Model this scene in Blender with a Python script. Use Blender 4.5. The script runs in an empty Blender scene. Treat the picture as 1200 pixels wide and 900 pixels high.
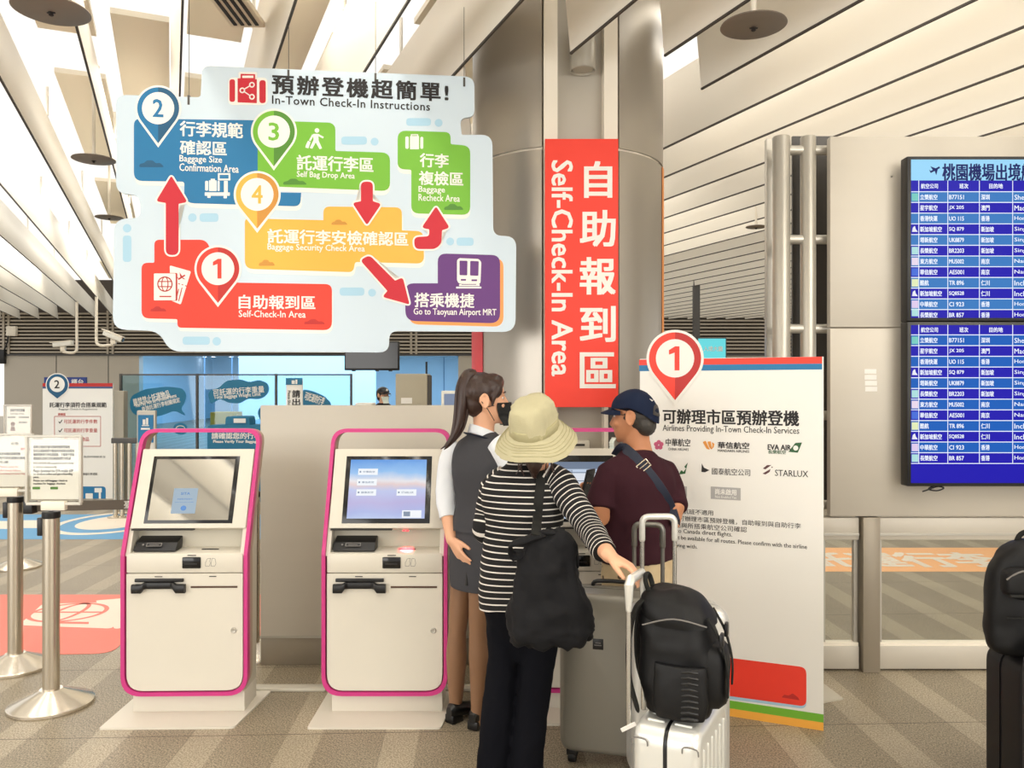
import bpy, bmesh, math, random
from mathutils import Vector, Matrix, noise
from mathutils.bvhtree import BVHTree
random.seed(4)
SC = bpy.context.scene
COL = SC.collection
PI = math.pi

# ------------------------------------------------------------------ camera, world, lamps, exposure
F = 940.0                                  # focal length in pixels of the 1200 x 900 frame
CAM_Z = 1.6
cd = bpy.data.cameras.new('camera'); cd.sensor_width = 36.0; cd.lens = F / 1200 * 36
cd.clip_start = 0.05
co = bpy.data.objects.new('camera', cd); COL.objects.link(co)
co.location = (0, 0, CAM_Z); co.rotation_euler = (PI / 2, 0, 0)
SC.camera = co
SC.view_settings.view_transform = 'Standard'; SC.view_settings.look = 'None'
SC.view_settings.gamma = 1.0; SC.view_settings.use_curve_mapping = False
SC.view_settings.exposure = 0.03
SC.cycles.use_denoising = True
SC.cycles.max_bounces = 8
WORLD_STRENGTH = 1.1
w = bpy.data.worlds.new('hall_light'); SC.world = w; w.use_nodes = True
bg = w.node_tree.nodes['Background']; bg.inputs[0].default_value = (1.0, 0.965, 0.91, 1); bg.inputs[1].default_value = WORLD_STRENGTH


def area(name, loc, size, power, color=(1, 1, 1), rot=(0, 0, 0), sy=None):
    l = bpy.data.lights.new(name, 'AREA'); l.energy = power; l.color = color; l.size = size
    if sy: l.shape = 'RECTANGLE'; l.size_y = sy
    o = bpy.data.objects.new(name, l); COL.objects.link(o); o.location = loc; o.rotation_euler = rot
    return o


# added fill lights behind the viewer, brightening ceiling blades and fronts
area('fill_light_left', (-7.2, -4.4, 2.0), 9.0, 360, (1, 0.975, 0.94), (math.radians(104), 0, math.radians(-50)), 3.6)
area('fill_light_right', (5.0, -5.2, 2.4), 5.0, 190, (1, 0.97, 0.92), (math.radians(92), 0, math.radians(38)), 2.6)  # added fill for the standee and the right-hand side
# linear lamps in ceiling blade slots; right and rear rows added as fill
for k in list(range(-7, 3, 2)) + list(range(3, 13)):
    nn = 0.05 + 0.5 * k + 0.16
    for uu in (-5.0, 0.5, 7.0, 14.0):
        if uu < 0 and (k % 2 == 0 or k > 9): continue
        if k in (3, 4, 5) and uu == 0.5: continue      # the column stands in these slots
        area('slot_lamp', (0.9202 * nn - 0.3915 * (uu + 2.6), 0.3915 * nn + 0.9202 * (uu + 2.6), CAM_Z + 1.85 + 0.64), 0.16, (34 if uu < 0 else 25) if k < 3 else (36 if uu < 0 else 11), (1, 0.95, 0.86), (0, 0, math.atan2(0.3915, 0.9202)), 5.2)
area('ceiling_lamp_right', (3.2, 1.6, 3.38), 1.6, 30, (1, 0.95, 0.87), (math.radians(18), math.radians(18), 0), 1.0)
area('ticket_room_lamp', (-6.5, 29.0, 2.8), 11.0, 1150, (0.40, 0.68, 1.0), (0, 0, 0), 10.0)
area('ticket_room_lamp_front', (-6.5, 25.2, 2.8), 11.0, 330, (0.40, 0.68, 1.0), (0, 0, 0), 2.4)

# ------------------------------------------------------------------ helpers
WM = {}                                    # world matrix of each root


def P(px, py, d): return Vector(((px - 600) * d / F, d, CAM_Z - (py - 450) * d / F))
def G(px, py):
    d = CAM_Z * F / (py - 450); return Vector(((px - 600) * d / F, d, 0))


def lin(c):
    return tuple((x / 12.92 if x <= 0.04045 else ((x + 0.055) / 1.055) ** 2.4) for x in (v / 255 for v in c)) + (1,)


MATS = {}
def mat(name, rgb, rough=0.5, metal=0.0, var=0.0, vscale=8.0, bump=0.0, bscale=60.0, emit=0.0, spec=0.5, coat=0.0, stretch=None, alpha=1.0):
    if name in MATS: return MATS[name]
    m = bpy.data.materials.new(name); m.use_nodes = True; MATS[name] = m
    nt = m.node_tree; b = nt.nodes['Principled BSDF']
    c = lin(rgb)
    b.inputs['Base Color'].default_value = c; b.inputs['Roughness'].default_value = rough
    b.inputs['Metallic'].default_value = metal; b.inputs['Specular IOR Level'].default_value = spec
    if coat: b.inputs['Coat Weight'].default_value = coat
    if emit:
        b.inputs['Emission Color'].default_value = c; b.inputs['Emission Strength'].default_value = emit; b.inputs['Base Color'].default_value = tuple(x * 0.04 for x in c[:3]) + (1,); b.inputs['Specular IOR Level'].default_value = 0.12
    tc = nt.nodes.new('ShaderNodeTexCoord'); vec = tc.outputs['Object']
    if stretch:
        mp = nt.nodes.new('ShaderNodeMapping'); mp.inputs['Scale'].default_value = stretch
        nt.links.new(vec, mp.inputs[0]); vec = mp.outputs[0]
    if var:
        n = nt.nodes.new('ShaderNodeTexNoise'); n.inputs['Scale'].default_value = vscale; n.inputs['Detail'].default_value = 5
        nt.links.new(vec, n.inputs['Vector'])
        r = nt.nodes.new('ShaderNodeMixRGB'); r.inputs[1].default_value = tuple(x * (1 - var) for x in c[:3]) + (1,)
        r.inputs[2].default_value = tuple(min(1, x * (1 + var)) for x in c[:3]) + (1,)
        nt.links.new(n.outputs[0], r.inputs[0]); nt.links.new(r.outputs[0], b.inputs['Base Color'])
    if bump:
        n2 = nt.nodes.new('ShaderNodeTexNoise'); n2.inputs['Scale'].default_value = bscale; n2.inputs['Detail'].default_value = 3
        nt.links.new(vec, n2.inputs['Vector'])
        bp = nt.nodes.new('ShaderNodeBump'); bp.inputs['Strength'].default_value = bump; bp.inputs['Distance'].default_value = 0.01
        nt.links.new(n2.outputs[0], bp.inputs['Height']); nt.links.new(bp.outputs[0], b.inputs['Normal'])
    return m


def glass_mat(name, rgb, alpha=0.06, rough=0.03):
    if name in MATS: return MATS[name]
    m = bpy.data.materials.new(name); m.use_nodes = True; MATS[name] = m
    nt = m.node_tree; nt.nodes.remove(nt.nodes['Principled BSDF'])
    t = nt.nodes.new('ShaderNodeBsdfTransparent'); g = nt.nodes.new('ShaderNodeBsdfGlossy'); g.inputs['Roughness'].default_value = rough
    t.inputs[0].default_value = lin(rgb)
    x = nt.nodes.new('ShaderNodeMixShader'); x.inputs[0].default_value = alpha
    nt.links.new(t.outputs[0], x.inputs[1]); nt.links.new(g.outputs[0], x.inputs[2])
    nt.links.new(x.outputs[0], nt.nodes['Material Output'].inputs[0])
    return m


def BM(): return bmesh.new()


def obj(name, bm, mats, parent=None, smooth=True, angle=35, world=False, label=None, kind=None):
    """links a bmesh as one mesh object; world=True: its points are world points and get moved into the root's frame"""
    me = bpy.data.meshes.new(name)
    if isinstance(bm, bpy.types.Mesh): me = bm; me.name = name; me.materials.clear()
    else:
        bmesh.ops.recalc_face_normals(bm, faces=bm.faces[:]) if smooth is not None else None
        bm.to_mesh(me); bm.free()
    if not isinstance(mats, (list, tuple)): mats = [mats]
    for m in mats: me.materials.append(m)
    if smooth:
        me.shade_smooth(); me.set_sharp_from_angle(angle=math.radians(angle))
    o = bpy.data.objects.new(name, me); COL.objects.link(o)
    if parent is not None:
        o.parent = parent
        r = parent
        while r.parent is not None: r = r.parent
        if world: me.transform(WM[r.name].inverted())
    if label: o['label'] = label
    if kind: o['kind'] = kind
    return o


def tag(o, label, cat, group=None):
    o['label'] = label; o['category'] = cat
    if group: o['group'] = group
    return o


def thing(name, label, cat, loc=(0, 0, 0), rotz=0.0, group=None, matrix=None):
    o = bpy.data.objects.new(name, None); COL.objects.link(o); o.empty_display_size = 0.1
    M = matrix if matrix is not None else Matrix.Translation(Vector(loc)) @ Matrix.Rotation(rotz, 4, 'Z')
    o.matrix_world = M; WM[o.name] = M.copy()
    return tag(o, label, cat, group)


def struct(name, bm, m, parent=None, **k):
    o = obj(name, bm, m, parent, **k)
    if parent is None: o['kind'] = 'structure'
    return o


def kids(o): return [c for c in bpy.data.objects if c.parent == o]


def copy_tree(o, parent=None):
    c = o.copy(); COL.objects.link(c)
    if parent is not None: c.parent = parent
    for ch in kids(o): copy_tree(ch, c)
    return c


def clone(root, loc, rotz, label, group=None):
    c = copy_tree(root)
    M = Matrix.Translation(Vector(loc)) @ Matrix.Rotation(rotz, 4, 'Z')
    c.matrix_world = M; WM[c.name] = M; c['label'] = label
    if group: c['group'] = group
    return c


def box(bm, lo, hi, M=None, bev=0.0, seg=2, mi=0):
    r = bmesh.ops.create_cube(bm, size=1.0)
    vs = r['verts']; lo = Vector(lo); hi = Vector(hi); c = (lo + hi) / 2; s = hi - lo
    for v in vs: v.co = Vector((v.co.x * s.x, v.co.y * s.y, v.co.z * s.z)) + c
    fs = set(f for v in vs for f in v.link_faces)
    for f in fs: f.material_index = mi
    if bev:
        es = set(e for v in vs for e in v.link_edges)
        rr = bmesh.ops.bevel(bm, geom=list(es), offset=bev, segments=seg, affect='EDGES', profile=0.5)
        vs = list({v for f in rr['faces'] for v in f.verts} | {v for v in vs if v.is_valid})
        for v in vs:
            for f in v.link_faces: f.material_index = mi
        # bevelled cube: gather whole island
        seen = set(vs); st = list(vs)
        while st:
            v = st.pop()
            for e in v.link_edges:
                o = e.other_vert(v)
                if o not in seen: seen.add(o); st.append(o)
        vs = list(seen)
    if M is not None:
        for v in vs: v.co = M @ v.co
    return vs


def quad(bm, pts, mi=0):
    f = bm.faces.new([bm.verts.new(p) for p in pts]); f.material_index = mi; return f


def frame_of(d):
    d = d.normalized(); h = Vector((0, 0, 1)) if abs(d.z) < 0.9 else Vector((0, 1, 0))
    a = d.cross(h).normalized(); b = a.cross(d).normalized(); return a, b


def loft(bm, rings, seg=20, cap=True, mi=0, closed=False, ex=2.0):
    """rings: (centre, half axis A, half axis B)"""
    L = []
    for c, A, B in rings:
        row = []
        for i in range(seg):
            t = 2 * PI * i / seg; ct, st = math.cos(t), math.sin(t)
            x = math.copysign(abs(ct) ** (2 / ex), ct); y = math.copysign(abs(st) ** (2 / ex), st)
            row.append(bm.verts.new(Vector(c) + Vector(A) * x + Vector(B) * y))
        L.append(row)
    n = len(L)
    for k in range(n if closed else n - 1):
        a, b = L[k], L[(k + 1) % n]
        for i in range(seg):
            f = bm.faces.new((a[i], a[(i + 1) % seg], b[(i + 1) % seg], b[i])); f.material_index = mi
    if cap and not closed:
        bm.faces.new(L[0][::-1]).material_index = mi; bm.faces.new(L[-1]).material_index = mi
    return L


def smooth_path(pts, n=6):
    pts = [Vector(p) for p in pts]
    if len(pts) < 3: return pts
    out = []
    for i in range(len(pts) - 1):
        p0 = pts[max(i - 1, 0)]; p1 = pts[i]; p2 = pts[i + 1]; p3 = pts[min(i + 2, len(pts) - 1)]
        for k in range(n):
            t = k / n
            out.append(0.5 * ((2 * p1) + (p2 - p0) * t + (2 * p0 - 5 * p1 + 4 * p2 - p3) * t * t + (3 * p1 - p0 - 3 * p2 + p3) * t ** 3))
    out.append(pts[-1]); return out


def tube(bm, pts, rad, seg=12, mi=0, round_ends=False, closed=False, flat=1.0, up=None):
    """tube along points; rad a number or one per point"""
    pts = [Vector(p) for p in pts]; n = len(pts)
    rs = [rad] * n if isinstance(rad, (int, float)) else list(rad)
    T = []
    for i in range(n):
        if closed: t = pts[(i + 1) % n] - pts[i - 1]
        else: t = pts[min(i + 1, n - 1)] - pts[max(i - 1, 0)]
        T.append(t.normalized())
    a, b = frame_of(T[0])
    if up is not None: a = (up - T[0] * up.dot(T[0])).normalized(); b = T[0].cross(a)
    rings = []
    for i in range(n):
        a = (a - T[i] * a.dot(T[i])).normalized(); b = T[i].cross(a)
        rings.append((pts[i], a * rs[i], b * rs[i] * flat))
    if round_ends:
        c0, A0, B0 = rings[0]; c1, A1, B1 = rings[-1]; r0, r1 = rs[0], rs[-1]
        pre = [(c0 - T[0] * r0 * math.sin(q), A0 * math.cos(q), B0 * math.cos(q)) for q in (1.35, 0.95, 0.5)]
        post = [(c1 + T[-1] * r1 * math.sin(q), A1 * math.cos(q), B1 * math.cos(q)) for q in (0.5, 0.95, 1.35)]
        rings = pre + rings + post
    loft(bm, rings, seg, True, mi, closed)


def cyl(bm, p0, p1, r0, r1=None, seg=24, mi=0):
    tube(bm, [p0, p1], [r0, r0 if r1 is None else r1], seg, mi)


def lathe(bm, prof, c=(0, 0, 0), seg=40, M=None, mi=0):
    """prof: (radius, height) pairs"""
    c = Vector(c); rows = []
    for r, z in prof:
        row = []
        for i in range(seg):
            t = 2 * PI * i / seg; p = Vector((r * math.cos(t), r * math.sin(t), z))
            p = (M @ p if M is not None else p) + c
            row.append(bm.verts.new(p))
        rows.append(row)
    for a, b in zip(rows, rows[1:]):
        for i in range(seg):
            bm.faces.new((a[i], a[(i + 1) % seg], b[(i + 1) % seg], b[i])).material_index = mi
    bm.faces.new(rows[0][::-1]).material_index = mi; bm.faces.new(rows[-1]).material_index = mi


def ellipsoid(bm, c, r, M=None, seg=20, rings=14, mi=0):
    c = Vector(c); R = []
    for k in range(1, rings):
        t = PI * k / rings; R.append((math.sin(t), -math.cos(t)))
    def tr(p): return (M @ p if M is not None else p) + c
    rows = [[bm.verts.new(tr(Vector((r[0] * s * math.cos(2 * PI * i / seg), r[1] * s * math.sin(2 * PI * i / seg), r[2] * z)))) for i in range(seg)] for s, z in R]
    b = bm.verts.new(tr(Vector((0, 0, -r[2])))); t = bm.verts.new(tr(Vector((0, 0, r[2]))))
    for i in range(seg):
        bm.faces.new((b, rows[0][(i + 1) % seg], rows[0][i])).material_index = mi
        bm.faces.new((t, rows[-1][i], rows[-1][(i + 1) % seg])).material_index = mi
    for a, d in zip(rows, rows[1:]):
        for i in range(seg): bm.faces.new((a[i], a[(i + 1) % seg], d[(i + 1) % seg], d[i])).material_index = mi


def rpoly(pts, r, n=5):
    """2D polygon with rounded corners; r a number or one per corner"""
    out = []; N = len(pts); V2 = [Vector((p[0], p[1])) for p in pts]
    for i in range(N):
        a, b, c = V2[i - 1], V2[i], V2[(i + 1) % N]
        rr = r[i] if isinstance(r, (list, tuple)) else r
        rr = min(rr, (a - b).length * 0.48, (c - b).length * 0.48)
        if rr <= 1e-6: out.append(b); continue
        p = b + (a - b).normalized() * rr; q = b + (c - b).normalized() * rr
        for k in range(n + 1):
            t = k / n; s = 0.72                       # a bezier close to a circular arc
            w1 = 2 * (1 - t) * t * 1.0
            out.append(p * (1 - t) ** 2 + b * w1 + q * t * t)
    return out


def circ(cx, cy, r, n=36, ry=None): return [Vector((cx + r * math.cos(2 * PI * i / n), cy + (ry or r) * math.sin(2 * PI * i / n))) for i in range(n)]


def prism(bm, pts, z0, z1, mi=0):
    """2D polygon in XY extruded from z0 to z1 (z0 = z1: a flat face at that height)"""
    if abs(z1 - z0) < 1e-7:
        vs = [bm.verts.new((p[0], p[1], z0)) for p in pts]; f = bm.faces.new(vs); f.material_index = mi
        f.normal_update()
        if f.normal.z < 0: f.normal_flip()
        return
    a = [bm.verts.new((p[0], p[1], z0)) for p in pts]; b = [bm.verts.new((p[0], p[1], z1)) for p in pts]
    bm.faces.new(a[::-1]).material_index = mi; bm.faces.new(b).material_index = mi
    for i in range(len(a)):
        j = (i + 1) % len(a); bm.faces.new((a[i], a[j], b[j], b[i])).material_index = mi


TX = {}
def text_data(s, spacing=1.0):
    k = (s, spacing)
    if k not in TX:
        c = bpy.data.curves.new('lettering', 'FONT'); c.body = s; c.size = 1; c.resolution_u = 2; c.space_character = spacing
        o = bpy.data.objects.new('lettering', c); COL.objects.link(o)
        bpy.context.view_layer.update()
        dg = bpy.context.evaluated_depsgraph_get()
        me = bpy.data.meshes.new_from_object(o.evaluated_get(dg))
        vs = [v.co.copy() for v in me.vertices]; fs = [tuple(p.vertices) for p in me.polygons]
        bpy.data.objects.remove(o); bpy.data.curves.remove(c); bpy.data.meshes.remove(me)
        x0 = min(v.x for v in vs); x1 = max(v.x for v in vs); y0 = min(v.y for v in vs); y1 = max(v.y for v in vs)
        TX[k] = ([((v.x - x0) / (x1 - x0) - 0.5, (v.y - y0) / (y1 - y0) - 0.5) for v in vs], fs, (x1 - x0) / (y1 - y0))
    return TX[k]


def add_text(bm, s, cx, cy, w, h=None, z=0.0, bold=0.012, rot=0.0, mi=0, M=None, spacing=1.0):
    """lettering whose bounding box is centred on cx, cy and w wide, h high"""
    vs, fs, asp = text_data(s, spacing)
    if h is None: h = w / asp
    if w is None: w = h * asp
    cr, sr = math.cos(rot), math.sin(rot)
    hh = h / (1.05 if len(s) else 1)
    sh = [(0, 0)] if bold < 0.004 else ([(-1, 0), (1, 0)] if bold < 0.016 else [(-1, -0.7), (1, -0.7), (1, 0.7), (-1, 0.7)])
    bs = bold * hh * (1.0 if bold > 0.02 else 0.8); w -= 2 * bs; h -= 1.4 * bs
    for kk, (ox, oy) in enumerate(sh):
      nv = []
      for x, y in vs:
        X, Y = x * w + ox * bs, y * h + oy * bs; p = Vector((cx + X * cr - Y * sr, cy + X * sr + Y * cr, z + 0.00012 * kk))
        nv.append(bm.verts.new(M @ p if M is not None else p))
      for f in fs:
        try: bm.faces.new([nv[i] for i in f]).material_index = mi
        except ValueError: pass


class Board:
    """an upright flat sign: a root whose x runs along the board, y up and z out of its face"""
    def __init__(s, name, label, cat, p, yaw, group=None):
        ux = Vector((math.cos(yaw), math.sin(yaw), 0)); uy = Vector((0, 0, 1)); uz = ux.cross(uy)
        s.M = Matrix(((ux.x, uy.x, uz.x, p[0]), (ux.y, uy.y, uz.y, p[1]), (ux.z, uy.z, uz.z, p[2]), (0, 0, 0, 1)))
        s.root = thing(name, label, cat, matrix=s.M, group=group)
        s.inv = s.M.inverted(); s.n = uz; s.o = Vector(p)
    def uv(s, px, py):
        c = Vector((0, 0, CAM_Z)); d = Vector(((px - 600) / F, 1, -(py - 450) / F))
        t = (s.o - c).dot(s.n) / d.dot(s.n); q = s.inv @ (c + d * t); return Vector((q.x, q.y))
    def poly(s, pts): return [s.uv(p[0], p[1]) for p in pts]
    def sc(s, px, py): return (s.uv(px + 1, py) - s.uv(px, py)).x, (s.uv(px, py) - s.uv(px, py + 1)).y
    def text(s, bm, t, x0, y0, x1, y1, z, bold=0.012, rot=0.0, mi=0, spacing=1.0):
        """lettering in the rectangle measured at x0..x1, y0..y1"""
        c = s.uv((x0 + x1) / 2, (y0 + y1) / 2); kx, ky = s.sc((x0 + x1) / 2, (y0 + y1) / 2)
        W, H = (x1 - x0) * kx, (y1 - y0) * ky
        if abs(rot) > 1: W, H = H, W
        add_text(bm, t, c.x, c.y, W, H, z, bold, rot, mi, None, spacing)
    def each(s, name, shapes, m, z, parent=None): return [s.flat(name, [sh] if not isinstance(sh[0], list) else sh, m, z, parent) for sh in shapes]
    def flat(s, name, shapes, m, z, parent=None, thick=0.0, label=None, smooth=None):
        bm = BM()
        for sh in shapes: prism(bm, s.poly(sh), z, z + thick)
        return obj(name, bm, m, parent or s.root, smooth=smooth, label=label)


def remesh(bm, voxel, sm=4, fac=0.5, disp=0.0, dscale=12.0, dz=1.0):
    """fuses overlapping closed shapes into one continuous skin"""
    me = bpy.data.meshes.new('tmp'); bmesh.ops.recalc_face_normals(bm, faces=bm.faces[:]); bm.to_mesh(me); bm.free()
    o = bpy.data.objects.new('tmp', me); COL.objects.link(o)
    r = o.modifiers.new('r', 'REMESH'); r.mode = 'VOXEL'; r.voxel_size = voxel
    if sm:
        k = o.modifiers.new('s', 'SMOOTH'); k.iterations = sm; k.factor = fac
    bpy.context.view_layer.update()
    dg = bpy.context.evaluated_depsgraph_get()
    out = bpy.data.meshes.new_from_object(o.evaluated_get(dg))
    bpy.data.objects.remove(o); bpy.data.meshes.remove(me)
    if disp:
        ns = [v.normal.copy() for v in out.vertices]
        for v, n in zip(out.vertices, ns):
            q = Vector((v.co.x * dscale, v.co.y * dscale, v.co.z * dscale * dz))
            v.co += n * disp * (noise.noise(q) + 0.5 * noise.noise(q * 2.3))
    return out


def bvh(o):
    me = o.data; M = o.matrix_world.copy() if o.parent is None else WM[root_of(o).name]
    return BVHTree.FromPolygons([M @ v.co for v in me.vertices], [tuple(p.vertices) for p in me.polygons])


def root_of(o):
    while o.parent is not None: o = o.parent
    return o


def on_surface(tree, px, py, off, fallback):
    d = Vector(((px - 600) / F, 1, -(py - 450) / F)).normalized()
    h = tree.ray_cast(Vector((0, 0, CAM_Z)), d)
    return h[0] - d * off if h[0] is not None else P(px, py, fallback)
# ------------------------------------------------------------------ materials
CREAM = mat('cream_metal', (214, 208, 194), 0.42, var=0.02, vscale=3)
CREAM_D = mat('cream_metal_side', (196, 190, 174), 0.45)
PINK = mat('magenta_plastic', (196, 54, 126), 0.35)
TAUPE = mat('taupe_inner_band', (176, 156, 136), 0.5)
BLACK = mat('black_plastic', (18, 18, 20), 0.38)
DARK = mat('dark_slot', (38, 34, 32), 0.6)
CABLE = mat('black_rubber', (14, 14, 15), 0.6)
PART = mat('grey_panel_metal', (196, 189, 176), 0.42, metal=0.15, var=0.03, vscale=2, stretch=(1, 1, 6))
PART_D = mat('grey_kick_metal', (150, 140, 124), 0.4, metal=0.3, var=0.05, vscale=3)
STEEL = mat('brushed_steel', (205, 196, 180), 0.26, metal=0.9, var=0.05, vscale=20, stretch=(1, 1, 0.05))
STEEL_B = mat('spun_steel_base', (222, 214, 200), 0.22, metal=0.9)
PIPE = mat('satin_grey_pipe', (186, 182, 172), 0.36, metal=0.55)
PIPE_D = mat('dark_grey_plate', (86, 84, 82), 0.5, metal=0.4)
COLM = mat('column_metal', (170, 164, 154), 0.34, metal=0.7, var=0.03, vscale=3)
COLM2 = mat('column_recess', (188, 182, 170), 0.5, metal=0.2)
COLW = mat('column_channel', (240, 232, 216), 0.45, var=0.03, vscale=6)
WHITE = mat('white_paint', (240, 238, 230), 0.5)
BLADE = mat('ceiling_blade_white', (247, 242, 231), 0.45)
BLADE_E = mat('blade_edge_dark', (70, 64, 58), 0.6)
DECK = mat('ceiling_deck_cream', (238, 228, 208), 0.6)
LOUV = mat('louvre_slat_grey', (168, 158, 142), 0.4, metal=0.3)
LOUV_D = mat('louvre_gap_dark', (64, 56, 48), 0.8)
WALLP = mat('wall_panel_grey', (188, 180, 166), 0.5, var=0.03, vscale=1.5)
BOARD_W = mat('sign_white', (238, 236, 230), 0.5)
RED = mat('sign_red', (240, 62, 44), 0.5)
RED_D = mat('sign_dark_red', (188, 40, 36), 0.5)
CRIM = mat('sign_crimson', (200, 28, 48), 0.5)
BLUE = mat('sign_blue', (22, 116, 168), 0.5)
BLUE_D = mat('sign_dark_blue', (20, 86, 124), 0.5)
GREEN = mat('sign_green', (116, 184, 52), 0.5)
GREEN_D = mat('sign_dark_green', (78, 136, 44), 0.5)
ORANGE = mat('sign_orange', (250, 180, 72), 0.5)
ORANGE_D = mat('sign_dark_orange', (204, 142, 56), 0.5)
ORANGE2 = mat('sign_peach_orange', (246, 158, 84), 0.5)
PURPLE = mat('sign_purple', (98, 48, 122), 0.5)
SKYB = mat('sign_pale_blue', (206, 222, 234), 0.5)
PILL = mat('sign_mid_blue', (168, 208, 230), 0.5)
INK = mat('ink_black', (30, 28, 30), 0.6)
INKG = mat('ink_grey', (120, 116, 112), 0.6)
TEAL = mat('sticker_teal', (16, 112, 150), 0.5)
GLASS = glass_mat('clear_glass', (251, 253, 252), 0.04)
GLASSB = glass_mat('bluish_glass', (214, 236, 244), 0.05)
ACRYL = glass_mat('clear_acrylic', (252, 252, 250), 0.05)


# ------------------------------------------------------------------ the floor
def floor_mat():
    m = bpy.data.materials.new('granite_floor'); m.use_nodes = True; nt = m.node_tree; b = nt.nodes['Principled BSDF']
    N = nt.nodes.new; L = nt.links.new
    tc = N('ShaderNodeTexCoord'); mp = N('ShaderNodeMapping'); mp.inputs['Rotation'].default_value = (0, 0, math.radians(-2.4)); L(tc.outputs['Object'], mp.inputs[0])
    sx = N('ShaderNodeSeparateXYZ'); L(mp.outputs[0], sx.inputs[0])
    def mth(op, a, bb=None):
        n = N('ShaderNodeMath'); n.operation = op
        for i, v in enumerate((a, bb)):
            if v is None: continue
            if isinstance(v, (int, float)): n.inputs[i].default_value = v
            else: L(v, n.inputs[i])
        return n.outputs[0]
    # bands of lighter granite running away from the viewer
    fr = mth('FRACT', mth('DIVIDE', mth('ADD', sx.outputs[0], 40.03), 0.44))
    band = mth('LESS_THAN', fr, 0.36)
    # slab joints across and along
    jy = mth('LESS_THAN', mth('FRACT', mth('DIVIDE', mth('ADD', sx.outputs[1], 40.3), 0.88)), 0.006)
    jx = mth('MULTIPLY', mth('LESS_THAN', mth('FRACT', mth('DIVIDE', mth('ADD', sx.outputs[0], 40.03), 0.88)), 0.005), 0.5)
    joint = mth('MAXIMUM', jy, jx)
    n1 = N('ShaderNodeTexNoise'); n1.inputs['Scale'].default_value = 150; n1.inputs['Detail'].default_value = 4; n1.inputs['Roughness'].default_value = 0.75
    st = N('ShaderNodeMapping'); st.inputs['Scale'].default_value = (1.0, 0.7, 1); st.inputs['Rotation'].default_value = (0, 0, 0.6); L(tc.outputs['Object'], st.inputs[0]); L(st.outputs[0], n1.inputs['Vector'])
    n2 = N('ShaderNodeTexNoise'); n2.inputs['Scale'].default_value = 3.0; n2.inputs['Detail'].default_value = 4; L(tc.outputs['Object'], n2.inputs['Vector'])
    cr = N('ShaderNodeValToRGB'); e = cr.color_ramp.elements
    e[0].position = 0.40; e[0].color = lin((102, 91, 74)); e[1].position = 0.60; e[1].color = lin((190, 176, 150))
    cr2 = N('ShaderNodeValToRGB'); e = cr2.color_ramp.elements
    e[0].position = 0.38; e[0].color = lin((128, 116, 96)); e[1].position = 0.60; e[1].color = lin((208, 194, 168))
    L(n1.outputs[0], cr.inputs[0]); L(n1.outputs[0], cr2.inputs[0])
    mx = N('ShaderNodeMixRGB'); L(band, mx.inputs[0]); L(cr.outputs[0], mx.inputs[1]); L(cr2.outputs[0], mx.inputs[2])
    mv = N('ShaderNodeMixRGB'); mv.blend_type = 'MULTIPLY'; mv.inputs[0].default_value = 0.35; L(mx.outputs[0], mv.inputs[1]); L(n2.outputs[0], mv.inputs[2])
    mj = N('ShaderNodeMixRGB'); L(joint, mj.inputs[0]); L(mv.outputs[0], mj.inputs[1]); mj.inputs[2].default_value = lin((74, 62, 50))
    L(mj.outputs[0], b.inputs['Base Color']); b.inputs['Roughness'].default_value = 0.42
    bp = N('ShaderNodeBump'); bp.inputs['Strength'].default_value = 0.12; bp.inputs['Distance'].default_value = 0.002; L(n1.outputs[0], bp.inputs['Height']); L(bp.outputs[0], b.inputs['Normal'])
    return m


bm = BM(); box(bm, (-26, -6, -0.2), (26, 40, 0)); struct('floor', bm, floor_mat(), smooth=False)


def sticker_root(name, label, group=None): return thing(name, label, 'floor sticker', (0, 0, 0), group=group)
def gpoly(bm, pts, z=0.002, r=0.0, mi=0):
    pp = [G(*p).to_2d() for p in pts]; prism(bm, rpoly(pp, r) if r else pp, 0.0005, z, mi)


SALMON = mat('floor_sticker_salmon', (244, 128, 112), 0.55, var=0.04, vscale=30)
FBLUE = mat('floor_sticker_blue', (92, 158, 204), 0.55, var=0.04, vscale=30)
FORANGE = mat('floor_sticker_orange', (250, 184, 124), 0.55, var=0.04, vscale=30)
FWHITE = mat('floor_sticker_white', (238, 226, 210), 0.55, var=0.04, vscale=40)

s = sticker_root('floor_sticker', 'salmon red floor sticker with a white passport icon behind the left kiosk')
bm = BM(); gpoly(bm, [(-80, 697), (330, 697), (330, 745), (150, 745), (132, 766), (-90, 770)], r=0.12); obj('sticker_sheet', bm, SALMON, s, smooth=None)
bm = BM(); gpoly(bm, [(50, 708), (140, 706), (132, 737), (22, 733)], 0.003, r=0.05); gpoly(bm, [(112, 704), (150, 701), (150, 730), (140, 737), (134, 737)], 0.0028, r=0.03); obj('passport_icon', bm, FWHITE, s, smooth=None)
bm = BM(); c = G(80, 718)
for rx in (0.26, 0.10):
    n = 40; o = [(c.x + rx * math.cos(2 * PI * i / n), c.y + 0.24 * math.sin(2 * PI * i / n)) for i in range(n)]; q = [(c.x + (rx - 0.03) * math.cos(2 * PI * i / n), c.y + 0.21 * math.sin(2 * PI * i / n)) for i in range(n)]
    for i in range(n):
        j = (i + 1) % n; quad(bm, [(*o[i], 0.0042), (*o[j], 0.0042), (*q[j], 0.0042), (*q[i], 0.0042)])
quad(bm, [(c.x - 0.25, c.y - 0.015, 0.0044), (c.x + 0.25, c.y - 0.015, 0.0044), (c.x + 0.25, c.y + 0.015, 0.0044), (c.x - 0.25, c.y + 0.015, 0.0044)])
quad(bm, [(*G(52, 731).to_2d(), 0.0044), (*G(104, 732).to_2d(), 0.0044), (*G(104, 729.5).to_2d(), 0.0044), (*G(54, 729).to_2d(), 0.0044)])
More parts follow.
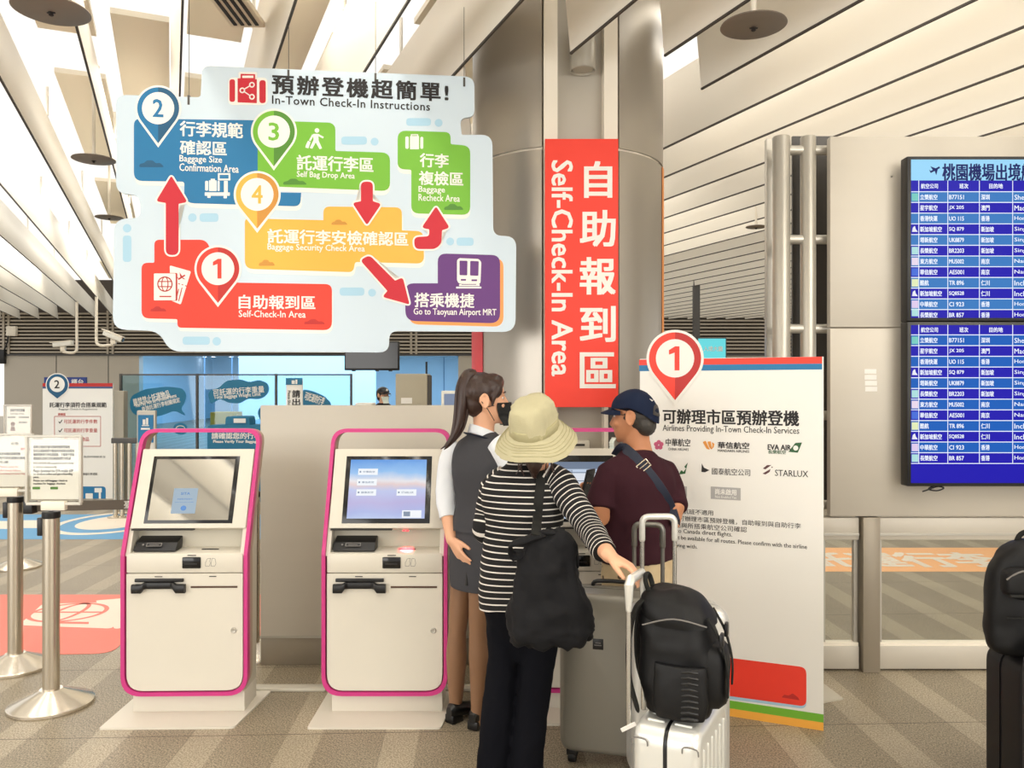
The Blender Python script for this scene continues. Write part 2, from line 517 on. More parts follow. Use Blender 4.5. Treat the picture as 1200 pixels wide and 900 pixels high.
obj('globe_icon', bm, SALMON, s, smooth=None)

s = sticker_root('floor_sticker', 'sky blue floor sticker with white outline icon beyond the left kiosk')
bm = BM(); gpoly(bm, [(-160, 603), (330, 603), (330, 632), (-190, 632)], r=0.1); obj('sticker_sheet', bm, FBLUE, s, smooth=None)
bm = BM(); c = G(135, 612); n = 48
for a, b2, rad in ((1.0, 0.86, 1.0), (0.62, 0.0, 1.0)):
    for i in range(n):
        t0, t1 = 2 * PI * i / n, 2 * PI * (i + 1) / n
        quad(bm, [(c.x + 0.62 * k * math.cos(t), c.y + 0.8 * k * math.sin(t), 0.0035) for k, t in ((a, t0), (a, t1), (max(b2, 0.01), t1), (max(b2, 0.01), t0))])
gpoly(bm, [(-20, 620), (20, 620), (20, 611), (-16, 611)], 0.0035); gpoly(bm, [(24, 619), (46, 619), (47, 610), (27, 610)], 0.0035)
obj('white_icon', bm, FWHITE, s, smooth=None)

s = sticker_root('floor_sticker', 'long orange floor sticker with white characters beyond the glass barrier')
bm = BM(); gpoly(bm, [(930, 642), (1500, 642), (1560, 670), (940, 670)], r=0.05); obj('sticker_sheet', bm, FORANGE, s, smooth=None)
bm = BM(); c = G(1068, 656); add_text(bm, '託運行李', c.x - 0.1, c.y, 1.75, 0.62, 0.0035, 0.03); obj('lettering', bm, FWHITE, s, smooth=None)

# ------------------------------------------------------------------ the ceiling: tilted blades under an open deck
ZB = CAM_Z + 1.85
UX, UY = -0.3915, 0.9202                    # blade direction
NX, NY = 0.9202, 0.3915
def cu(n, u, z): return Vector((NX * n + UX * u, NY * n + UY * u, z))
ceil = bpy.data.objects.new('ceiling', None); COL.objects.link(ceil); ceil['kind'] = 'structure'; WM['ceiling'] = Matrix.Identity(4)
TOPN, TOPZ = -0.05, 0.50
def blade(n, u0, u1):
    bm = BM(); t = 0.007; nd = Vector((TOPZ, -TOPN)).normalized() * t      # thickness across the plank
    sec = [(0, 0), (TOPN, TOPZ), (TOPN + nd.x, TOPZ + nd.y), (nd.x, nd.y)]
    A = [bm.verts.new(cu(n + a, u0, ZB + z)) for a, z in sec]; B = [bm.verts.new(cu(n + a, u1, ZB + z)) for a, z in sec]
    for i in range(4):
        f = bm.faces.new((A[i], A[(i + 1) % 4], B[(i + 1) % 4], B[i])); f.material_index = 0
        if i == 3: f.material_index = 1
    for Q in (A[::-1], B): bm.faces.new(Q).material_index = 0
    box(bm, (0, 0, 0), (1, 1, 1), M=Matrix(((NX * 0.012, UX * (u1 - u0), 0, cu(n, u0, 0).x - 0.003 * NX), (NY * 0.012, UY * (u1 - u0), 0, cu(n, u0, 0).y - 0.003 * NY), (0, 0, 0.012, ZB - 0.012), (0, 0, 0, 1))), mi=1)
    obj('ceiling_blade', bm, [BLADE, BLADE_E], ceil, smooth=False)


NS = [0.05 + 0.5 * k for k in range(-10, 34)]
CUT = {2.05: (3.99, 5.6), 2.55: (3.81, 5.6), 3.05: (4.15, 5.4), 1.55: (None, None)}
for n in NS:
    umax = (22.85 - NY * n) / UY; cut = None
    for k, v in CUT.items():
        if abs(k - n) < 1e-6 and v[0]: cut = v
    if cut: blade(n, -5.0, cut[0]); blade(n, cut[1], umax)
    else: blade(n, -5.0, umax)
# deck panels above, with bright open bays between them
rd = random.Random(3)
for i, n in enumerate(NS[:26]):
    u = -5 + (i % 3) * 0.9
    while u < 21:
        ln = 2.4 + 0.9 * rd.random()
        bm = BM()
        v = [cu(n + a, uu, z) for z in (ZB + 0.74, ZB + 0.78) for a, uu in ((0.06, u), (0.44, u), (0.44, u + ln), (0.06, u + ln))]
        vv = [bm.verts.new(p) for p in v]
        for f in ((3, 2, 1, 0), (4, 5, 6, 7), (0, 1, 5, 4), (1, 2, 6, 5), (2, 3, 7, 6), (3, 0, 4, 7)): bm.faces.new([vv[k] for k in f])
        if -1.2 < n < 3.2 or (n >= 3.2 and u < 3) or rd.random() < 0.3: obj('deck_panel', bm, DECK, ceil, smooth=False)
        else: bm.free()
        u += ln + 0.9
# thin hanger struts that carry the blades
for n in NS[:14]:
    for k in range(7):
        bm = BM(); u = -1 + 3.0 * k + (n % 1); p = cu(n + TOPN + 0.006, u, ZB + TOPZ); cyl(bm, p, p + Vector((0, 0, 0.25)), 0.012, seg=8); obj('hanger_strut', bm, BLADE, ceil)

# air vent in the deck
v = thing('air_vent', 'black slotted air vent set high in the ceiling above the instruction sign', 'vent', (0, 0, 0))
v0 = P(275, 8, 4.55); bm = BM()
box(bm, (v0.x - 0.1, v0.y - 0.24, v0.z - 0.012), (v0.x + 0.1, v0.y + 0.24, v0.z + 0.02), bev=0.004); obj('vent_frame', bm, DECK, v)
for k in range(4):
    bm = BM(); x = v0.x - 0.064 + 0.0427 * k; box(bm, (x - 0.010, v0.y - 0.2, v0.z - 0.018), (x + 0.010, v0.y + 0.2, v0.z - 0.004)); obj('vent_slot', bm, DARK, v)
bm = BM()
for sx in (-0.09, 0.09): box(bm, (v0.x + sx - 0.005, v0.y - 0.2, v0.z), (v0.x + sx + 0.005, v0.y - 0.19, ZB + 0.9))
obj('hanger', bm, BLADE, v)

# ------------------------------------------------------------------ far wall, louvre band, ticket room
DW = 23.0
def wx(px): return (px - 600) * DW / F
ZO = 2.46
bm = BM()
box(bm, (wx(5), DW, 0), (wx(163), DW + 0.25, ZO)); struct('wall_back', bm, WALLP, smooth=False)
bm = BM(); box(bm, (wx(537), DW, 0), (wx(1300), DW + 0.25, ZO)); struct('wall_back_right', bm, WALLP, smooth=False)
bm = BM(); box(bm, (-26, DW, 0), (-16.2, DW + 0.25, ZO)); struct('wall_back_left', bm, WALLP, smooth=False)
for i, px in enumerate((66, 127)):
    bm = BM(); box(bm, (wx(px) - 0.012, DW - 0.004, 0), (wx(px) + 0.012, DW, ZO)); struct('trim_%d' % (i + 1), bm, PIPE_D, smooth=False)
bm = BM(); box(bm, (-26, DW + 0.12, ZO), (wx(1300), DW + 0.3, 4.6)); struct('wall_louvre', bm, LOUV_D, smooth=False)
lv = bpy.data.objects.new('trim_louvre', None); COL.objects.link(lv); lv['kind'] = 'structure'; WM['trim_louvre'] = Matrix.Identity(4)
for k in range(12):
    bm = BM(); z = ZO + 0.03 + 0.1 * k; box(bm, (-26, DW - 0.02, z), (wx(1300), DW + 0.1, z + 0.05)); obj('louvre_slat', bm, LOUV, lv, smooth=False)
for px in (5, 11, 127, 133, 482, 488):
    bm = BM(); box(bm, (wx(px) - 0.03, DW - 0.05, ZO), (wx(px) + 0.03, DW - 0.02, 3.7)); obj('louvre_rail', bm, LOUV, lv, smooth=False)
bm = BM(); box(bm, (-26, DW - 0.04, ZO - 0.05), (wx(1300), DW + 0.3, ZO)); struct('trim_lintel', bm, PIPE_D, smooth=False)
ROOMW = mat('ticket_room_wall', (216, 232, 244), 0.35)
bm = BM(); box(bm, (wx(163) - 3.5, 38, 0), (wx(537) + 2, 38.2, 3.0)); struct('wall_room_back', bm, ROOMW, smooth=False)
bm = BM(); box(bm, (wx(163) - 3.7, DW + 0.3, 0), (wx(163) - 3.5, 38, 3.0)); struct('wall_room_left', bm, ROOMW, smooth=False)
bm = BM(); box(bm, (wx(537) + 0.1, DW + 0.3, 0), (wx(537) + 0.3, 38, 3.0)); struct('wall_room_right', bm, ROOMW, smooth=False)
bm = BM(); box(bm, (wx(163) - 3.5, DW + 0.3, 2.86), (wx(537) + 0.2, 38, 2.95)); struct('ceiling_room', bm, ROOMW, smooth=False)
bm = BM(); box(bm, (-9.2, DW + 4, 0), (-4.6, DW + 4.15, 2.86)); struct('wall_room_middle', bm, ROOMW, smooth=False)
for i, px in enumerate((197, 240, 272, 424, 520)):
    bm = BM(); X = (px - 600) * 37.9 / F if px > 410 or px < 230 else (px - 600) * 27 / F; Y = 37.98 if px > 410 or px < 230 else DW + 3.98
    box(bm, (X - 0.015, Y - 0.02, 0), (X + 0.015, Y + 0.02, 2.86)); struct('trim_room_%d' % (i + 1), bm, mat('room_seam', (120, 150, 178), 0.5), smooth=False)
LAMP = mat('downlight_lens', (226, 240, 255), 0.4, emit=9.0)
DLW = mat('downlight_rim', (240, 244, 250), 0.4)
for i, (px, py) in enumerate(((217, 423), (240, 425), (250, 427), (271, 430), (281, 432), (341, 421), (352, 423))):
    d = (2.86 - CAM_Z) * F / (450 - py) ; d = min(max(d, 23.8), 36.5) if not 27 < d < 27.3 else 26.8
    X = (px - 600) * d / F
    t = thing('ceiling_downlight', 'round white downlight in the blue lit room ceiling', 'downlight', (X, d, 2.86), group='downlights of the blue lit room')
    bm = BM(); lathe(bm, [(0.05, -0.002), (0.14, -0.004), (0.16, -0.02), (0.12, -0.03), (0.1, -0.012)], (0, 0, 0), 20); obj('rim', bm, DLW, t)
    bm = BM(); lathe(bm, [(0.02, -0.012), (0.10, -0.014), (0.09, -0.03), (0.02, -0.04)], (0, 0, 0), 18); obj('lens', bm, LAMP, t)

# ------------------------------------------------------------------ round column
CX, CY, CR = 0.357, 5.2, 0.612
ca = math.radians(4)                        # the recess faces the viewer, a little to the right
col = thing('column', 'round grey metal column carrying the red vertical banner', 'column', (CX, CY, 0)); col['kind'] = 'structure'
def shell(name, a0, a1, z0, z1, r, m, th=0.03):
    bm = BM(); n = 24; rows = []
    for z in (z0, z1):
        rows.append([[bm.verts.new((R * math.sin(a0 + (a1 - a0) * i / n), -R * math.cos(a0 + (a1 - a0) * i / n), z)) for i in range(n + 1)] for R in (r, r - th)])
    (o0, i0), (o1, i1) = rows
    for i in range(n):
        bm.faces.new((o0[i], o0[i + 1], o1[i + 1], o1[i])); bm.faces.new((i0[i + 1], i0[i], i1[i], i1[i + 1]))
        bm.faces.new((o1[i], o1[i + 1], i1[i + 1], i1[i])); bm.faces.new((i0[i], i0[i + 1], o0[i + 1], o0[i]))
    for i in (0, n): bm.faces.new((o0[i], o1[i], i1[i], i0[i]))
    obj(name, bm, m, col, angle=40)
ha = math.asin(0.226 / CR)
SEAM = 2.96
for z0, z1 in ((0, SEAM - 0.008), (SEAM + 0.008, 4.6)):
    shell('shell', ca + ha, ca + ha + 1.7, z0, z1, CR, COLM); shell('shell', ca - ha - 1.7, ca - ha, z0, z1, CR, COLM)
    shell('shell', ca + ha + 1.72, ca + 2 * PI - ha - 1.72, z0, z1, CR, COLM)
shell('seam_band', ca + ha, ca + 2 * PI - ha, SEAM - 0.01, SEAM + 0.01, CR - 0.012, COLW)
R4 = Matrix.Rotation(ca, 4, 'Z')
bm = BM(); box(bm, (-0.22, -0.50, 0), (0.22, -0.44, 4.6), M=R4); obj('recess_back', bm, COLM2, col, smooth=False)
for sx in (-1, 1):
    bm = BM(); box(bm, (min(sx * 0.215, sx * 0.135), -0.575, 0), (max(sx * 0.215, sx * 0.135), -0.5, 4.6), M=R4); obj('channel', bm, COLW if True else COLM, col, smooth=False)
bm = BM(); box(bm, (-0.225, -0.578, 0), (-0.16, -0.574, 1.5), M=R4); box(bm, (0.16, -0.578, 0), (0.225, -0.574, 1.5), M=R4); obj('lower_channel_plate', bm, PIPE_D, col, smooth=False)

# lamp can inside the recess
sl = thing('spotlight', 'grey cylinder spotlight hanging in the column recess above the red banner', 'lamp', P(683, 60, 4.62))
bm = BM(); lathe(bm, [(0.03, 0.9), (0.03, 0.13), (0.072, 0.12), (0.075, 0.115), (0.075, -0.11), (0.07, -0.115), (0.062, -0.10)], seg=28); obj('housing', bm, PIPE, sl)
bm = BM(); lathe(bm, [(0.02, -0.095), (0.063, -0.097), (0.06, -0.106), (0.02, -0.106)], seg=24); obj('lens', bm, COLM2, sl)

# side banners on the column
def side_banner(name, label, a0, a1, z0, z1, m, th=0.006):
    t = thing(name, label, 'banner', (CX, CY, z0)); bm = BM(); n = 8; R0, R1 = CR + 0.002, CR + th
    V = [[[bm.verts.new((R * math.sin(a0 + (a1 - a0) * i / n), -R * math.cos(a0 + (a1 - a0) * i / n), z)) for i in range(n + 1)] for R in (R1, R0)] for z in (0, z1 - z0)]
    (o0, i0), (o1, i1) = V
    for i in range(n):
        bm.faces.new((o0[i], o0[i + 1], o1[i + 1], o1[i])); bm.faces.new((i0[i + 1], i0[i], i1[i], i1[i + 1]))
        bm.faces.new((o1[i], o1[i + 1], i1[i + 1], i1[i])); bm.faces.new((i0[i], i0[i + 1], o0[i + 1], o0[i]))
    for i in (0, n): bm.faces.new((o0[i], o1[i], i1[i], i0[i]))
    obj('banner_sheet', bm, m, t); return t
tb = side_banner('column_banner', 'narrow orange banner wrapped on the right flank of the column', 1.22, 1.75, 1.0, 2.95, ORANGE2)
side_banner('column_banner', 'red banner on the left flank of the column behind the instruction sign', -1.55, -1.06, 1.3, 2.9, mat('banner_rose', (226, 74, 84), 0.5))

# red banner
b = Board('hanging_banner', 'tall red banner with white vertical lettering on the front of the column', 'banner', P(681, 477, 4.54), 0)
bm = BM(); p = b.poly([(638.5, 477), (724, 477), (724, 164), (638.5, 164)]); prism(bm, p, 0, 0.02); obj('banner_sheet', bm, RED, b.root, smooth=False)
bm = BM(); box(bm, (-0.2, 0.05, -0.03), (0.2, 0.12, 0)); box(bm, (-0.2, 1.3, -0.03), (0.2, 1.37, 0)); obj('mount', bm, PIPE_D, b.root, smooth=False)
bm = BM()
for ch, y0, y1 in (('自', 190, 233), ('助', 247, 290), ('報', 302, 346), ('到', 359, 401), ('區', 413, 455)):
    b.text(bm, ch, 679 if ch != '自' else 684, y0, 721 if ch != '自' else 717, y1, 0.0215, 0.028)
obj('large_lettering', bm, BOARD_W, b.root, smooth=None)
bm = BM(); b.text(bm, 'Self-Check-In Area', 646, 189, 671, 441, 0.0215, 0.026, rot=-PI / 2); obj('small_lettering', bm, BOARD_W, b.root, smooth=None)

# cream socket box low on the column
t = thing('socket_box', 'small cream box with a dark slot on the column above the right kiosk', 'socket', P(678, 526, 4.66))
bm = BM(); box(bm, (-0.062, -0.015, 0), (0.062, 0.12, 0.05), bev=0.006); obj('body', bm, CREAM, t)
bm = BM(); box(bm, (-0.035, -0.018, 0.018), (0.035, -0.012, 0.03)); obj('slot', bm, DARK, t)

# ------------------------------------------------------------------ grey partition behind the kiosks
DP = 4.56
x0, x1 = (305 - 600) * DP / F, (640 - 600) * DP / F
zt = CAM_Z - 25 * DP / F
pt = thing('partition_wall', 'low grey metal partition standing behind the middle kiosk', 'partition', ((x0 + x1) / 2, DP, 0)); hw_ = (x1 - x0) / 2
bm = BM(); box(bm, (-hw_, 0, 0.165), (hw_, 0.045, zt), bev=0.004); obj('panel', bm, PART, pt)
bm = BM(); box(bm, (-hw_, 0.004, 0), (hw_, 0.041, 0.16), bev=0.003); obj('kick_plate', bm, PART_D, pt)
bm = BM(); box(bm, (-hw_, -0.003, 0.156), (hw_, 0.046, 0.168)); obj('base_trim', bm, PIPE, pt, smooth=False)
# flat metal cable covers along the floor
for i, (a, c2, lb) in enumerate(((297, 384, 'flat grey cable cover on the floor between left and middle kiosk'), (522, 586, 'flat grey cable cover on the floor right of the middle kiosk'))):
    A = (a - 600) * 4.22 / F; B = (c2 - 600) * 4.22 / F
    t = thing('cable_cover', lb, 'cable cover', ((A + B) / 2, 4.2, 0)); bm = BM(); box(bm, (A - (A + B) / 2, -0.035, 0), (B - (A + B) / 2, 0.035, 0.018), bev=0.006); obj('cover_strip', bm, CREAM_D, t)
# ------------------------------------------------------------------ hanging instruction sign
S = Board('instruction_sign', 'large pale blue hanging sign mapping the check-in steps with arrows and pins', 'sign', P(370, 412, 4.25), math.radians(7.5))
outline = [(237, 77), (556, 90), (556, 137), (539, 138), (541, 158), (577, 158), (578, 276), (605, 277), (604, 389), (456, 388), (456, 413), (199, 412), (186, 388), (132, 386), (134, 257), (165, 255), (164, 228), (136, 227), (136, 111), (235, 114)]
rads = [10, 12, 12, 10, 2, 13, 10, 14, 15, 10, 18, 16, 14, 16, 14, 8, 12, 16, 12, 4]
bm = BM(); prism(bm, S.poly(rpoly(outline, rads)), -0.02, 0); obj('sign_panel', bm, SKYB, S.root, smooth=False)
L1, L2, L3, L4, L5, L6 = 0.0006, 0.0012, 0.0018, 0.0024, 0.003, 0.0036
def off(pts, dx, dy): return [(p[0] + dx, p[1] + dy) for p in pts]
Z_BLUE = rpoly([(157, 139), (302, 141), (302, 225), (353, 226), (352, 242), (216, 238), (216, 213), (157, 212)], [8, 0, 0, 0, 14, 12, 3, 10])
Z_GR1 = rpoly([(302, 141), (393, 144), (393, 177), (457, 179), (457, 224), (302, 218)], [0, 9, 2, 10, 10, 0])
Z_GR2 = rpoly([(466, 153), (528, 155), (528, 169), (551, 171), (551, 252), (482, 250), (482, 199), (466, 198)], [10, 9, 2, 9, 10, 9, 2, 9])
Z_OR = rpoly([(287, 256), (379, 258), (379, 242), (471, 243), (471, 270), (496, 271), (497, 309), (416, 307), (414, 319), (287, 315)], [5, 0, 8, 8, 0, 8, 9, 3, 8, 10])
Z_RED = rpoly([(181, 281), (242, 281), (262, 331), (389, 333), (389, 387), (208, 384), (208, 374), (166, 373), (166, 308), (181, 308)], [6, 8, 4, 8, 10, 8, 2, 9, 9, 2])
Z_PUR = rpoly([(475, 332), (513, 332), (513, 297), (586, 299), (586, 379), (475, 376)], [10, 0, 10, 10, 12, 12])
S.flat('zone_edge', [off(Z_BLUE, 1, 5), off(Z_GR1, 0, 5), off(Z_GR2, 0, 5), off(Z_OR, 1, 5), off(Z_RED, 1, 4)], BOARD_W, L1)
S.flat('zone_edge', [off(Z_PUR, 4, 4)], ORANGE2, L1)
for nm, zz, m in (('zone_panel', Z_BLUE, BLUE), ('zone_panel', Z_GR1, GREEN), ('zone_panel', Z_GR2, GREEN), ('zone_panel', Z_OR, ORANGE), ('zone_panel', Z_RED, RED), ('zone_panel', Z_PUR, PURPLE)):
    S.flat(nm, [zz], m, L2)
def cloud(cx, cy, wd, h): return rpoly([(cx - wd / 2, cy + h / 2), (cx - wd / 2 + 1, cy), (cx - wd * 0.3, cy - h * 0.1), (cx - wd * 0.2, cy - h * 0.5), (cx + wd * 0.05, cy - h * 0.5), (cx + wd * 0.15, cy - h * 0.05), (cx + wd * 0.32, cy - h * 0.15), (cx + wd / 2, cy + h / 2)], 3)
for m, cs in ((BLUE_D, [(178, 192, 30, 8)]), (GREEN_D, [(346, 213, 29, 7), (532, 242.5, 24, 7)]), (ORANGE_D, [(313, 308, 20, 7), (398, 260.5, 20, 6)]), (RED_D, [(186, 362, 20, 6), (369, 377, 26, 6)])):
    S.each('cloud_mark', [cloud(*c) for c in cs], m, L3)
pills = []
def pill(x0, y0, x1, y1): return rpoly([(x0, y0), (x1, y0), (x1, y1), (x0, y1)], 4)
for x0, y0, x1, y1, cx, cy, r in ((476, 138.5, 505, 147.5, 514, 144, 4.6), (400, 160, 430, 169.5, 439, 166, 4.6), (234, 250, 256, 260, 225.5, 255, 5), (522, 279, 555, 288, 527, 283, 0), (398, 337, 427, 346.5, 436, 343, 4.6), (214, 394.5, 246, 404, 254, 400, 5)):
    if r: pills.append([pill(x0, y0, x1, y1), circ(cx, cy, r, 18)])
    else: pills.append([circ(527.5, 283, 4.6, 18), pill(535, 278.5, 555, 288)])
pills.append([circ(149, 267.5, 5, 18), pill(144, 276, 154, 307)])
for pp_ in pills: S.flat('pill_mark', pp_, PILL, L1)


def pin(B, cx, cy, R, tip, digit, m, md, z, white=True, inner=0.70):
    """map pin: round head tapering to a tip, white edge, darker right half, white disc with a number"""
    def shape(R, tip, half=None):
        out = []
        d = tip - cy; a = math.asin(min(0.95, R / d)) ; t0 = -a
        n = 40; st, en = PI - 0 + a * 0, 0
        # arc from the lower right tangent over the top to the lower left tangent
        al = math.acos(min(0.95, R / d))
        A = [PI / 2 - al - k * (2 * PI - 2 * al) / n for k in range(n + 1)]
        for t in A: out.append((cx + R * math.cos(t), cy + R * math.sin(t)))
        out.append((cx, tip))
        if half:
            o2 = [p for p in out if p[0] >= cx - 0.01]
            o2 = [(cx, cy - R)] + sorted([p for p in o2 if p[0] > cx + 0.05 and p[1] < tip - 0.1], key=lambda p: math.atan2(p[1] - cy, p[0] - cx)) + [(cx, tip)]
            return o2
        return out
    rt = B.flat('map_pin', [shape(R, tip)], BOARD_W, z)
    B.flat('pin_body', [shape(R * 0.91, tip - R * 0.18)], m, z + 0.0006, rt)
    B.flat('pin_dark_half', [shape(R * 0.91, tip - R * 0.18, True)], md, z + 0.0010, rt)  # darker half belongs to the printed design
    B.flat('pin_disc', [circ(cx, cy, R * inner, 36)], BOARD_W, z + 0.0014, rt)
    bm = BM(); hgt = R * (0.78 if digit != '1' else 0.84); wd = hgt * (0.40 if digit == '1' else 0.6); B.text(bm, digit, cx - wd / 2, cy - hgt / 2, cx + wd / 2, cy + hgt / 2, z + 0.0019, 0.022)
    if digit == '1':
        bm.free(); bm = BM(); h2 = hgt / 2; w2 = R * 0.085
        prism(bm, B.poly([(cx - w2 + R * .07, cy + h2), (cx + w2 + R * .07, cy + h2), (cx + w2 + R * .07, cy - h2), (cx - w2 + R * .09, cy - h2), (cx - R * .21, cy - h2 + R * .13), (cx - R * .21, cy - h2 + R * .29), (cx - w2 + R * .07, cy - h2 + R * .22)]), z + 0.0019, z + 0.0019)
    obj('pin_number', bm, m, rt, smooth=None)
    return rt


pin(S, 185.5, 127, 27, 173, '2', BLUE, BLUE_D, L3); pin(S, 321, 154.5, 27, 200, '3', GREEN, GREEN_D, L3)
pin(S, 301.5, 228, 27.5, 273, '4', ORANGE, ORANGE_D, L4); pin(S, 255.5, 315, 27.5, 360, '1', RED, RED_D, L4)

arrows = [rpoly([(194.5, 299), (194.5, 238), (183, 236), (201, 206), (220, 237), (209.5, 239), (209.5, 299)], [7, 1, 4, 3, 4, 1, 7]),
          rpoly([(423, 213), (437, 213), (437, 236), (447, 239), (430, 264), (413, 238), (423, 236)], [6, 6, 1, 4, 3, 4, 1]),
          rpoly([(485, 278), (503, 277), (503, 269), (494, 267), (511, 242), (527, 267), (518, 270), (517, 286), (510, 292), (486, 292)], [6, 4, 1, 4, 3, 4, 1, 6, 6, 6]),
          rpoly([(422, 305), (433, 299), (463, 329), (472, 325), (480, 357), (448, 348), (454, 341)], [5, 5, 1, 4, 3, 4, 1])]
def grow(pts, k):
    n = len(pts); out = []
    ar = sum(pts[i - 1][0] * pts[i][1] - pts[i][0] * pts[i - 1][1] for i in range(n))
    sg = 1 if ar > 0 else -1
    for i in range(n):
        e = Vector(pts[(i + 1) % n]) - Vector(pts[i - 1])
        if e.length < 1e-6: out.append(pts[i]); continue
        e.normalize(); out.append((pts[i][0] + sg * e.y * k, pts[i][1] - sg * e.x * k))
    return out
for a in arrows:
    r = S.flat('arrow', [grow(a, 2.0)], BOARD_W, L5); S.flat('arrow_fill', [a], CRIM, L6, r)

# icons
def R4p(x0, y0, x1, y1, r=0.8): return rpoly([(x0, y0), (x1, y0), (x1, y1), (x0, y1)], r)
ic = S.flat('luggage_icon', [R4p(267.5, 91, 313.5, 123, 6), R4p(279.5, 84.5, 301.5, 96, 2)], BOARD_W, L1)
S.flat('icon_fill', [R4p(269, 93, 275.5, 119.5, 5), rpoly([(278.5, 92), (282, 92), (282, 86.5), (299, 87), (299, 93), (301, 93), (301, 121), (278.5, 120)], 0.6), R4p(304, 94, 311.5, 121, 5)], CRIM, L2, ic)
def seg(p, q, w):
    p, q = Vector(p), Vector(q); d = (q - p).normalized() * w / 2; n = Vector((-d.y, d.x)); return [p + n, q + n, q - n, p - n]
S.flat('share_mark', [seg((284, 106), (295, 99.5), 1.3), seg((284, 106), (295, 113.5), 1.3), circ(284, 106, 3.4, 16), circ(295.3, 99.5, 3.4, 16), circ(295.3, 113.6, 3.4, 16), R4p(284, 88.7, 297, 91.5, 0.3)], BOARD_W, L3, ic)
S.flat('share_hole', [circ(284, 106, 1.8, 12), circ(295.3, 99.5, 1.8, 12), circ(295.3, 113.6, 1.8, 12)], CRIM, L4, ic)
w_ = []
w_ += [R4p(240.5, 212, 244, 223.5, 1.5), R4p(245, 211.5, 254, 224, 0.5), R4p(255, 212, 257.5, 224, 1.5), R4p(247, 209.6, 252, 211.6, 0.3)]            # bag on the scale
w_ += [R4p(240, 225.5, 269.5, 229.5, 0.8), R4p(262.5, 212, 267, 226, 0.4), R4p(243, 229, 247, 232, 0.8), R4p(262, 229.5, 266, 232.5, 0.8), R4p(255.5, 203, 270, 211.5, 0.6)]
sc_ = S.flat('scale_icon', w_, BOARD_W, L3); S.flat('scale_screen', [R4p(257.5, 205, 268, 209.5, 0.3)], BLUE, L4, sc_)
wk = [circ(371.5, 153, 2.7, 16), rpoly([(367, 157), (373, 157), (373.5, 165), (377.5, 174), (374.5, 175), (370, 167), (366, 174.5), (363, 173.5), (367.5, 164)], 0.8), seg((372.5, 158), (379, 161.5), 2.2), seg((367, 158), (363, 165), 2.2), [(358.5, 170), (361, 165), (364, 166.5), (361.5, 174), (358, 173)]]
S.flat('walker_icon', wk, BOARD_W, L3)
S.flat('suitcase_icon', [R4p(475, 160, 479, 174.5, 2), R4p(480.5, 159.5, 491, 175, 0.5), R4p(492.5, 160.5, 496, 174.5, 2), seg((481.5, 158), (490, 158), 1.3), seg((482, 157.6), (482, 160), 1.3), seg((489.5, 157.6), (489.5, 160), 1.3)], BOARD_W, L3)
tk = rpoly([(199, 311), (224, 318), (212, 357), (200, 352)], 2); pp = S.flat('passport_icon', [tk], BOARD_W, L3)
S.flat('passport_cover', [R4p(180.5, 320, 208, 352.5, 1.5)], RED_D, L4, pp); S.flat('passport_cover', [R4p(180.5, 320.5, 206, 352, 1.2)], BOARD_W, L5, pp)
def ring(cx, cy, rx, ry, w, n=28):
    o = [(cx + rx * math.cos(2 * PI * i / n), cy + ry * math.sin(2 * PI * i / n)) for i in range(n)]; q = [(cx + (rx - w) * math.cos(2 * PI * i / n), cy + (ry - w) * math.sin(2 * PI * i / n)) for i in range(n)]
    return [[o[i], o[(i + 1) % n], q[(i + 1) % n], q[i]] for i in range(n)]
S.flat('globe_mark', ring(193.5, 333, 9, 9, 1.3) + ring(193.5, 333, 4.2, 9, 1.1) + [seg((185, 330), (202, 330), 1.1), seg((185, 336), (202, 336), 1.1), seg((187, 347.5), (201, 347.5), 1.4)], RED_D, L6, pp)
S.flat('plane_mark', [seg((209, 327.5), (217, 322.5), 1.8), [(211.5, 325), (210.5, 319), (213.5, 323.5)], [(213, 324.5), (218, 327.5), (214.5, 327)], [(208, 326), (207, 324), (210, 326.5)], seg((209.5, 338.5), (206.8, 350), 1.1), seg((213.5, 337), (209.5, 353), 1.1), seg((209, 332.5), (211, 333), 1), seg((213, 333.5), (215, 334), 1), seg((217, 334.8), (219, 335.3), 1)], RED_D, L4, pp)
tr = S.flat('train_icon', [rpoly([(535.5, 305), (538, 302.5), (561, 303.5), (564, 307), (563, 332), (559, 334), (538, 332.5), (535.5, 329)], 2), R4p(538, 333, 562, 335.3, 0.4), R4p(534.5, 336, 564, 338, 0.4)], BOARD_W, L3)
S.flat('train_window', [rpoly([(538.5, 305.5), (547.8, 305.7), (547.5, 322.8), (538.5, 322.5)], 1.2), rpoly([(551, 305.8), (561, 306.2), (560.5, 323.3), (550.8, 323)], 1.2), R4p(540, 327, 546, 329, 0.2), R4p(552.5, 327.5, 559, 329.5, 0.2), R4p(541, 332.9, 558, 333.7, 0.1)], PURPLE, L4, tr)

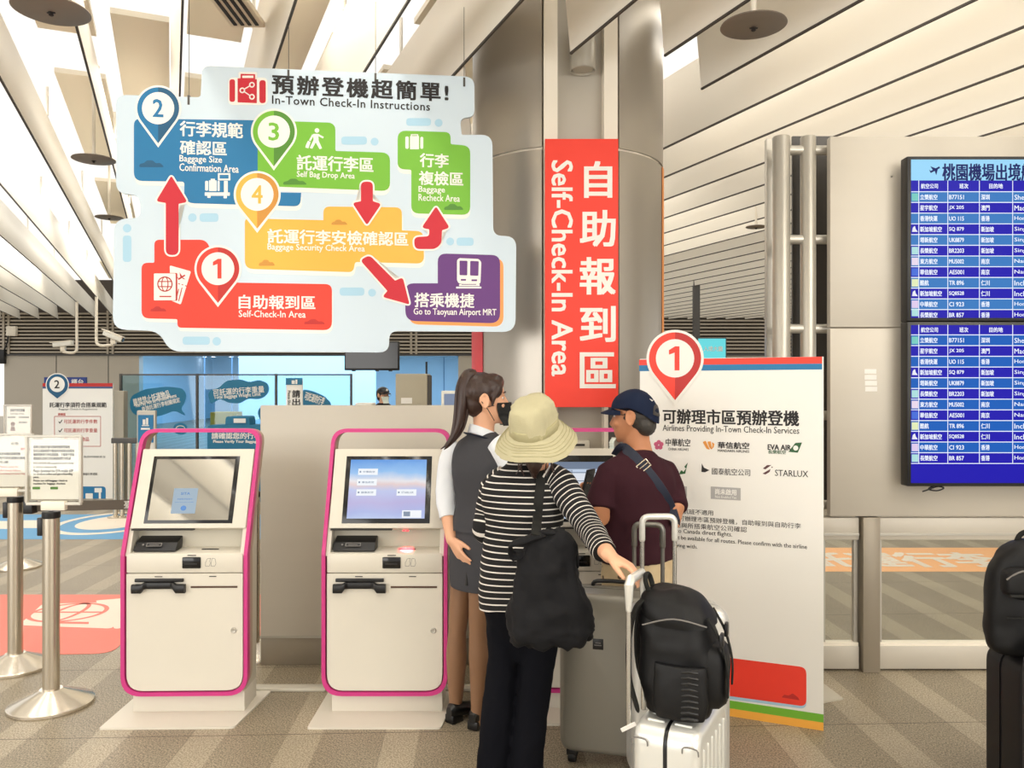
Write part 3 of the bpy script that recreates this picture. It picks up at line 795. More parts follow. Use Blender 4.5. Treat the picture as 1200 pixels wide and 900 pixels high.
# lettering
bm = BM(); S.text(bm, '預辦登機超簡單!', 320, 92, 527, 115, L3, 0.034, spacing=1.22); S.text(bm, 'In-Town Check-In Instructions', 320, 116, 505, 126, L3, 0.018, spacing=1.08); obj('title_lettering', bm, INK, S.root, smooth=None)
for t, x0, y0, x1, y1, bo in (('行李規範', 211, 143, 285, 161, .025), ('確認區', 211, 165, 266, 182, .025), ('Baggage Size', 210.5, 182.5, 260.5, 192.5, .018), ('Confirmation Area', 210.5, 192.5, 280, 201.5, .018),
                              ('託運行李區', 348, 183, 438, 201, .025), ('Self Bag Drop Area', 348, 201.5, 416, 210.5, .018), ('行李', 492, 180, 526, 196.5, .025), ('複檢區', 491, 201, 543, 217.5, .025), ('Baggage', 490.5, 218.5, 521.5, 227.5, .018), ('Recheck Area', 490.5, 228, 539, 236, .018),
                              ('託運行李安檢確認區', 314.5, 270, 479.5, 287, .025), ('Baggage Security Check Area', 314, 286.5, 428, 296, .018), ('自助報到區', 280, 346, 370, 362.5, .025), ('Self-Check-In Area', 280, 364, 358.5, 372, .018), ('搭乘機捷', 486, 343.5, 556, 360.5, .025), ('Go to Taoyuan Airport MRT', 485, 361.5, 582, 371.5, .018)):
    bm = BM(); S.text(bm, t, x0, y0, x1, y1, L3, bo); obj('zone_lettering', bm, BOARD_W, S.root, smooth=None)
bm = BM()
for px, py in ((221, 113), (338, 82), (440, 86), (544, 90)):
    q = S.uv(px, py); top = (ZB + 0.2 - S.o.z)
    tube(bm, [(q.x, q.y - 0.03, -0.01), (q.x, top, -0.01)], 0.0016, 6)
obj('hanging_wire', bm, PIPE_D, S.root)
bm = BM()
for px, py in ((221, 116), (338, 86), (440, 90), (544, 95)):
    q = S.uv(px, py); box(bm, (q.x - 0.006, q.y - 0.03, -0.021), (q.x + 0.006, q.y + 0.02, 0.001), bev=0.001)
obj('wire_clip', bm, PIPE_D, S.root)

# ------------------------------------------------------------------ white standee of airlines
A = Board('standee_board', 'tall white standee headed by a red pin numbered 1 listing airlines beside the glass barrier', 'sign', (1.437, 3.70, 0), math.radians(-23))
qr = A.uv(965, 856.5); A_w = 0.862; A_h = A.uv(963, 418).y
bm = BM(); prism(bm, [(-A_w, 0.0), (0, 0.0), (0, A_h), (-A_w, A_h)], -0.012, 0); obj('board', bm, BOARD_W, A.root, smooth=False)
px2 = (A_h) / 439.0
A.flat('colour_band', [[(x, y) for x, y in ((749, 421.5), (963.5, 418), (963.5, 426), (749, 428))]], RED, L1); A.flat('colour_band', [[(749, 428), (963.5, 426), (963.5, 433), (749, 435)]], BLUE, L1)
bm = BM(); prism(bm, [(-A_w, 0), (0, 0), (0, 0.038), (-A_w, 0.038)], L1, L1); obj('colour_band', bm, ORANGE, A.root, smooth=None)
bm = BM(); prism(bm, [(-A_w, 0.038), (0, 0.038), (0, 0.076), (-A_w, 0.076)], L1, L1); obj('colour_band', bm, GREEN, A.root, smooth=None)
A.flat('red_box_edge', [rpoly([(800, 768), (945, 784), (945, 831), (800, 812)], 8)], PILL, L1)
A.flat('red_box', [rpoly([(800, 764), (945, 782), (945, 828), (800, 808)], 8)], RED, L2); A.flat('cloud_mark', [rpoly([(916, 817), (919, 814), (924, 815), (929, 812.5), (935, 817), (937, 820.5)], 1)], RED_D, L3)
bm = BM(); 
pin_rt = pin(A, 791.4, 420, 33.5, 475, '1', RED, RED_D, 0.006, inner=0.67)
def pinback(cx, cy, R, tip):
    d = tip - cy; al = math.acos(R / d); n = 40
    return [(cx + R * math.cos(t), cy + R * math.sin(t)) for t in [PI / 2 - al - k * (2 * PI - 2 * al) / n for k in range(n + 1)]] + [(cx, tip)]
bm = BM(); prism(bm, A.poly(pinback(791.4, 420, 33.4, 474.8)), 0.0, 0.0058); obj('pin_plate', bm, BOARD_W, A.root, smooth=False)
bm = BM(); A.text(bm, '可辦理市區預辦登機', 774, 480, 934, 498, L2, 0.028); A.text(bm, 'Airlines Providing In-Town Check-In Services', 774, 499, 934, 509, L2, 0.008)
obj('title_lettering', bm, INK, A.root, smooth=None)
for t, x0, y0, x1, y1, bo in (('中華航空', 780, 514, 809, 523, .02), ('CHINA AIRLINES', 783, 525, 807, 528, .01), ('華信航空', 841, 518, 878, 526, .03), ('MANDARIN AIRLINES', 841, 527, 878, 530, .02), ('國泰航空公司', 834, 549, 879, 557, .01), ('STARLUX', 908, 551, 947, 558.5, .012),
                              ('EVA AIR', 899.5, 521, 927, 527.5, .035), ('飛往加拿大直飛航班不適用', 750, 595.5, 835, 601.5, .004), ('所搭乘航線均可辦理市區預辦登機，自助報到與自助行李', 750, 607, 935, 613.5, .004), ('託運，請先與所搭乘航空公司確認', 760, 613.5, 874, 620, .004),
                              ('Not applicable to Canada direct flights.', 752, 620, 857, 626.5, .012), ('Services may not be available for all routes. Please confirm with the airline', 752, 631, 942, 637.5, .012), ('you are flying with.', 768, 636.5, 817, 642.5, .012)):
    bm = BM(); A.text(bm, t, x0, y0, x1, y1, L2, bo); obj('body_lettering', bm, INK, A.root, smooth=None)
DGR = mat('logo_green', (40, 92, 52), 0.5)
bm = BM(); A.text(bm, '長榮航空', 900, 527.5, 921, 532, L2, .02); obj('logo_lettering', bm, DGR, A.root, smooth=None)
A.flat('airline_logo', [[(806, 542), (797, 553), (796, 556), (803, 555)], rpoly([(932, 519), (940, 518.5), (935, 530.5), (924, 529.5)], 0.6)], DGR, L2)
A.flat('logo_dot', [[(801, 546), (804, 549), (801, 553), (798, 550)], circ(932.5, 525, 3, 16)], BOARD_W, L3)
A.flat('airline_logo', [rpoly([(823.5, 518), (827, 516.5), (830, 523), (832, 527), (828, 526)], 1), rpoly([(829, 517.5), (833, 517), (834, 523), (834, 527), (831, 524)], 1), rpoly([(834, 518), (837.5, 520), (836.5, 524), (833.5, 527), (835, 522)], 1)], mat('logo_amber', (226, 150, 62), 0.5), L2)
A.flat('airline_logo', [circ(772 + 3.3 * math.cos(k * 2 * PI / 5 - PI / 2), 521.5 + 3.3 * math.sin(k * 2 * PI / 5 - PI / 2), 2.6, 14) for k in range(5)], mat('logo_plum', (206, 96, 130), 0.5), L2)
A.flat('airline_logo', [rpoly([(822.5, 543), (825, 548), (831.5, 551), (826, 553.5), (822, 553)], 0.5), ], INK, L2)
MAR = mat('logo_maroon', (92, 54, 56), 0.5)
A.flat('airline_logo', [rpoly([(894, 549), (899, 545), (904, 545), (897, 550)], 0.4), rpoly([(893.5, 555), (903, 549.5), (902, 553), (897, 556)], 0.4), circ(904.8, 547.5, 0.8, 8)], MAR, L2)
A.each('grey_notice', [[(833, 570), (868, 572), (868, 586.5), (833, 584.5)], [(797, 569.5), (805, 570), (805, 582), (797, 581.5)]], mat('notice_grey', (176, 174, 172), 0.5), L2)
bm = BM(); A.text(bm, '尚未啟用', 838, 573, 863, 580, L3, .03); A.text(bm, 'Not Enabled Yet', 838, 581, 863, 584, L3, .015); obj('notice_lettering', bm, BOARD_W, A.root, smooth=None)
bm = BM()
for x in (-0.06, -0.75):
    box(bm, (x - 0.004, 0.0, -0.25), (x + 0.004, 0.008, -0.012)); prism_pts = None
    v = [bm.verts.new(p) for p in ((x - 0.004, 0.008, -0.25), (x - 0.004, 0.008, -0.012), (x - 0.004, 0.5, -0.012), (x + 0.004, 0.008, -0.25), (x + 0.004, 0.008, -0.012), (x + 0.004, 0.5, -0.012))]
    for f in ((0, 1, 2), (5, 4, 3), (0, 3, 4, 1), (1, 4, 5, 2), (2, 5, 3, 0)): bm.faces.new([v[i] for i in f])
obj('strut_foot', bm, CREAM_D, A.root, smooth=False)
t = thing('floor_plate', 'beige triangular metal plate on the floor behind the right edge of the tall standee', 'plate', G(975, 815))
bm = BM(); o = G(975, 815); prism(bm, [(p - o).to_2d() for p in (G(955, 826), G(988, 820), G(966, 803), G(950, 803))], 0, 0.008); obj('plate', bm, CREAM_D, t, smooth=False)

# ------------------------------------------------------------------ flight information wall, pipe rack, screens, barrier
DF = 4.45
def fx(px, d=DF): return (px - 600) * d / F
def fz(py, d=DF): return CAM_Z - (py - 450) * d / F
X0, X1 = fx(973), 3.9
t = thing('display_wall', 'beige metal wall panel that carries the two blue flight screens', 'wall panel', (X0, DF, 0))
bm = BM(); box(bm, (0, 0, fz(605)), (X1 - X0, 0.05, fz(385)), bev=0.003); obj('lower_panel', bm, PART, t)
bm = BM(); box(bm, (0, 0, fz(383.4)), (X1 - X0, 0.05, fz(160)), bev=0.003); obj('upper_panel', bm, PART, t)
bm = BM(); lathe(bm, [(0.006, -0.006), (0.006, 0.0)], (fx(1045) - X0, 0.0, fz(207)), 12, M=Matrix.Rotation(PI / 2, 4, 'X')); obj('screw_hole', bm, DARK, t)
for k in range(4):
    bm = BM(); x = fx(1013 + 0.3 * k) - X0; z = fz(438 + 6.9 * k); box(bm, (x, -0.0015, z), (x + 0.066, -0.0002, z + 0.026)); obj('paper_tag', bm, BOARD_W, t, smooth=False)
    bm = BM(); add_text(bm, 'TYMC %d' % (k + 3), x + 0.036, 0, 0.04, 0.006, 0, 0.01, M=Matrix(((1, 0, 0, 0), (0, 0, 1, -0.002), (0, 1, 0, z + 0.008), (0, 0, 0, 1)))); bm.free()

t = thing('pipe_rack', 'rack of satin grey steel pipes at the side of the flight display wall', 'rack', (fx(930), DF + 0.1, 0))
o_ = Vector((fx(930), DF + 0.1, 0))
for px, r in ((917, 0.05), (948.5, 0.043)):
    bm = BM(); x = fx(px, DF + 0.08) - o_.x; lathe(bm, [(r * 0.9, 0), (r, 0.005), (r, fz(161, DF + 0.08)), (r * 0.93, fz(160, DF + 0.08) + 0.004)], (x, 0, 0), 28); obj('upright_pipe', bm, PIPE, t)
for py in (175, 280, 385, 487, 592):
    bm = BM(); z = fz(py, DF + 0.08); cyl(bm, (fx(917, DF + 0.08) - o_.x, 0, z), (fx(985) - o_.x, 0, z), 0.027, seg=20); obj('cross_pipe', bm, PIPE, t)
bm = BM(); box(bm, (fx(896, DF + .3) - o_.x, 0.16, 0), (fx(907, DF + .3) - o_.x, 0.2, fz(165, DF + 0.3))); obj('side_plate', bm, PIPE, t, smooth=False)
bm = BM(); box(bm, (fx(926, DF + .3) - o_.x, 0.16, 0.9), (fx(973, DF + .3) - o_.x, 0.18, fz(162, DF + 0.3))); obj('back_plate', bm, PIPE_D, t, smooth=False)

ROW_A = mat('screen_row_light', (56, 124, 196), 0.4, emit=0.9); ROW_A2 = mat('screen_row_mid', (20, 96, 190), 0.4, emit=0.9); ROW_B = mat('screen_row_dark', (28, 18, 178), 0.4, emit=0.9)
SHEAD = mat('screen_header', (150, 210, 244), 0.4, emit=1.0); SW = mat('screen_white', (238, 244, 255), 0.4, emit=1.0); SNAVY = mat('screen_navy', (22, 40, 130), 0.4, emit=0.5)
rows = [('立榮航空', 'B77151', '深圳', 'Shenzhen'), ('星宇航空', 'JX 205', '澳門', 'Macau'), ('香港快運', 'UO 115', '香港', 'Hong Kong'), ('新加坡航空', 'SQ 879', '新加坡', 'Singapore'), ('塔新航空', 'UK8879', '新加坡', 'Singapore'), ('長榮航空', 'BR2203', '新加坡', 'Singapore'),
        ('東方航空', 'MU5002', '南京', 'Nanjing'), ('華信航空', 'AE5001', '南京', 'Nanjing'), ('酷航', 'TR 896', '仁川', 'Incheon'), ('新加坡航空', 'SQ8528', '仁川', 'Incheon'), ('中華航空', 'CI 923', '香港', 'Hong Kong'), ('長榮航空', 'BR 857', '香港', 'Hong Kong')]
LOGO = [(120, 206, 196), None, None, (238, 240, 250), None, (176, 226, 226), (236, 220, 240), (70, 110, 220), (230, 240, 190), (238, 240, 250), (226, 206, 240), (176, 226, 226)]
DSC = 4.33
def screen(label, ytop, ybot, title, y_head, y_row0, pitch, light):
    W = 350
    b = Board('flight_screen', label, 'screen', P(1063, ybot, DSC), 0)
    k = DSC / F
    H = (ybot - ytop) * k; Wm = W * k
    bm = BM(); box(bm, (0, 0, -0.075), (Wm, H, 0), bev=0.006); obj('bezel', bm, BLACK, b.root)
    bm = BM(); box(bm, (0.15, H * 0.25, -0.115), (Wm - 0.15, H * 0.75, -0.07)); obj('wall_mount', bm, PIPE_D, b.root)
    def rc(x0, y0, x1, y1): return [(x0, y0), (x1, y0), (x1, y1), (x0, y1)]
    xr = 1063 + W - 5; x0 = 1067.5
    d = b.flat('display', [rc(x0, ytop + 4, xr, ybot - 4)], ROW_B, 0.0006)
    cols = [1076.5, 1110.5, 1147.5, 1186.5, 1262, 1330]
    if title:
        b.flat('title_band', [rc(x0, ytop + 4, xr, y_head)], SHEAD, 0.0012, d)
        bm = BM(); b.text(bm, '桃園機場出境航班資訊', 1104, ytop + 8.5, 1258, ytop + 29, 0.0018, 0.025); obj('title_lettering', bm, SNAVY, d, smooth=None)
        pl = [seg((1090, ytop + 19), (1101, ytop + 13), 2.2), [(1093, ytop + 16.5), (1090, ytop + 12), (1097, ytop + 14.5)], [(1095, ytop + 17), (1097, ytop + 22.5), (1099, ytop + 14.5)], [(1090, ytop + 18.5), (1088.5, ytop + 16), (1092, ytop + 18)]]
        b.flat('plane_mark', pl, SNAVY, 0.0018, d)
    la, dk, ln = [], [], []
    for i in range(12):
        ya, yb = y_row0 + pitch * i, y_row0 + pitch * (i + 1)
        if yb > ybot - 4: yb = ybot - 4
        if i % 2 == 0: la.append(rc(x0, ya, xr, yb))
        ln.append(rc(x0, ya - 0.5, xr, ya + 0.4))
    for c in cols: ln.append(rc(c - 0.4, y_head, c + 0.4, min(y_row0 + pitch * 12, ybot - 4)))
    if not title: ln.append(rc(x0, y_row0 + 12 * pitch - .4, xr, y_row0 + 12 * pitch + .4))
    b.flat('row_band', la, light, 0.0012, d); b.flat('grid_line', ln, SW, 0.0018, d)
    bm = BM(); ym = (y_head + y_row0) / 2
    for t_, a, c in (('航空公司', 1079, 1099), ('班次', 1124, 1134.5), ('目的地', 1159, 1175)): b.text(bm, t_, a, ym - 3, c, ym + 3, 0.0018, .022)
    obj('head_lettering', bm, SW, d, smooth=None)
    for i, (a, f_, c, e) in enumerate(rows):
        y = y_row0 + pitch * (i + 0.5); hgt = 3.2
        if y + hgt > ybot - 4: y = ybot - 4 - hgt - 0.6
        bm = BM(); b.text(bm, a, 1078, y - hgt, 1078 + 5.1 * len(a), y + hgt, 0.0018, .022)
        b.text(bm, f_, 1112, y - 2.6, 1112 + 2.9 * len(f_), y + 2.6, 0.0018, .022)
        b.text(bm, c, 1149.5, y - hgt, 1149.5 + 5 * len(c), y + hgt, 0.0018, .022)
        b.text(bm, e, 1188.5, y - 2.8, 1188.5 + 3.9 * len(e), y + 3.2, 0.0018, .015); obj('row_lettering', bm, SW, d, smooth=None)
    for i, c in enumerate(LOGO):
        if c is None: continue
        y = y_row0 + pitch * (i + 0.5)
        if y + 4 > ybot - 4: y -= 3
        lm = mat('screen_logo_%d_%d_%d' % c, c, 0.4, emit=0.9)
        if i in (3, 9): sh = [rpoly([(1068.5, y + 3), (1069.5, y - 2), (1072, y - 4), (1073, y), (1075.5, y + 3)], 0.6)]
        else: sh = [rc(1068.2, y - 4.4, 1075.8, y + 4.4)]
        b.flat('airline_logo', sh, lm, 0.0018, d)
    return b
screen('upper flight screen with a pale title band above its rows', 183, 376.5, True, 211.5, 224.8, 12.55, ROW_A)
screen('lower flight screen with an empty blue strip under its rows', 377, 570, False, 380.5, 392.5, 12.55, ROW_A2)
t = thing('cable', 'short black cable tied up below the lower flight screen', 'cable', P(1094, 572, DSC))
bm = BM(); o_ = P(1094, 572, DSC)
tube(bm, smooth_path([P(1081, 576, DSC) - o_, P(1090, 573, DSC) - o_, P(1099, 570, DSC + .02) - o_, P(1106, 572, DSC) - o_, P(1098, 575, DSC) - o_, P(1088, 573, DSC) - o_, P(1097, 568, DSC + .03) - o_]), 0.004, 8); obj('cord', bm, CABLE, t)

# glass barrier under the display wall
DB = 4.49
def gx(px): return (px - 600) * DB / F
def gz(py): return CAM_Z - (py - 450) * DB / F
t = thing('glass_barrier', 'glass barrier with metal rail and kick plate below the flight display wall', 'barrier', (gx(1017), DB, 0)); o_ = Vector((gx(1017), DB, 0))
for a, c in ((963, 1005), (1029, 1290)):
    xa, xb = gx(a) - o_.x, gx(c) - o_.x
    bm = BM(); box(bm, (xa, -0.02, gz(632)), (xb, 0.06, gz(606)), bev=0.004); obj('top_rail', bm, PART, t)
    bm = BM(); box(bm, (xa, -0.024, gz(627)), (xb, -0.012, gz(624)), bev=0.001); obj('rail_lip', bm, PIPE, t, smooth=False)
    bm = BM(); box(bm, (xa, -0.02, 0.012), (xb, 0.05, gz(756)), bev=0.003); obj('kick_plate', bm, PART, t)
    bm = BM(); box(bm, (xa, -0.012, gz(756)), (xb, 0.04, gz(752.5))); obj('sill_strip', bm, COLW, t, smooth=False)
    bm = BM(); box(bm, (xa + 0.03, 0.012, gz(756)), (xb - 0.03, 0.022, gz(632))); obj('glass_pane', bm, GLASS, t, smooth=False)
    for xe in ((xa, xa + 0.02), (xb - 0.02, xb)):
        bm = BM(); box(bm, (xe[0], 0.0, gz(756)), (xe[1], 0.03, gz(632))); obj('pane_edge', bm, PIPE, t, smooth=False)
bm = BM(); box(bm, (gx(1007) - o_.x, -0.05, 0), (gx(1027) - o_.x, 0.06, gz(605)), bev=0.004); obj('post', bm, PART_D, t)

# ------------------------------------------------------------------ round ceiling discs on rods
def disc(px, py, w, d, label, zrod):
    p = P(px, py, d); r = w * d / F / 2
    t = thing('ceiling_disc', label, 'ceiling fixture', p)
    bm = BM(); lathe(bm, [(r * 0.3, -0.010), (r * 0.93, -0.006), (r, -0.001), (r * 0.98, 0.005), (r * 0.4, 0.018), (r * 0.2, 0.022)], seg=44); obj('disc', bm, mat('bronze_grey_disc', (132, 122, 110), 0.45, metal=0.3), t)
    bm = BM(); lathe(bm, [(0.006, -0.026), (0.011, -0.022), (0.008, -0.014), (0.016, -0.008)], seg=12); box(bm, (-0.018, -0.004, -0.014), (0.018, 0.004, -0.009)); obj('nozzle', bm, DARK, t)
    bm = BM(); cyl(bm, (0, 0, 0.015), (0, 0, zrod - p.z), 0.013, seg=14); lathe(bm, [(0.02, 0.018), (0.02, 0.05), (0.014, 0.055)], seg=14); obj('rod', bm, COLW, t)
    bm = BM(); lathe(bm, [(0.04, zrod - p.z - 0.01), (0.04, zrod - p.z)], seg=20); obj('ceiling_plate', bm, COLW, t)
disc(60, 12, 84, 3.55, 'round ceiling disc cut by the top edge above the hanging sign', 3.9)
disc(883, 30, 76, 3.6, 'round ceiling disc beside the column top over the pale blades', 3.9)
disc(110, 187, 48, 6.3, 'round ceiling disc on a long white rod beside the hanging sign', 4.1)
disc(128, 255, 31, 9.2, 'smaller far ceiling disc on a rod just below the other by the hanging sign', 4.2)
disc(886, 266, 24, 9.0, 'small far ceiling disc behind the steel pipe rack', 4.1)

# ------------------------------------------------------------------ wall cameras on pipes
def cctv(px, py, d, drop_px, side, tilt, label, zt):
    p = P(px, py, d); t = thing('security_camera', label, 'camera', p)
    Mx = Matrix.Rotation(tilt, 4, 'Y'); L = 0.42
    bm = BM(); box(bm, (-L / 2, -0.07, -0.055), (L / 2, 0.07, 0.05), M=Mx, bev=0.015); obj('housing', bm, WHITE, t)
    bm = BM(); box(bm, (-L / 2 - 0.05, -0.08, 0.045), (L / 2, 0.08, 0.062), M=Mx, bev=0.004); obj('sun_shield', bm, COLW, t)
    e = -1 if side > 0 else 1
    bm = BM(); cyl(bm, Mx @ Vector((e * L / 2, 0, 0)), Mx @ Vector((e * (L / 2 + 0.012), 0, 0)), 0.045, seg=16); obj('lens', bm, BLACK, t)
    bm = BM(); box(bm, (-0.05, -0.04, -0.17), (0.05, 0.04, -0.04), bev=0.01); obj('bracket', bm, COLW, t)
    x = drop_px * d / F
    bm = BM(); tube(bm, smooth_path([(0, 0, -0.18), (x * 0.6, 0, -0.2), (x * 0.92, 0, -0.17), (x, 0, -0.06), (x, 0, 0.3)]) + [Vector((x, 0, zt - p.z))], 0.03, 12); obj('drop_pipe', bm, COLW, t)
cctv(74, 403, 18, 16, 1, math.radians(-6), 'white security camera on a bent pipe nearer the wall corner', 3.45)
cctv(133, 394, 17, -20, -1, math.radians(22), 'white security camera on a bent pipe beside the hanging sign', 3.45)
t = thing('junction_box', 'small pale junction box on the dark louvres', 'box', P(13, 388, DW - 0.1)); bm = BM(); box(bm, (-0.14, -0.02, -0.14), (0.14, 0.1, 0.14), bev=0.02); obj('box_body', bm, COLW, t)
bm = BM(); tube(bm, [(-0.08, 0, -0.12), (-0.1, 0, -0.3), (-0.22, 0, -0.6)], 0.02, 8); obj('lead', bm, CABLE, t)
t = thing('wall_screen', 'dark screen edge high on the far wall at the picture border', 'screen', P(-6, 418, DW - 0.1)); bm = BM(); box(bm, (-0.6, -0.02, -0.2), (0.27, 0.1, 0.2), bev=0.01); obj('casing', bm, BLACK, t)
bm = BM(); box(bm, (-0.2, 0.1, -0.1), (0.0, 0.14, 0.1)); obj('wall_mount', bm, PIPE_D, t)
# ------------------------------------------------------------------ self check-in kiosks
KD = 3.87
ZK, DK = 0.78, 0.0                 # kink height
def lean(z): return 0.39 * (z - ZK) if z > ZK else 0.0     # depth of the front at a height
HWK = 0.303
SCRG = mat('kiosk_screen_glass', (168, 166, 160), 0.05, metal=0.8)
KGLOSS = mat('black_gloss', (12, 12, 14), 0.12)
def make_kiosk(label):
    t = thing('check_in_kiosk', label, 'kiosk', (0, KD, 0), group=None)
    # magenta band: closed loop swept round the front
    prof = []
    zb, ztop = 0.098, 1.372
    def loop(inset, nz=0):
        h = HWK - inset; hb = h; ht = HWK - 0.02 * 0 - inset
        r = [0.10 - inset * 0.6, 0.10 - inset * 0.6, 0.075 - inset * 0.6, 0.075 - inset * 0.6]
        pts = [(-h, zb + inset), (h, zb + inset), (h, ZK), (ht, ztop - inset), (-ht, ztop - inset), (-h, ZK)]
        return rpoly(pts, [r[0], r[1], 0.02, r[2], r[3], 0.02], 7)
    o, i = loop(0.0), loop(0.018)
    def sweep(bm, A, B, da, db, mi=0):
        n = len(A); V = [[bm.verts.new((p.x, lean(p.y) + dd, p.y)) for p in L] for L, dd in ((A, da), (A, db), (B, db), (B, da))]
        for k in range(4):
            X, Y = V[k], V[(k + 1) % 4]
            for j in range(n): bm.faces.new((X[j], X[(j + 1) % n], Y[(j + 1) % n], Y[j])).material_index = mi
    bm = BM(); sweep(bm, o, i, -0.012, 0.028)
    es = [e for e in bm.edges if e.calc_face_angle(0) > 0.9]
    bmesh.ops.bevel(bm, geom=es, offset=0.006, segments=2, affect='EDGES')
    obj('magenta_frame', bm, PINK, t, angle=45)
    bm = BM(); sweep(bm, loop(0.005), loop(0.019), 0.028, 0.085); obj('inner_band', bm, TAUPE, t, angle=45)
    # cabinet: side profile extruded across
    HB = 0.276
    bm = BM()
    pr = [(0.012, 0.0), (0.225, 0.0), (0.225, 0.93), (0.262, 1.20), (0.25, 1.262), (0.095, 1.262 * 0 + 1.0), (0.085, ZK + 0.10), (0.10, ZK + 0.0), (0.012, ZK)]
    pr = [(0.03, 0.105), (0.225, 0.105), (0.235, 0.93), (0.272, 1.24), (0.205, 1.262), (0.12, 0.92), (0.12, ZK), (0.012, ZK), (0.012, 0.125)]
    a = [bm.verts.new((-HB, y, z)) for y, z in pr]; c = [bm.verts.new((HB, y, z)) for y, z in pr]
    bm.faces.new(a); bm.faces.new(c[::-1])
    for k in range(len(pr)): j = (k + 1) % len(pr); bm.faces.new((a[k], c[k], c[j], a[j]))
    obj('cabinet', bm, CREAM_D, t, smooth=False)
    # recess side cheeks
    for sx in (-1, 1):
        bm = BM(); pts = [(0.0, ZK - 0.01), (0.14, ZK - 0.01), (0.20, 1.2), (0.05, 0.905)]
        xa, xb = sorted((sx * (HB + 0.008), sx * (HB - 0.012)))
        q = [[bm.verts.new((x, y, z)) for y, z in pts] for x in (xa, xb)]
        bm.faces.new(q[0]); bm.faces.new(q[1][::-1])
        for k in range(4): j = (k + 1) % 4; bm.faces.new((q[0][k], q[1][k], q[1][j], q[0][j]))
        obj('side_cheek', bm, CREAM, t, smooth=False)
    # screen panel, leaning back
    sl = math.atan(0.39)
    def LP(x, s, n):      # point on the leaning plane: s = height, n = out of the plane
        return Vector((x, lean(s) - n * math.cos(sl) + 0.004, s + n * math.sin(sl)))
    def lbox(bm, x0, x1, s0, s1, n0, n1, bev=0.0, mi=0):
        M = Matrix(((1, 0, 0, 0), (0, math.sin(sl), -math.cos(sl), 0.004), (0, math.cos(sl), math.sin(sl), 0), (0, 0, 0, 1)))
        # local: x, along slope, out
        l0, l1 = (s0 - ZK) / math.cos(sl), (s1 - ZK) / math.cos(sl)
        T = Matrix.Translation((0, 0, ZK)) @ M
        return box(bm, (x0, l0, n0), (x1, l1, n1), M=T, bev=bev, mi=mi)
    t_lbox = lbox
    bm = BM(); lbox(bm, -0.279, 0.279, 0.893, 1.268, -0.03, 0.012, bev=0.004); obj('screen_panel', bm, CREAM, t)
    bm = BM(); lbox(bm, -0.218, 0.212, 0.915, 1.232, 0.008, 0.0135, bev=0.001); sc = obj('screen', bm, KGLOSS, t)
    # shelf
    bm = BM(); v = box(bm, (-0.274, 0.0, ZK - 0.015), (0.274, 0.125, ZK + 0.002), bev=0.003)
    for q in v: q.co.z += max(0, q.co.y) * 0.12
    obj('shelf', bm, CREAM, t)
    bm = BM(); box(bm, (-0.274, 0.105, ZK), (0.274, 0.122, 0.94)); obj('recess_back', bm, CREAM_D, t, smooth=False)
    bm = BM(); v = box(bm, (-0.255, 0.012, ZK + 0.008), (-0.05, 0.1, ZK + 0.05), bev=0.006)
    for q in v:
        if q.co.z > ZK + 0.03: q.co.y += 0.028; q.co.x += 0.0
        if q.co.z > ZK + 0.03 and q.co.y > 0.08: q.co.z += 0.025
    pr_ = obj('passport_reader', bm, BLACK, t)
    bm = BM()
    M = Matrix(((1, 0, 0, 0), (0, 0.62, -0.78, 0.03), (0, 0.78, 0.62, ZK + 0.0285), (0, 0, 0, 1)))
    prism(bm, rpoly([(-0.195, -0.004), (-0.12, -0.004), (-0.12, 0.016), (-0.195, 0.016)], 0.004), 0.0, 0.0); [None for _ in ()]
    prism(bm, rpoly([(-0.191, -0.001), (-0.124, -0.001), (-0.124, 0.013), (-0.191, 0.013)], 0.003), 0.0002, 0.0002, 1)
    prism(bm, circ(-0.21, 0.006, 0.005, 10), 0.0, 0.0); prism(bm, [(-0.18, 0.003), (-0.135, 0.003), (-0.135, 0.006), (-0.18, 0.006)], 0.0006, 0.0006)
    for q in bm.verts: q.co = M @ Vector((q.co.x, q.co.y, q.co.z + 0.012))
    obj('reader_mark', bm, [INKG, BLACK], pr_, smooth=None)
    bm = BM(); v = box(bm, (0.06, 0.055, ZK + 0.004), (0.142, 0.066, ZK + 0.0125)); obj('barcode_slot', bm, DARK, t, smooth=False)
    bm = BM(); box(bm, (-0.27, 0.03, 0.888), (0.03, 0.05, 0.894)); obj('lip_gap', bm, DARK, t, smooth=False)
    # card strip
    bm = BM(); box(bm, (-0.278, -0.004, 0.6905), (0.278, 0.02, ZK - 0.002), bev=0.003); obj('card_strip', bm, CREAM, t)
    bm = BM(); box(bm, (-0.01, -0.012, 0.712), (0.078, 0.01, 0.766), bev=0.004); cs = obj('card_reader', bm, KGLOSS, t)
    bm = BM(); box(bm, (0.004, -0.0145, 0.732), (0.062, -0.0115, 0.738)); obj('card_slot', bm, DARK, cs, smooth=False)
    bm = BM(); box(bm, (0.014, -0.006, 0.772), (0.055, -0.003, 0.776)); obj('indicator_slot', bm, DARK, t, smooth=False)
    bm = BM()
    for pts in ([(0.1, 0.722), (0.118, 0.722), (0.124, 0.738), (0.12, 0.745), (0.125, 0.76), (0.108, 0.757), (0.104, 0.745), (0.1, 0.74)], [(0.126, 0.722), (0.145, 0.722), (0.15, 0.735), (0.146, 0.757), (0.132, 0.76), (0.128, 0.742)]):
        for k in range(len(pts)):
            for p in [seg(pts[k], pts[(k + 1) % len(pts)], 0.0018)]: vs = [bm.verts.new((q[0], -0.0046, q[1])) for q in p]; bm.faces.new(vs)
    obj('ticket_mark', bm, INKG, t, smooth=None)
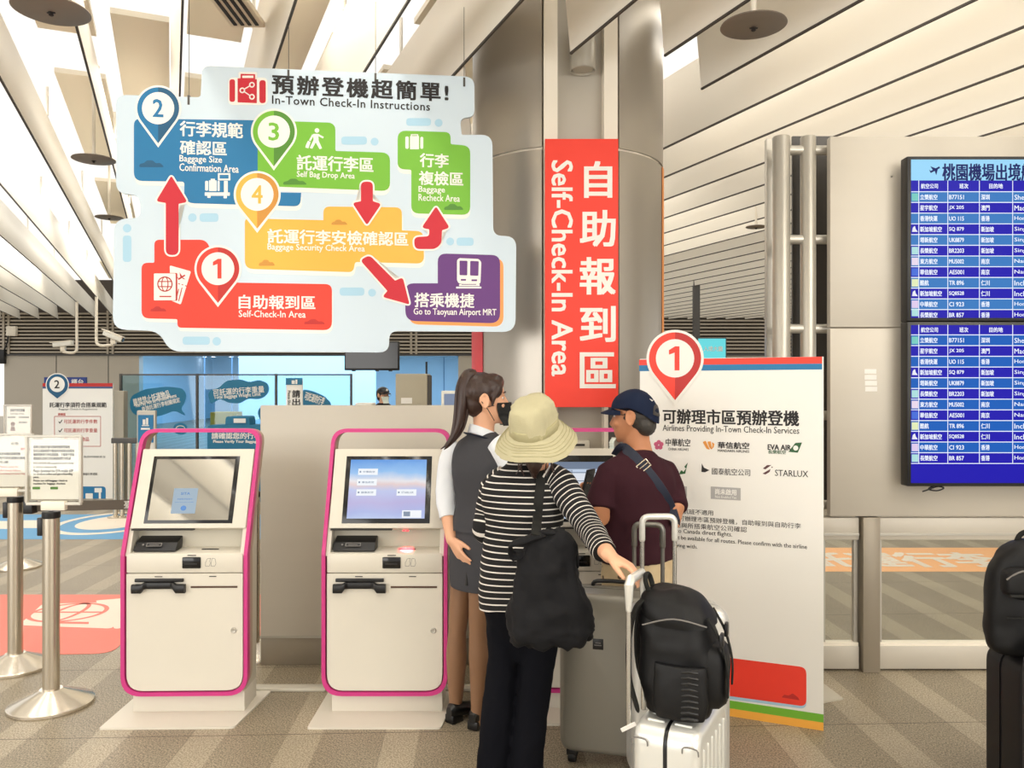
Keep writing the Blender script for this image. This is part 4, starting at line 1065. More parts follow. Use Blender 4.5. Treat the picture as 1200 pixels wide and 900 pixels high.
    # door
    bm = BM(); dpts = rpoly([(-0.278, 0.122), (0.278, 0.122), (0.278, 0.6855), (-0.278, 0.6855)], [0.08, 0.08, 0.002, 0.002], 6)
    V = [[bm.verts.new((p.x, y, p.y)) for p in dpts] for y in (-0.004, 0.016)]
    bm.faces.new(V[0]); bm.faces.new(V[1][::-1])
    for k in range(len(dpts)): j = (k + 1) % len(dpts); bm.faces.new((V[0][k], V[1][k], V[1][j], V[0][j]))
    dr = obj('door', bm, CREAM, t, smooth=False)
    # printer mouth
    bm = BM(); n = 18; ra, rb = [], []
    for k in range(n + 1):
        x = -0.245 + 0.252 * k / n; e = abs(k / n - 0.5) * 2; dp = 0.026 if e > 0.55 else 0.014; hh = 0.058 if e > 0.62 else 0.044
        ra.append((x, dp, hh))
    for x, dp, hh in ra:
        rb.append((Vector((x, -0.004 - dp / 2, 0.646 - hh / 2 + (0.058 - hh) / 2 + 0.0)), Vector((0, dp / 2 + 0.002, 0)), Vector((0, 0, hh / 2 * 0.75))))
    loft(bm, rb, 14, ex=3.5); box(bm, (-0.235, -0.016, 0.648), (-0.003, -0.002, 0.664), bev=0.003); obj('printer_mouth', bm, BLACK, dr)
    bm = BM(); box(bm, (0.03, -0.0065, 0.617), (0.253, -0.0035, 0.626)); obj('receipt_slot', bm, mat('slot_brown', (84, 62, 48), 0.6), dr, smooth=False)
    bm = BM(); box(bm, (-0.142, -0.006, 0.664 + 0.006), (-0.106, -0.0035, 0.674)); box(bm, (0.118, -0.006, 0.67), (0.152, -0.0035, 0.674)); obj('indicator_slot', bm, DARK, dr, smooth=False)
    bm = BM(); lathe(bm, [(0.010, 0), (0.014, 0.0), (0.0135, 0.004), (0.011, 0.006), (0.003, 0.0045)], (0.235, -0.004, 0.412), 20, M=Matrix.Rotation(PI / 2, 4, 'X')); obj('lock', bm, PIPE, dr)
    # plinth and floor plate
    bm = BM(); box(bm, (-0.262, 0.03, 0.008), (0.276, 0.225, 0.108), bev=0.003); obj('plinth', bm, CREAM, t)
    bm = BM(); z0, z1 = 0.0, 0.009
    for_pts = [(-0.335, -0.155), (0.245, -0.155), (0.305, -0.11), (0.335, 0.285), (-0.335, 0.285)]
    prism(bm, rpoly([(-0.335, -0.155), (0.285, -0.155), (0.335, 0.285), (-0.335, 0.285)], [0.01, 0.02, 0.01, 0.01], 3), z0, z1); obj('floor_plate', bm, CREAM, t, smooth=False)
    return t, LP, lbox


K1, LP, LBOX = make_kiosk('cream kiosk with magenta frame and a dark screen, left of the grey partition')
M1 = Matrix.Translation((-1.578, KD, 0)) @ Matrix.Rotation(math.radians(1.2), 4, 'Z')
K2 = clone(K1, (-0.614, KD, 0), 0, 'cream kiosk with magenta frame and a bright sky wallpaper screen before the partition', None)
K3 = clone(K1, (0.302, KD + 0.04, 0), 0, 'cream kiosk with magenta frame hidden behind the customers and the attendant', None)
K1.matrix_world = M1; WM[K1.name] = M1
for k in (K1, K2, K3): k['group'] = 'self check-in kiosks in a row'


def disp_quad(bm, x0, x1, s0, s1, n, mi=0, uv=None):
    f = bm.faces.new([bm.verts.new(LP(x, s, n)) for x, s in ((x0, s0), (x1, s0), (x1, s1), (x0, s1))]); f.material_index = mi; return f
NB = 0.0142
def part_of(k, nm): return [c for c in kids(k) if c.name.split('.')[0] == nm][0]
# left kiosk: dark glossy screen with one small notice
k1s = part_of(K1, 'screen')
bm = BM(); disp_quad(bm, -0.200, 0.190, 0.93, 1.217, NB); obj('display', bm, SCRG, k1s, smooth=None)
bm = BM(); disp_quad(bm, -0.093, 0.025, 0.960, 1.078, NB + 0.0006); nb = obj('notice', bm, mat('notice_glow', (206, 228, 246), 0.4, emit=0.55), k1s, smooth=None)
TB = Matrix(((1, 0, 0, 0), (0, 0, 0, 0), (0, 0, 0, 0), (0, 0, 0, 1)))
def lean_text(bm, t, cx, s, w_, h_, n, bold=0.015):
    sl = math.atan(0.39)
    M = Matrix(((1, 0, 0, 0), (0, math.sin(sl), -math.cos(sl), lean(s) + 0.004 - n * math.cos(sl)), (0, math.cos(sl), math.sin(sl), s + n * math.sin(sl)), (0, 0, 0, 1)))
    add_text(bm, t, cx, 0, w_, h_, 0, bold, M=M)
bm = BM(); lean_text(bm, 'SITA', -0.034, 1.053, 0.045, 0.013, NB + 0.0012, .03); lean_text(bm, '本機暫停服務中', -0.034, 1.027, 0.075, 0.008, NB + 0.0012); lean_text(bm, 'System temporarily unavailable', -0.034, 1.012, 0.09, 0.006, NB + 0.0012)
obj('lettering', bm, mat('notice_ink', (72, 120, 186), 0.5), nb, smooth=None)
bm = BM(); q = [bm.verts.new(LP(-0.034 + 0.014 * math.cos(a), 0.985 + 0.012 * math.sin(a), NB + 0.0012)) for a in [2 * PI * i / 16 for i in range(16)]]; bm.faces.new(q); obj('smile_mark', bm, mat('notice_ink', (72, 120, 186), 0.5), nb, smooth=None)

# middle kiosk: sky wallpaper
def sky_screen_mat():
    m = bpy.data.materials.new('sky_wallpaper'); m.use_nodes = True; nt = m.node_tree; b = nt.nodes['Principled BSDF']; N = nt.nodes.new; L = nt.links.new
    tc = N('ShaderNodeTexCoord'); sp = N('ShaderNodeSeparateXYZ'); L(tc.outputs['Object'], sp.inputs[0])
    mr = N('ShaderNodeMapRange'); mr.inputs[1].default_value = 0.93; mr.inputs[2].default_value = 1.217; L(sp.outputs[2], mr.inputs[0])
    ns = N('ShaderNodeTexNoise'); ns.inputs['Scale'].default_value = 9; ns.inputs['Detail'].default_value = 6; L(tc.outputs['Object'], ns.inputs['Vector'])
    ad = N('ShaderNodeMath'); ad.operation = 'MULTIPLY_ADD'; L(ns.outputs[0], ad.inputs[0]); ad.inputs[1].default_value = 0.16; L(mr.outputs[0], ad.inputs[2])
    su = N('ShaderNodeMath'); su.operation = 'SUBTRACT'; L(ad.outputs[0], su.inputs[0]); su.inputs[1].default_value = 0.08
    cr = N('ShaderNodeValToRGB'); e = cr.color_ramp.elements
    e[0].position = 0.0; e[0].color = lin((196, 214, 250)); e[1].position = 1.0; e[1].color = lin((96, 160, 236))
    for p, c in ((0.12, (176, 190, 240)), (0.3, (190, 184, 232)), (0.5, (196, 206, 246)), (0.6, (236, 214, 214)), (0.66, (240, 238, 244)), (0.8, (150, 200, 250))):
        x = e.new(p); x.color = lin(c)
    L(su.outputs[0], cr.inputs[0])
    L(cr.outputs[0], b.inputs['Emission Color']); b.inputs['Emission Strength'].default_value = 0.85; b.inputs['Base Color'].default_value = (0.02, 0.02, 0.02, 1); b.inputs['Roughness'].default_value = 0.1
    return m
k2s = part_of(K2, 'screen')
bm = BM(); disp_quad(bm, -0.195, 0.186, 0.937, 1.215, NB); dd = obj('display', bm, sky_screen_mat(), k2s, smooth=None)
BTN = mat('screen_button', (246, 250, 255), 0.4, emit=0.9); BTX = mat('screen_button_text', (110, 130, 160), 0.4)
for i, (x, s, tx) in enumerate(((-0.105, 1.156, '中華航空'), (-0.107, 1.106, '華信航空'), (-0.107, 1.058, '國泰航空'), (0.092, 1.058, 'STARLUX'))):
    bm = BM(); disp_quad(bm, x - 0.049, x + 0.049, s - 0.015, s + 0.015, NB + 0.0006); bb = obj('button', bm, BTN, dd, smooth=None)
    bm = BM(); lean_text(bm, tx, x + 0.005, s, 0.06, 0.010, NB + 0.0012, 0.02); disp_quad(bm, x - 0.042, x - 0.034, s - 0.004, s + 0.004, NB + 0.0012); obj('button_lettering', bm, BTX, dd, smooth=None)
bm = BM(); disp_quad(bm, 0.075, 0.17, 0.94, 0.975, NB + 0.0006); obj('button', bm, BTN, dd, smooth=None)
bm = BM(); disp_quad(bm, 0.082, 0.115, 0.947, 0.969, NB + 0.0012); obj('passport_mark', bm, BTX, dd, smooth=None)
# its red scanner light on the shelf
RLED = mat('red_scanner_light', (255, 40, 50), 0.4, emit=6.0)
bm = BM(); box(bm, (0.083, 0.03, 0.884), (0.094, 0.036, 0.889)); box(bm, (0.1, 0.03, 0.884), (0.111, 0.036, 0.889)); obj('scanner_light', bm, RLED, K2, smooth=False)
l = bpy.data.lights.new('scanner_glow', 'SPOT'); l.energy = 16.0; l.color = (1, 0.05, 0.08); l.spot_size = math.radians(50); l.spot_blend = 0.9; l.shadow_soft_size = 0.01
lo = bpy.data.objects.new('scanner_glow', l); COL.objects.link(lo); lo.location = (-0.614 + 0.1, KD + 0.055, 0.882); lo.rotation_euler = (0, 0, 0)
# right kiosk: pale list screen
k3s = part_of(K3, 'screen')
bm = BM(); disp_quad(bm, -0.200, 0.190, 0.93, 1.20, NB); dd = obj('display', bm, mat('list_screen', (206, 222, 244), 0.3, emit=0.8), k3s, smooth=None)
bm = BM(); disp_quad(bm, -0.2, 0.19, 1.165, 1.2, NB + 0.0006)
for s in (1.15, 1.11, 1.07, 1.03, 0.99): disp_quad(bm, -0.08, 0.12, s - 0.004, s, NB + 0.0006)
lean_text(bm, 'EVA AIR', -0.02, 1.155, 0.05, 0.012, NB + 0.0008, 0.02)
obj('list_band', bm, mat('list_band', (150, 168, 196), 0.4, emit=0.5), dd, smooth=None)
bm = BM(); disp_quad(bm, -0.09, 0.16, 0.965, 1.145, NB + 0.0003); obj('list_sheet', bm, mat('list_sheet', (236, 242, 252), 0.4, emit=0.8), dd, smooth=None)

# ------------------------------------------------------------------ belt posts at the left
def make_post(label, h, loc):
    t = thing('belt_post', label, 'barrier post', loc, group='belt posts of the queue')
    bm = BM(); lathe(bm, [(0.192, 0), (0.195, 0.004), (0.195, 0.016), (0.188, 0.022), (0.06, 0.075), (0.052, 0.082)], seg=56); obj('base', bm, STEEL_B, t, angle=30)
    bm = BM(); lathe(bm, [(0.039, 0.08), (0.039, h - 0.03)], seg=32); obj('pole', bm, STEEL, t)
    bm = BM(); lathe(bm, [(0.041, h - 0.032), (0.042, h - 0.028), (0.042, h - 0.004), (0.039, h)], seg=32); box(bm, (-0.062, -0.018, h - 0.12), (-0.036, 0.018, h - 0.03), bev=0.004); obj('belt_head', bm, BLACK, t)
    bm = BM(); cyl(bm, (0, 0, h - 0.002), (0, 0, h + 0.002), 0.012, seg=12); obj('sign_socket', bm, BLACK, t)
    return t
pA = make_post('nearer steel belt post at the left carrying a clear sign frame', 0.965, P(60, 826, 4.0) * 1)
pA.location.z = 0; pA.location.x = -2.298; pA.location.y = 4.0; WM[pA.name] = Matrix.Translation(pA.location)
pB = clone(pA, ((18 - 600) * 4.53 / F, 4.53, 0), 0.0, 'steel belt post at the picture border behind the nearer one')
pC = clone(pA, (-1.53, 4.74, 0), 0.0, 'steel belt post mostly hidden behind the left kiosk')
bm = BM(); xb = (18 - 600) * 4.53 / F
belt = thing('queue_belt', 'dark brown belt with white characters stretched behind the left kiosk', 'belt', (xb, 4.53, 0.905))
a = Vector((0.066, 0.01, 0)); c_ = Vector((-1.53 - xb - 0.066, 0.20, 0.0)); dirv = (c_ - a).normalized(); nrm = Vector((-dirv.y, dirv.x, 0)) * 0.002
v = [bm.verts.new(p + q + Vector((0, 0, z))) for p in (a, c_) for q in (nrm, -nrm) for z in (-0.028, 0.028)]
for f in ((0, 1, 3, 2), (4, 6, 7, 5), (0, 2, 6, 4), (1, 5, 7, 3), (0, 4, 5, 1), (2, 3, 7, 6)): bm.faces.new([v[i] for i in f])
obj('strap', bm, mat('belt_brown', (92, 82, 72), 0.7), belt, smooth=False)
bm = BM(); Mx = Matrix(((dirv.x, 0, dirv.y, a.x), (dirv.y, 0, -dirv.x, a.y), (0, 1, 0, 0), (0, 0, 0, 1)))
add_text(bm, '臺灣桃園國際機場', 0.72, 0, 0.42, 0.045, 0.0035, 0.01, M=Mx); obj('lettering', bm, BOARD_W, belt, smooth=None)
bm = BM(); box(bm, (-0.003, -0.03, -0.035), (0.05, 0.03, 0.035), M=Matrix.Translation((0.062, 0, 0)), bev=0.005); obj('clip', bm, BLACK, belt)

def sign_frame(label, px0, py0, px1, py1, d, lines, red=None, yaw=0.0):
    b = Board('sign_frame', label, 'sign', P((px0 + px1) / 2, py1, d), yaw)
    p0, p1 = b.uv(px0, py1), b.uv(px1, py0)
    bm = BM(); box(bm, (p0.x, p0.y, -0.012), (p1.x, p1.y, -0.009), bev=0.001); box(bm, (p0.x, p0.y, 0.003), (p1.x, p1.y, 0.006), bev=0.001); obj('acrylic_sheet', bm, ACRYL, b.root, smooth=False)
    bm = BM(); box(bm, (p0.x + 0.022, p0.y + 0.03, -0.006), (p1.x - 0.012, p1.y - 0.02, -0.001)); pp = obj('paper', bm, BOARD_W, b.root, smooth=False)
    bm = BM()
    for x in (p0.x - 0.004, p1.x - 0.008): box(bm, (x, p0.y + 0.01, -0.014), (x + 0.012, p1.y - 0.005, 0.008), bev=0.003)
    box(bm, (p0.x, p1.y - 0.012, -0.014), (p1.x, p1.y, 0.008), bev=0.003); box(bm, (p0.x, p0.y, -0.014), (p1.x, p0.y + 0.014, 0.008), bev=0.003)
    obj('frame_edge', bm, mat('acrylic_edge', (206, 202, 192), 0.25), b.root)
    cx = 0.0
    bm = BM(); box(bm, (cx - 0.06, p0.y - 0.025, -0.018), (cx + 0.06, p0.y + 0.02, 0.012), bev=0.004); None; obj('clamp', bm, COLW, b.root)
    bm = BM()
    for t_, x0, y0, x1, y1 in lines: b.text(bm, t_, x0, y0, x1, y1, -0.0004, 0.035)
    obj('lettering', bm, INK, pp, smooth=None)
    if red:
        bm = BM()
        for t_, x0, y0, x1, y1 in red: b.text(bm, t_, x0, y0, x1, y1, -0.0003, 0.02)
        obj('red_lettering', bm, RED_D, pp, smooth=None)
    return b
b = sign_frame('clear framed notice on the nearer belt post', 31, 510, 95, 592, 3.99, [('長榮/立榮航空城市預辦登機暫停服務', 39, 522, 82, 525.5), ('您可以透過長榮手機或利用現場自助報到', 39, 526.5, 87, 530), ('機辦理旅客行李託運服務，下載電子登機', 39, 531, 87, 534.5), ('證後請至自助行李託運機辦理行李託運', 39, 535.5, 83, 539),
    ('EVA Air/UNI AIR suspend in-town check-', 39, 541.5, 87, 544.5), ('in service temporarily.', 39, 546, 67, 549), ('Please download the EVA mobile APP', 39, 550, 86, 553.5), ('to check-in online and get e-boarding', 39, 554, 85, 557.5), ('pass.', 39, 558.5, 46, 561), ('Please use self-baggage check-in', 39, 562, 79, 565), ('machine for baggage checked.', 39, 565.5, 77, 568.5)])
bm = BM(); prism(bm, b.poly(R4p(38, 570.5, 47, 573.5, 0.5)), 0, 0); prism(bm, b.poly(R4p(59, 570.5, 68, 573.5, 0.5)), 0, 0)
obj('green_tab', bm, GREEN_D, b.root, smooth=None)
sign_frame('clear framed notice on the belt post at the picture border, partly behind the nearer notice', -20, 508, 38, 576.5, 4.5, [('公告', 13, 518, 22, 521.5), ('請先於本機完成報到後', -4, 530, 24, 533.5), ('再至行李託運機台辦理', -4, 535, 30, 538.5), ('託運', -2, 540, 10, 543)], [('請先確認', 24, 524.5, 36, 527.5), ('Please apply for', 0, 546, 22, 548.5), ('the check before', 0, 550, 24, 552.5), ('checking in your bag', 0, 554, 30, 556.5)])
b = sign_frame('small framed notice with a portrait photo further back by the grey far wall', 5, 474, 37, 513, 7.0, [('自助行李託運機', 12, 479, 29, 482.5), ('Self Bag Drop', 12, 484, 28, 486), ('請依序排隊', 9, 488, 18, 490), ('掃描登機證', 22, 488, 34, 490), ('請洽櫃台', 22, 494, 32, 496)])
bm = BM(); q0 = b.uv(5, 513).y; box(bm, (-0.012, 0.969 - b.o.z, -0.016), (0.012, q0 - 0.02, 0.008)); obj('stem', bm, PIPE_D, b.root)
b.flat('portrait_photo', [circ(15, 497, 2.6, 16), [(12, 505), (18, 505), (17, 500), (13, 500)]], mat('portrait_brown', (120, 84, 70), 0.6), 0.0, b.root)
pD = clone(pA, tuple(Vector((P(21, 450, 7.0).x, 7.005, 0))), 0.0, 'steel belt post further back under the small notice with a portrait')

# ------------------------------------------------------------------ things in the middle distance
# second standee
D2 = 11.2
B2 = Board('standee_board', 'white standee with a blue pin numbered 2 and red tick list, near the far wall', 'sign', P(91, 592, D2) , 0)
B2.root.matrix_world = B2.M
zb2 = P(91, 592, D2).z
bm = BM(); prism(bm, B2.poly([(50, 593.5), (132, 593.5), (132, 449), (50, 449)]), -0.03, 0); obj('board', bm, BOARD_W, B2.root, smooth=False)
B2.flat('colour_band', [R4p(50, 449, 132, 453, 0)], RED_D, 0.003); B2.flat('colour_band', [R4p(50, 453, 132, 455.3, 0)], mat('band_navy', (66, 84, 130), 0.5), 0.003)
rt = B2.flat('map_pin', [pinback(67.5, 451, 13.7, 469)], BOARD_W, 0.006); B2.flat('pin_body', [pinback(67.5, 451, 12.6, 467)], BLUE_D, 0.009, rt); B2.flat('pin_disc', [circ(67.5, 450.5, 9, 28)], BOARD_W, 0.012, rt)
bm = BM(); B2.text(bm, '2', 64.3, 445.5, 70.5, 455, 0.015, 0.02); obj('pin_number', bm, INK, rt, smooth=None)
bm = BM(); B2.text(bm, '託運行李須符合搭乘規範', 58, 471.5, 125, 477.5, 0.003, 0.025); B2.text(bm, 'Baggage Check-in Regulations', 69, 478.5, 114, 481, 0.003, 0.012); B2.text(bm, '為您的飛航安全', 98, 534, 124, 536.5, 0.003, .01); B2.text(bm, '掃描行李須知', 97, 554, 114, 557, 0.003, .02)
for k in range(3): prism(bm, B2.poly(seg((69, 494 + 10.3 * k), (70.3, 496 + 10.3 * k), 0.9)), 0.003, 0.003); prism(bm, B2.poly(seg((70.3, 496 + 10.3 * k), (73, 492 + 10.3 * k), 0.9)), 0.003, 0.003)
obj('lettering', bm, INK, B2.root, smooth=None)
bm = BM()
for k, t_ in enumerate(('可託運的行李件數', '可託運的行李重量', '禁止託運物品')): B2.text(bm, t_, 75, 491.5 + 10.3 * k, 75 + 4.9 * len(t_), 496.5 + 10.3 * k, 0.003, 0.012)
B2.text(bm, '請確認', 68, 484, 77, 487, 0.003, 0.02)
for s_ in (seg((64, 488), (118, 488), 0.6), seg((64, 523), (118, 523), 0.6), seg((64, 488), (64, 523), 0.6), seg((118, 488), (118, 523), 0.6)): prism(bm, B2.poly(s_), 0.003, 0.003)
obj('red_lettering', bm, RED_D, B2.root, smooth=None)
B2.flat('blue_panel', [rpoly([(90, 570), (124, 570), (124, 592), (90, 592)], 4)], BLUE, 0.003)
B2.flat('scale_icon', [R4p(100.5, 578, 109, 586, 0.8), R4p(99.5, 587, 119, 589.3, 0.5), R4p(116, 577, 118.5, 587, 0.3), R4p(111, 571.8, 119.5, 577, 0.5), circ(103, 590, 1.3, 10), circ(115, 590, 1.3, 10)], BOARD_W, 0.006)
bm = BM(); box(bm, (-0.2, P(0, 592, D2).z * -1 + 0.0, -0.35), (0.2, P(0, 592, D2).z * -1 + 0.02, 0.0)) ; obj('foot', bm, CREAM_D, B2.root, smooth=False)
t = thing('blue_sign', 'dark blue sign peeping over the standee with the blue pin', 'sign', P(77, 450, 13.0)); bm = BM(); box(bm, (-0.34, -0.02, -1.6), (0.34, 0.02, 0.11)); obj('sign_panel', bm, mat('navy_sign', (42, 64, 136), 0.5), t, smooth=False)
bm = BM(); add_text(bm, '櫃台', 0.2, 0.03, 0.2, 0.1, 0, .02, M=Matrix(((1, 0, 0, 0), (0, 0, 1, -0.023), (0, 1, 0, 0), (0, 0, 0, 1)))); obj('lettering', bm, BOARD_W, t, smooth=None)

# glass screen before the ticket room
DG = 12.0
def at(px, py, d=DG): return P(px, py, d)
gl = thing('glass_partition', 'glass partition with teal cloud stickers in front of the blue lit room', 'partition', (at(277, 450).x, DG, 0)); g0 = Vector((at(277, 450).x, DG, 0))
for a, c_ in ((142, 230), (232, 322.5), (324.5, 411)):
    xa, xb = at(a, 0).x - g0.x, at(c_, 0).x - g0.x; zt_ = at(0, 440).z
    bm = BM(); box(bm, (xa, 0, 0.05), (xb, 0.012, zt_)); obj('glass_pane', bm, GLASSB, gl, smooth=False)
    bm = BM(); box(bm, (xa, -0.012, zt_), (xb, 0.024, zt_ + 0.022)); box(bm, (xa, -0.01, 0.0), (xb, 0.022, 0.06)); obj('pane_rail', bm, PIPE_D, gl, smooth=False)
for px in (141.5, 231, 323.5, 411.5):
    bm = BM(); x = at(px, 0).x - g0.x; box(bm, (x - 0.014, -0.02, 0), (x + 0.014, 0.03, at(0, 438).z)); obj('post', bm, PIPE_D, gl, smooth=False)
GB = Board.__new__(Board); GB.M = Matrix(((1, 0, 0, g0.x), (0, 0, -1, g0.y), (0, 1, 0, 0), (0, 0, 0, 1))); GB.inv = GB.M.inverted(); GB.n = Vector((0, -1, 0)); GB.o = g0.copy()
def gflat(name, shapes, m, z, parent):
    bm = BM()
    for sh in shapes: prism(bm, GB.poly(sh), z, z)
    for v in bm.verts: v.co = Vector((v.co.x, -v.co.z, v.co.y))
    return obj(name, bm, m, parent, smooth=None)
def gtext(name, items, m, z, parent):
    bm = BM()
    for t_, x0, y0, x1, y1, r_ in items: GB.text(bm, t_, x0, y0, x1, y1, z, 0.02, rot=r_)
    for v in bm.verts: v.co = Vector((v.co.x, -v.co.z, v.co.y))
    return obj(name, bm, m, parent, smooth=None)
st = gflat('cloud_sticker', [rpoly([(244, 462), (247, 457), (256, 455), (266, 446), (283, 444.5), (292, 448), (304, 445), (314, 449), (316, 457), (312, 464), (304, 468), (291, 467), (281, 473), (268, 472), (258, 467), (247, 474)], 4)], TEAL, 0.012, gl)
gtext('sticker_lettering', [('可託運的行李重量', 250, 454, 310, 462, 0.07), ('Total Baggage Weight Limit', 251, 461.5, 306, 467, 0.07)], BOARD_W, 0.016, st)
st = gflat('cloud_sticker', [rpoly([(152, 474), (154, 464), (170, 456), (196, 453), (214, 455), (219, 462), (217, 472), (212, 479), (219, 488), (205, 481), (190, 487), (168, 490), (155, 484)], 5)], TEAL, 0.012, gl)
gtext('sticker_lettering', [('嚴禁禁止託運物品', 156, 462, 200, 471, 0.25), ('You May Not Be Permitted Items', 158, 467, 208, 473, 0.25), ('查詢託運行李相關規定', 166, 471, 212, 477, 0.25)], BOARD_W, 0.016, st)
st = gflat('cloud_sticker', [rpoly([(355, 456), (366, 458), (380, 464), (388, 472), (388, 478), (355, 478)], 4)], TEAL, 0.012, gl)
gtext('sticker_lettering', [('可託運的行李', 357, 462, 381, 472, -0.3)], BOARD_W, 0.016, st)
st = gflat('cloud_sticker', [rpoly([(203, 503), (205, 497), (212, 495), (219, 498), (221, 506), (214, 510), (206, 508)], 4)], TEAL, 0.012, gl); gflat('sticker_ring', ring(212, 502, 5.5, 3.5, 0.8), BOARD_W, 0.016, st)
st = gflat('cloud_sticker', [rpoly([(302, 484), (304, 478), (310, 476), (314, 480), (314, 492), (306, 494)], 3)], TEAL, 0.012, gl)

def simple_panel(name, label, cat, px0, py0, px1, py1, d, m, depth=0.04, to_floor=True):
    p = P((px0 + px1) / 2, py1, d); z1 = P(0, py0, d).z; z0 = 0 if to_floor else P(0, py1, d).z
    t = thing(name, label, cat, (p.x, d, 0)); hw = (px1 - px0) / 2 * d / F
    bm = BM(); box(bm, (-hw, 0, z0), (hw, depth, z1), bev=min(0.012, depth * 0.3)); obj('panel', bm, m, t); return t, hw, z1
# teal suitcase shaped counter sign
t = thing('suitcase_counter', 'teal suitcase shaped counter sign asking to verify baggage behind the left kiosk', 'sign', (P(276, 0, 10.8).x, 10.8, 0)); cx = P(276, 0, 10.8).x
def q2(pts, d=10.8): return [(P(a, b_, d).x - cx, P(a, b_, d).z) for a, b_ in pts]
def vplate(name, pts, y0, y1, m, par):
    bm = BM(); A_ = [bm.verts.new((a, y0, b_)) for a, b_ in pts]; B_ = [bm.verts.new((a, y1, b_)) for a, b_ in pts]
    bm.faces.new(A_); bm.faces.new(B_[::-1])
    for k in range(len(pts)): j = (k + 1) % len(pts); bm.faces.new((A_[k], B_[k], B_[j], A_[j]))
    return obj(name, bm, m, par, smooth=False)
vplate('body', rpoly(q2([(243, 498), (309, 498), (309, 588), (243, 588)]), 0.05), 0, 0.3, TEAL, t)
vplate('handle', rpoly(q2([(263, 500), (264, 488), (291, 488), (292, 500)]), 0.04), 0.02, 0.28, TEAL, t)
bm = BM(); box(bm, (P(274, 0, 10.8).x - cx, -0.008, P(0, 495.5, 10.8).z), (P(288, 0, 10.8).x - cx, -0.001, P(0, 490.5, 10.8).z)); obj('badge', bm, BOARD_W, t, smooth=False)
bm = BM(); MV = Matrix(((1, 0, 0, 0), (0, 0, 1, -0.006), (0, 1, 0, 0), (0, 0, 0, 1)))
def vt(t_, x0, y0, x1, y1, d=10.8, cxx=None):
    cxx = cx if cxx is None else cxx
    add_text(bm, t_, P((x0 + x1) / 2, 0, d).x - cxx, P(0, (y0 + y1) / 2, d).z, (x1 - x0) * d / F, (y1 - y0) * d / F, 0, .03, M=MV)
vt('請確認您的行李', 248, 507, 306, 514.5); vt('Please Verify Your Baggage', 250, 515.5, 303, 520); obj('lettering', bm, BOARD_W, t, smooth=None)
simple_panel('yellow_box', 'yellow box standing behind the glass near the teal suitcase sign', 'box', 246, 483, 277, 520, 13.0, mat('mustard', (206, 170, 62), 0.5), 0.3)
t, hw, z1 = simple_panel('poster_stand', 'slim grey stand with a blue luggage poster before the glass partition', 'poster stand', 160, 481, 182, 560, 9.0, PIPE, 0.05)
k = 9.0 / F
bm = BM(); box(bm, (-hw + 0.02, -0.01, z1 - 0.36), (hw - 0.02, -0.001, z1 - 0.05)); ps = obj('poster', bm, BLUE, t, smooth=False)
bm = BM(); box(bm, (-0.03, -0.014, z1 - 0.16), (0.0, -0.0105, z1 - 0.1)); box(bm, (0.008, -0.014, z1 - 0.16), (0.03, -0.0105, z1 - 0.085)); box(bm, (-0.04, -0.014, z1 - 0.175), (0.04, -0.0105, z1 - 0.165)); box(bm, (-0.05, -0.014, z1 - 0.215), (0.05, -0.0105, z1 - 0.195)); obj('icon', bm, BOARD_W, ps, smooth=False)
t, hw, z1 = simple_panel('notice_stand', 'narrow white stand with teal head and vertical black characters behind the partition', 'sign', 335, 443, 354.5, 520, 10.0, BOARD_W, 0.03)
cx = P(344.75, 0, 10.0).x
bm = BM(); box(bm, (-hw, -0.004, P(0, 451, 10).z), (hw, -0.0005, z1)); hd = obj('head_panel', bm, TEAL, t, smooth=False)
bm = BM(); box(bm, (-0.03, -0.007, z1 - 0.075), (0.01, -0.0045, z1 - 0.03)); box(bm, (0.018, -0.007, z1 - 0.075), (0.04, -0.0045, z1 - 0.02)); obj('icon', bm, BOARD_W, hd, smooth=False)
bm = BM(); vt('請', 342.5, 457, 352, 466, 10.0); vt('出', 342.5, 467, 352, 475.5, 10.0); vt('示', 342.5, 477, 352, 485, 10.0)
add_text(bm, 'Please Show', P(339, 0, 10).x - cx, P(0, 468, 10).z, 0.22, 0.035, 0, .02, rot=-PI / 2, M=MV); obj('lettering', bm, INK, t, smooth=None)
t, hw, z1 = simple_panel('grey_cabinet', 'beige grey cabinet rising above the partition beside the staff member in a cap', 'cabinet', 463.5, 438, 500.5, 560, 11.0, mat('cabinet_beige', (176, 168, 148), 0.5), 0.5)
bm = BM(); box(bm, (-0.14, -0.006, z1 - 0.41), (0.0 + 0.01, -0.001, z1 - 0.33)); obj('paper_label', bm, BOARD_W, t, smooth=False)
bm = BM(); cyl(bm, (hw - 0.03, 0.2, z1 - 0.01), (hw - 0.03, 0.2, z1 + 0.17), 0.014, seg=10); obj('antenna', bm, BLACK, t)
bm = BM(); box(bm, (hw, 0.02, 0.1), (hw + 0.02, 0.45, z1 - 0.02)); obj('side_door', bm, PIPE_D, t, smooth=False)
t, hw, z1 = simple_panel('white_terminal', 'white rounded terminal screen above the partition near the attendant', 'terminal', 517, 458, 540, 520, 11.0, WHITE, 0.12)
bm = BM(); box(bm, (-hw + 0.04, -0.006, z1 - 0.3), (hw - 0.03, -0.001, z1 - 0.04)); obj('screen', bm, mat('terminal_blue', (186, 204, 238), 0.4, emit=0.4), t, smooth=False)
simple_panel('paper_tray', 'flat white tray edge showing beside the staff member in a cap', 'tray', 416, 472.3, 436, 520, 10.5, WHITE, 0.3)
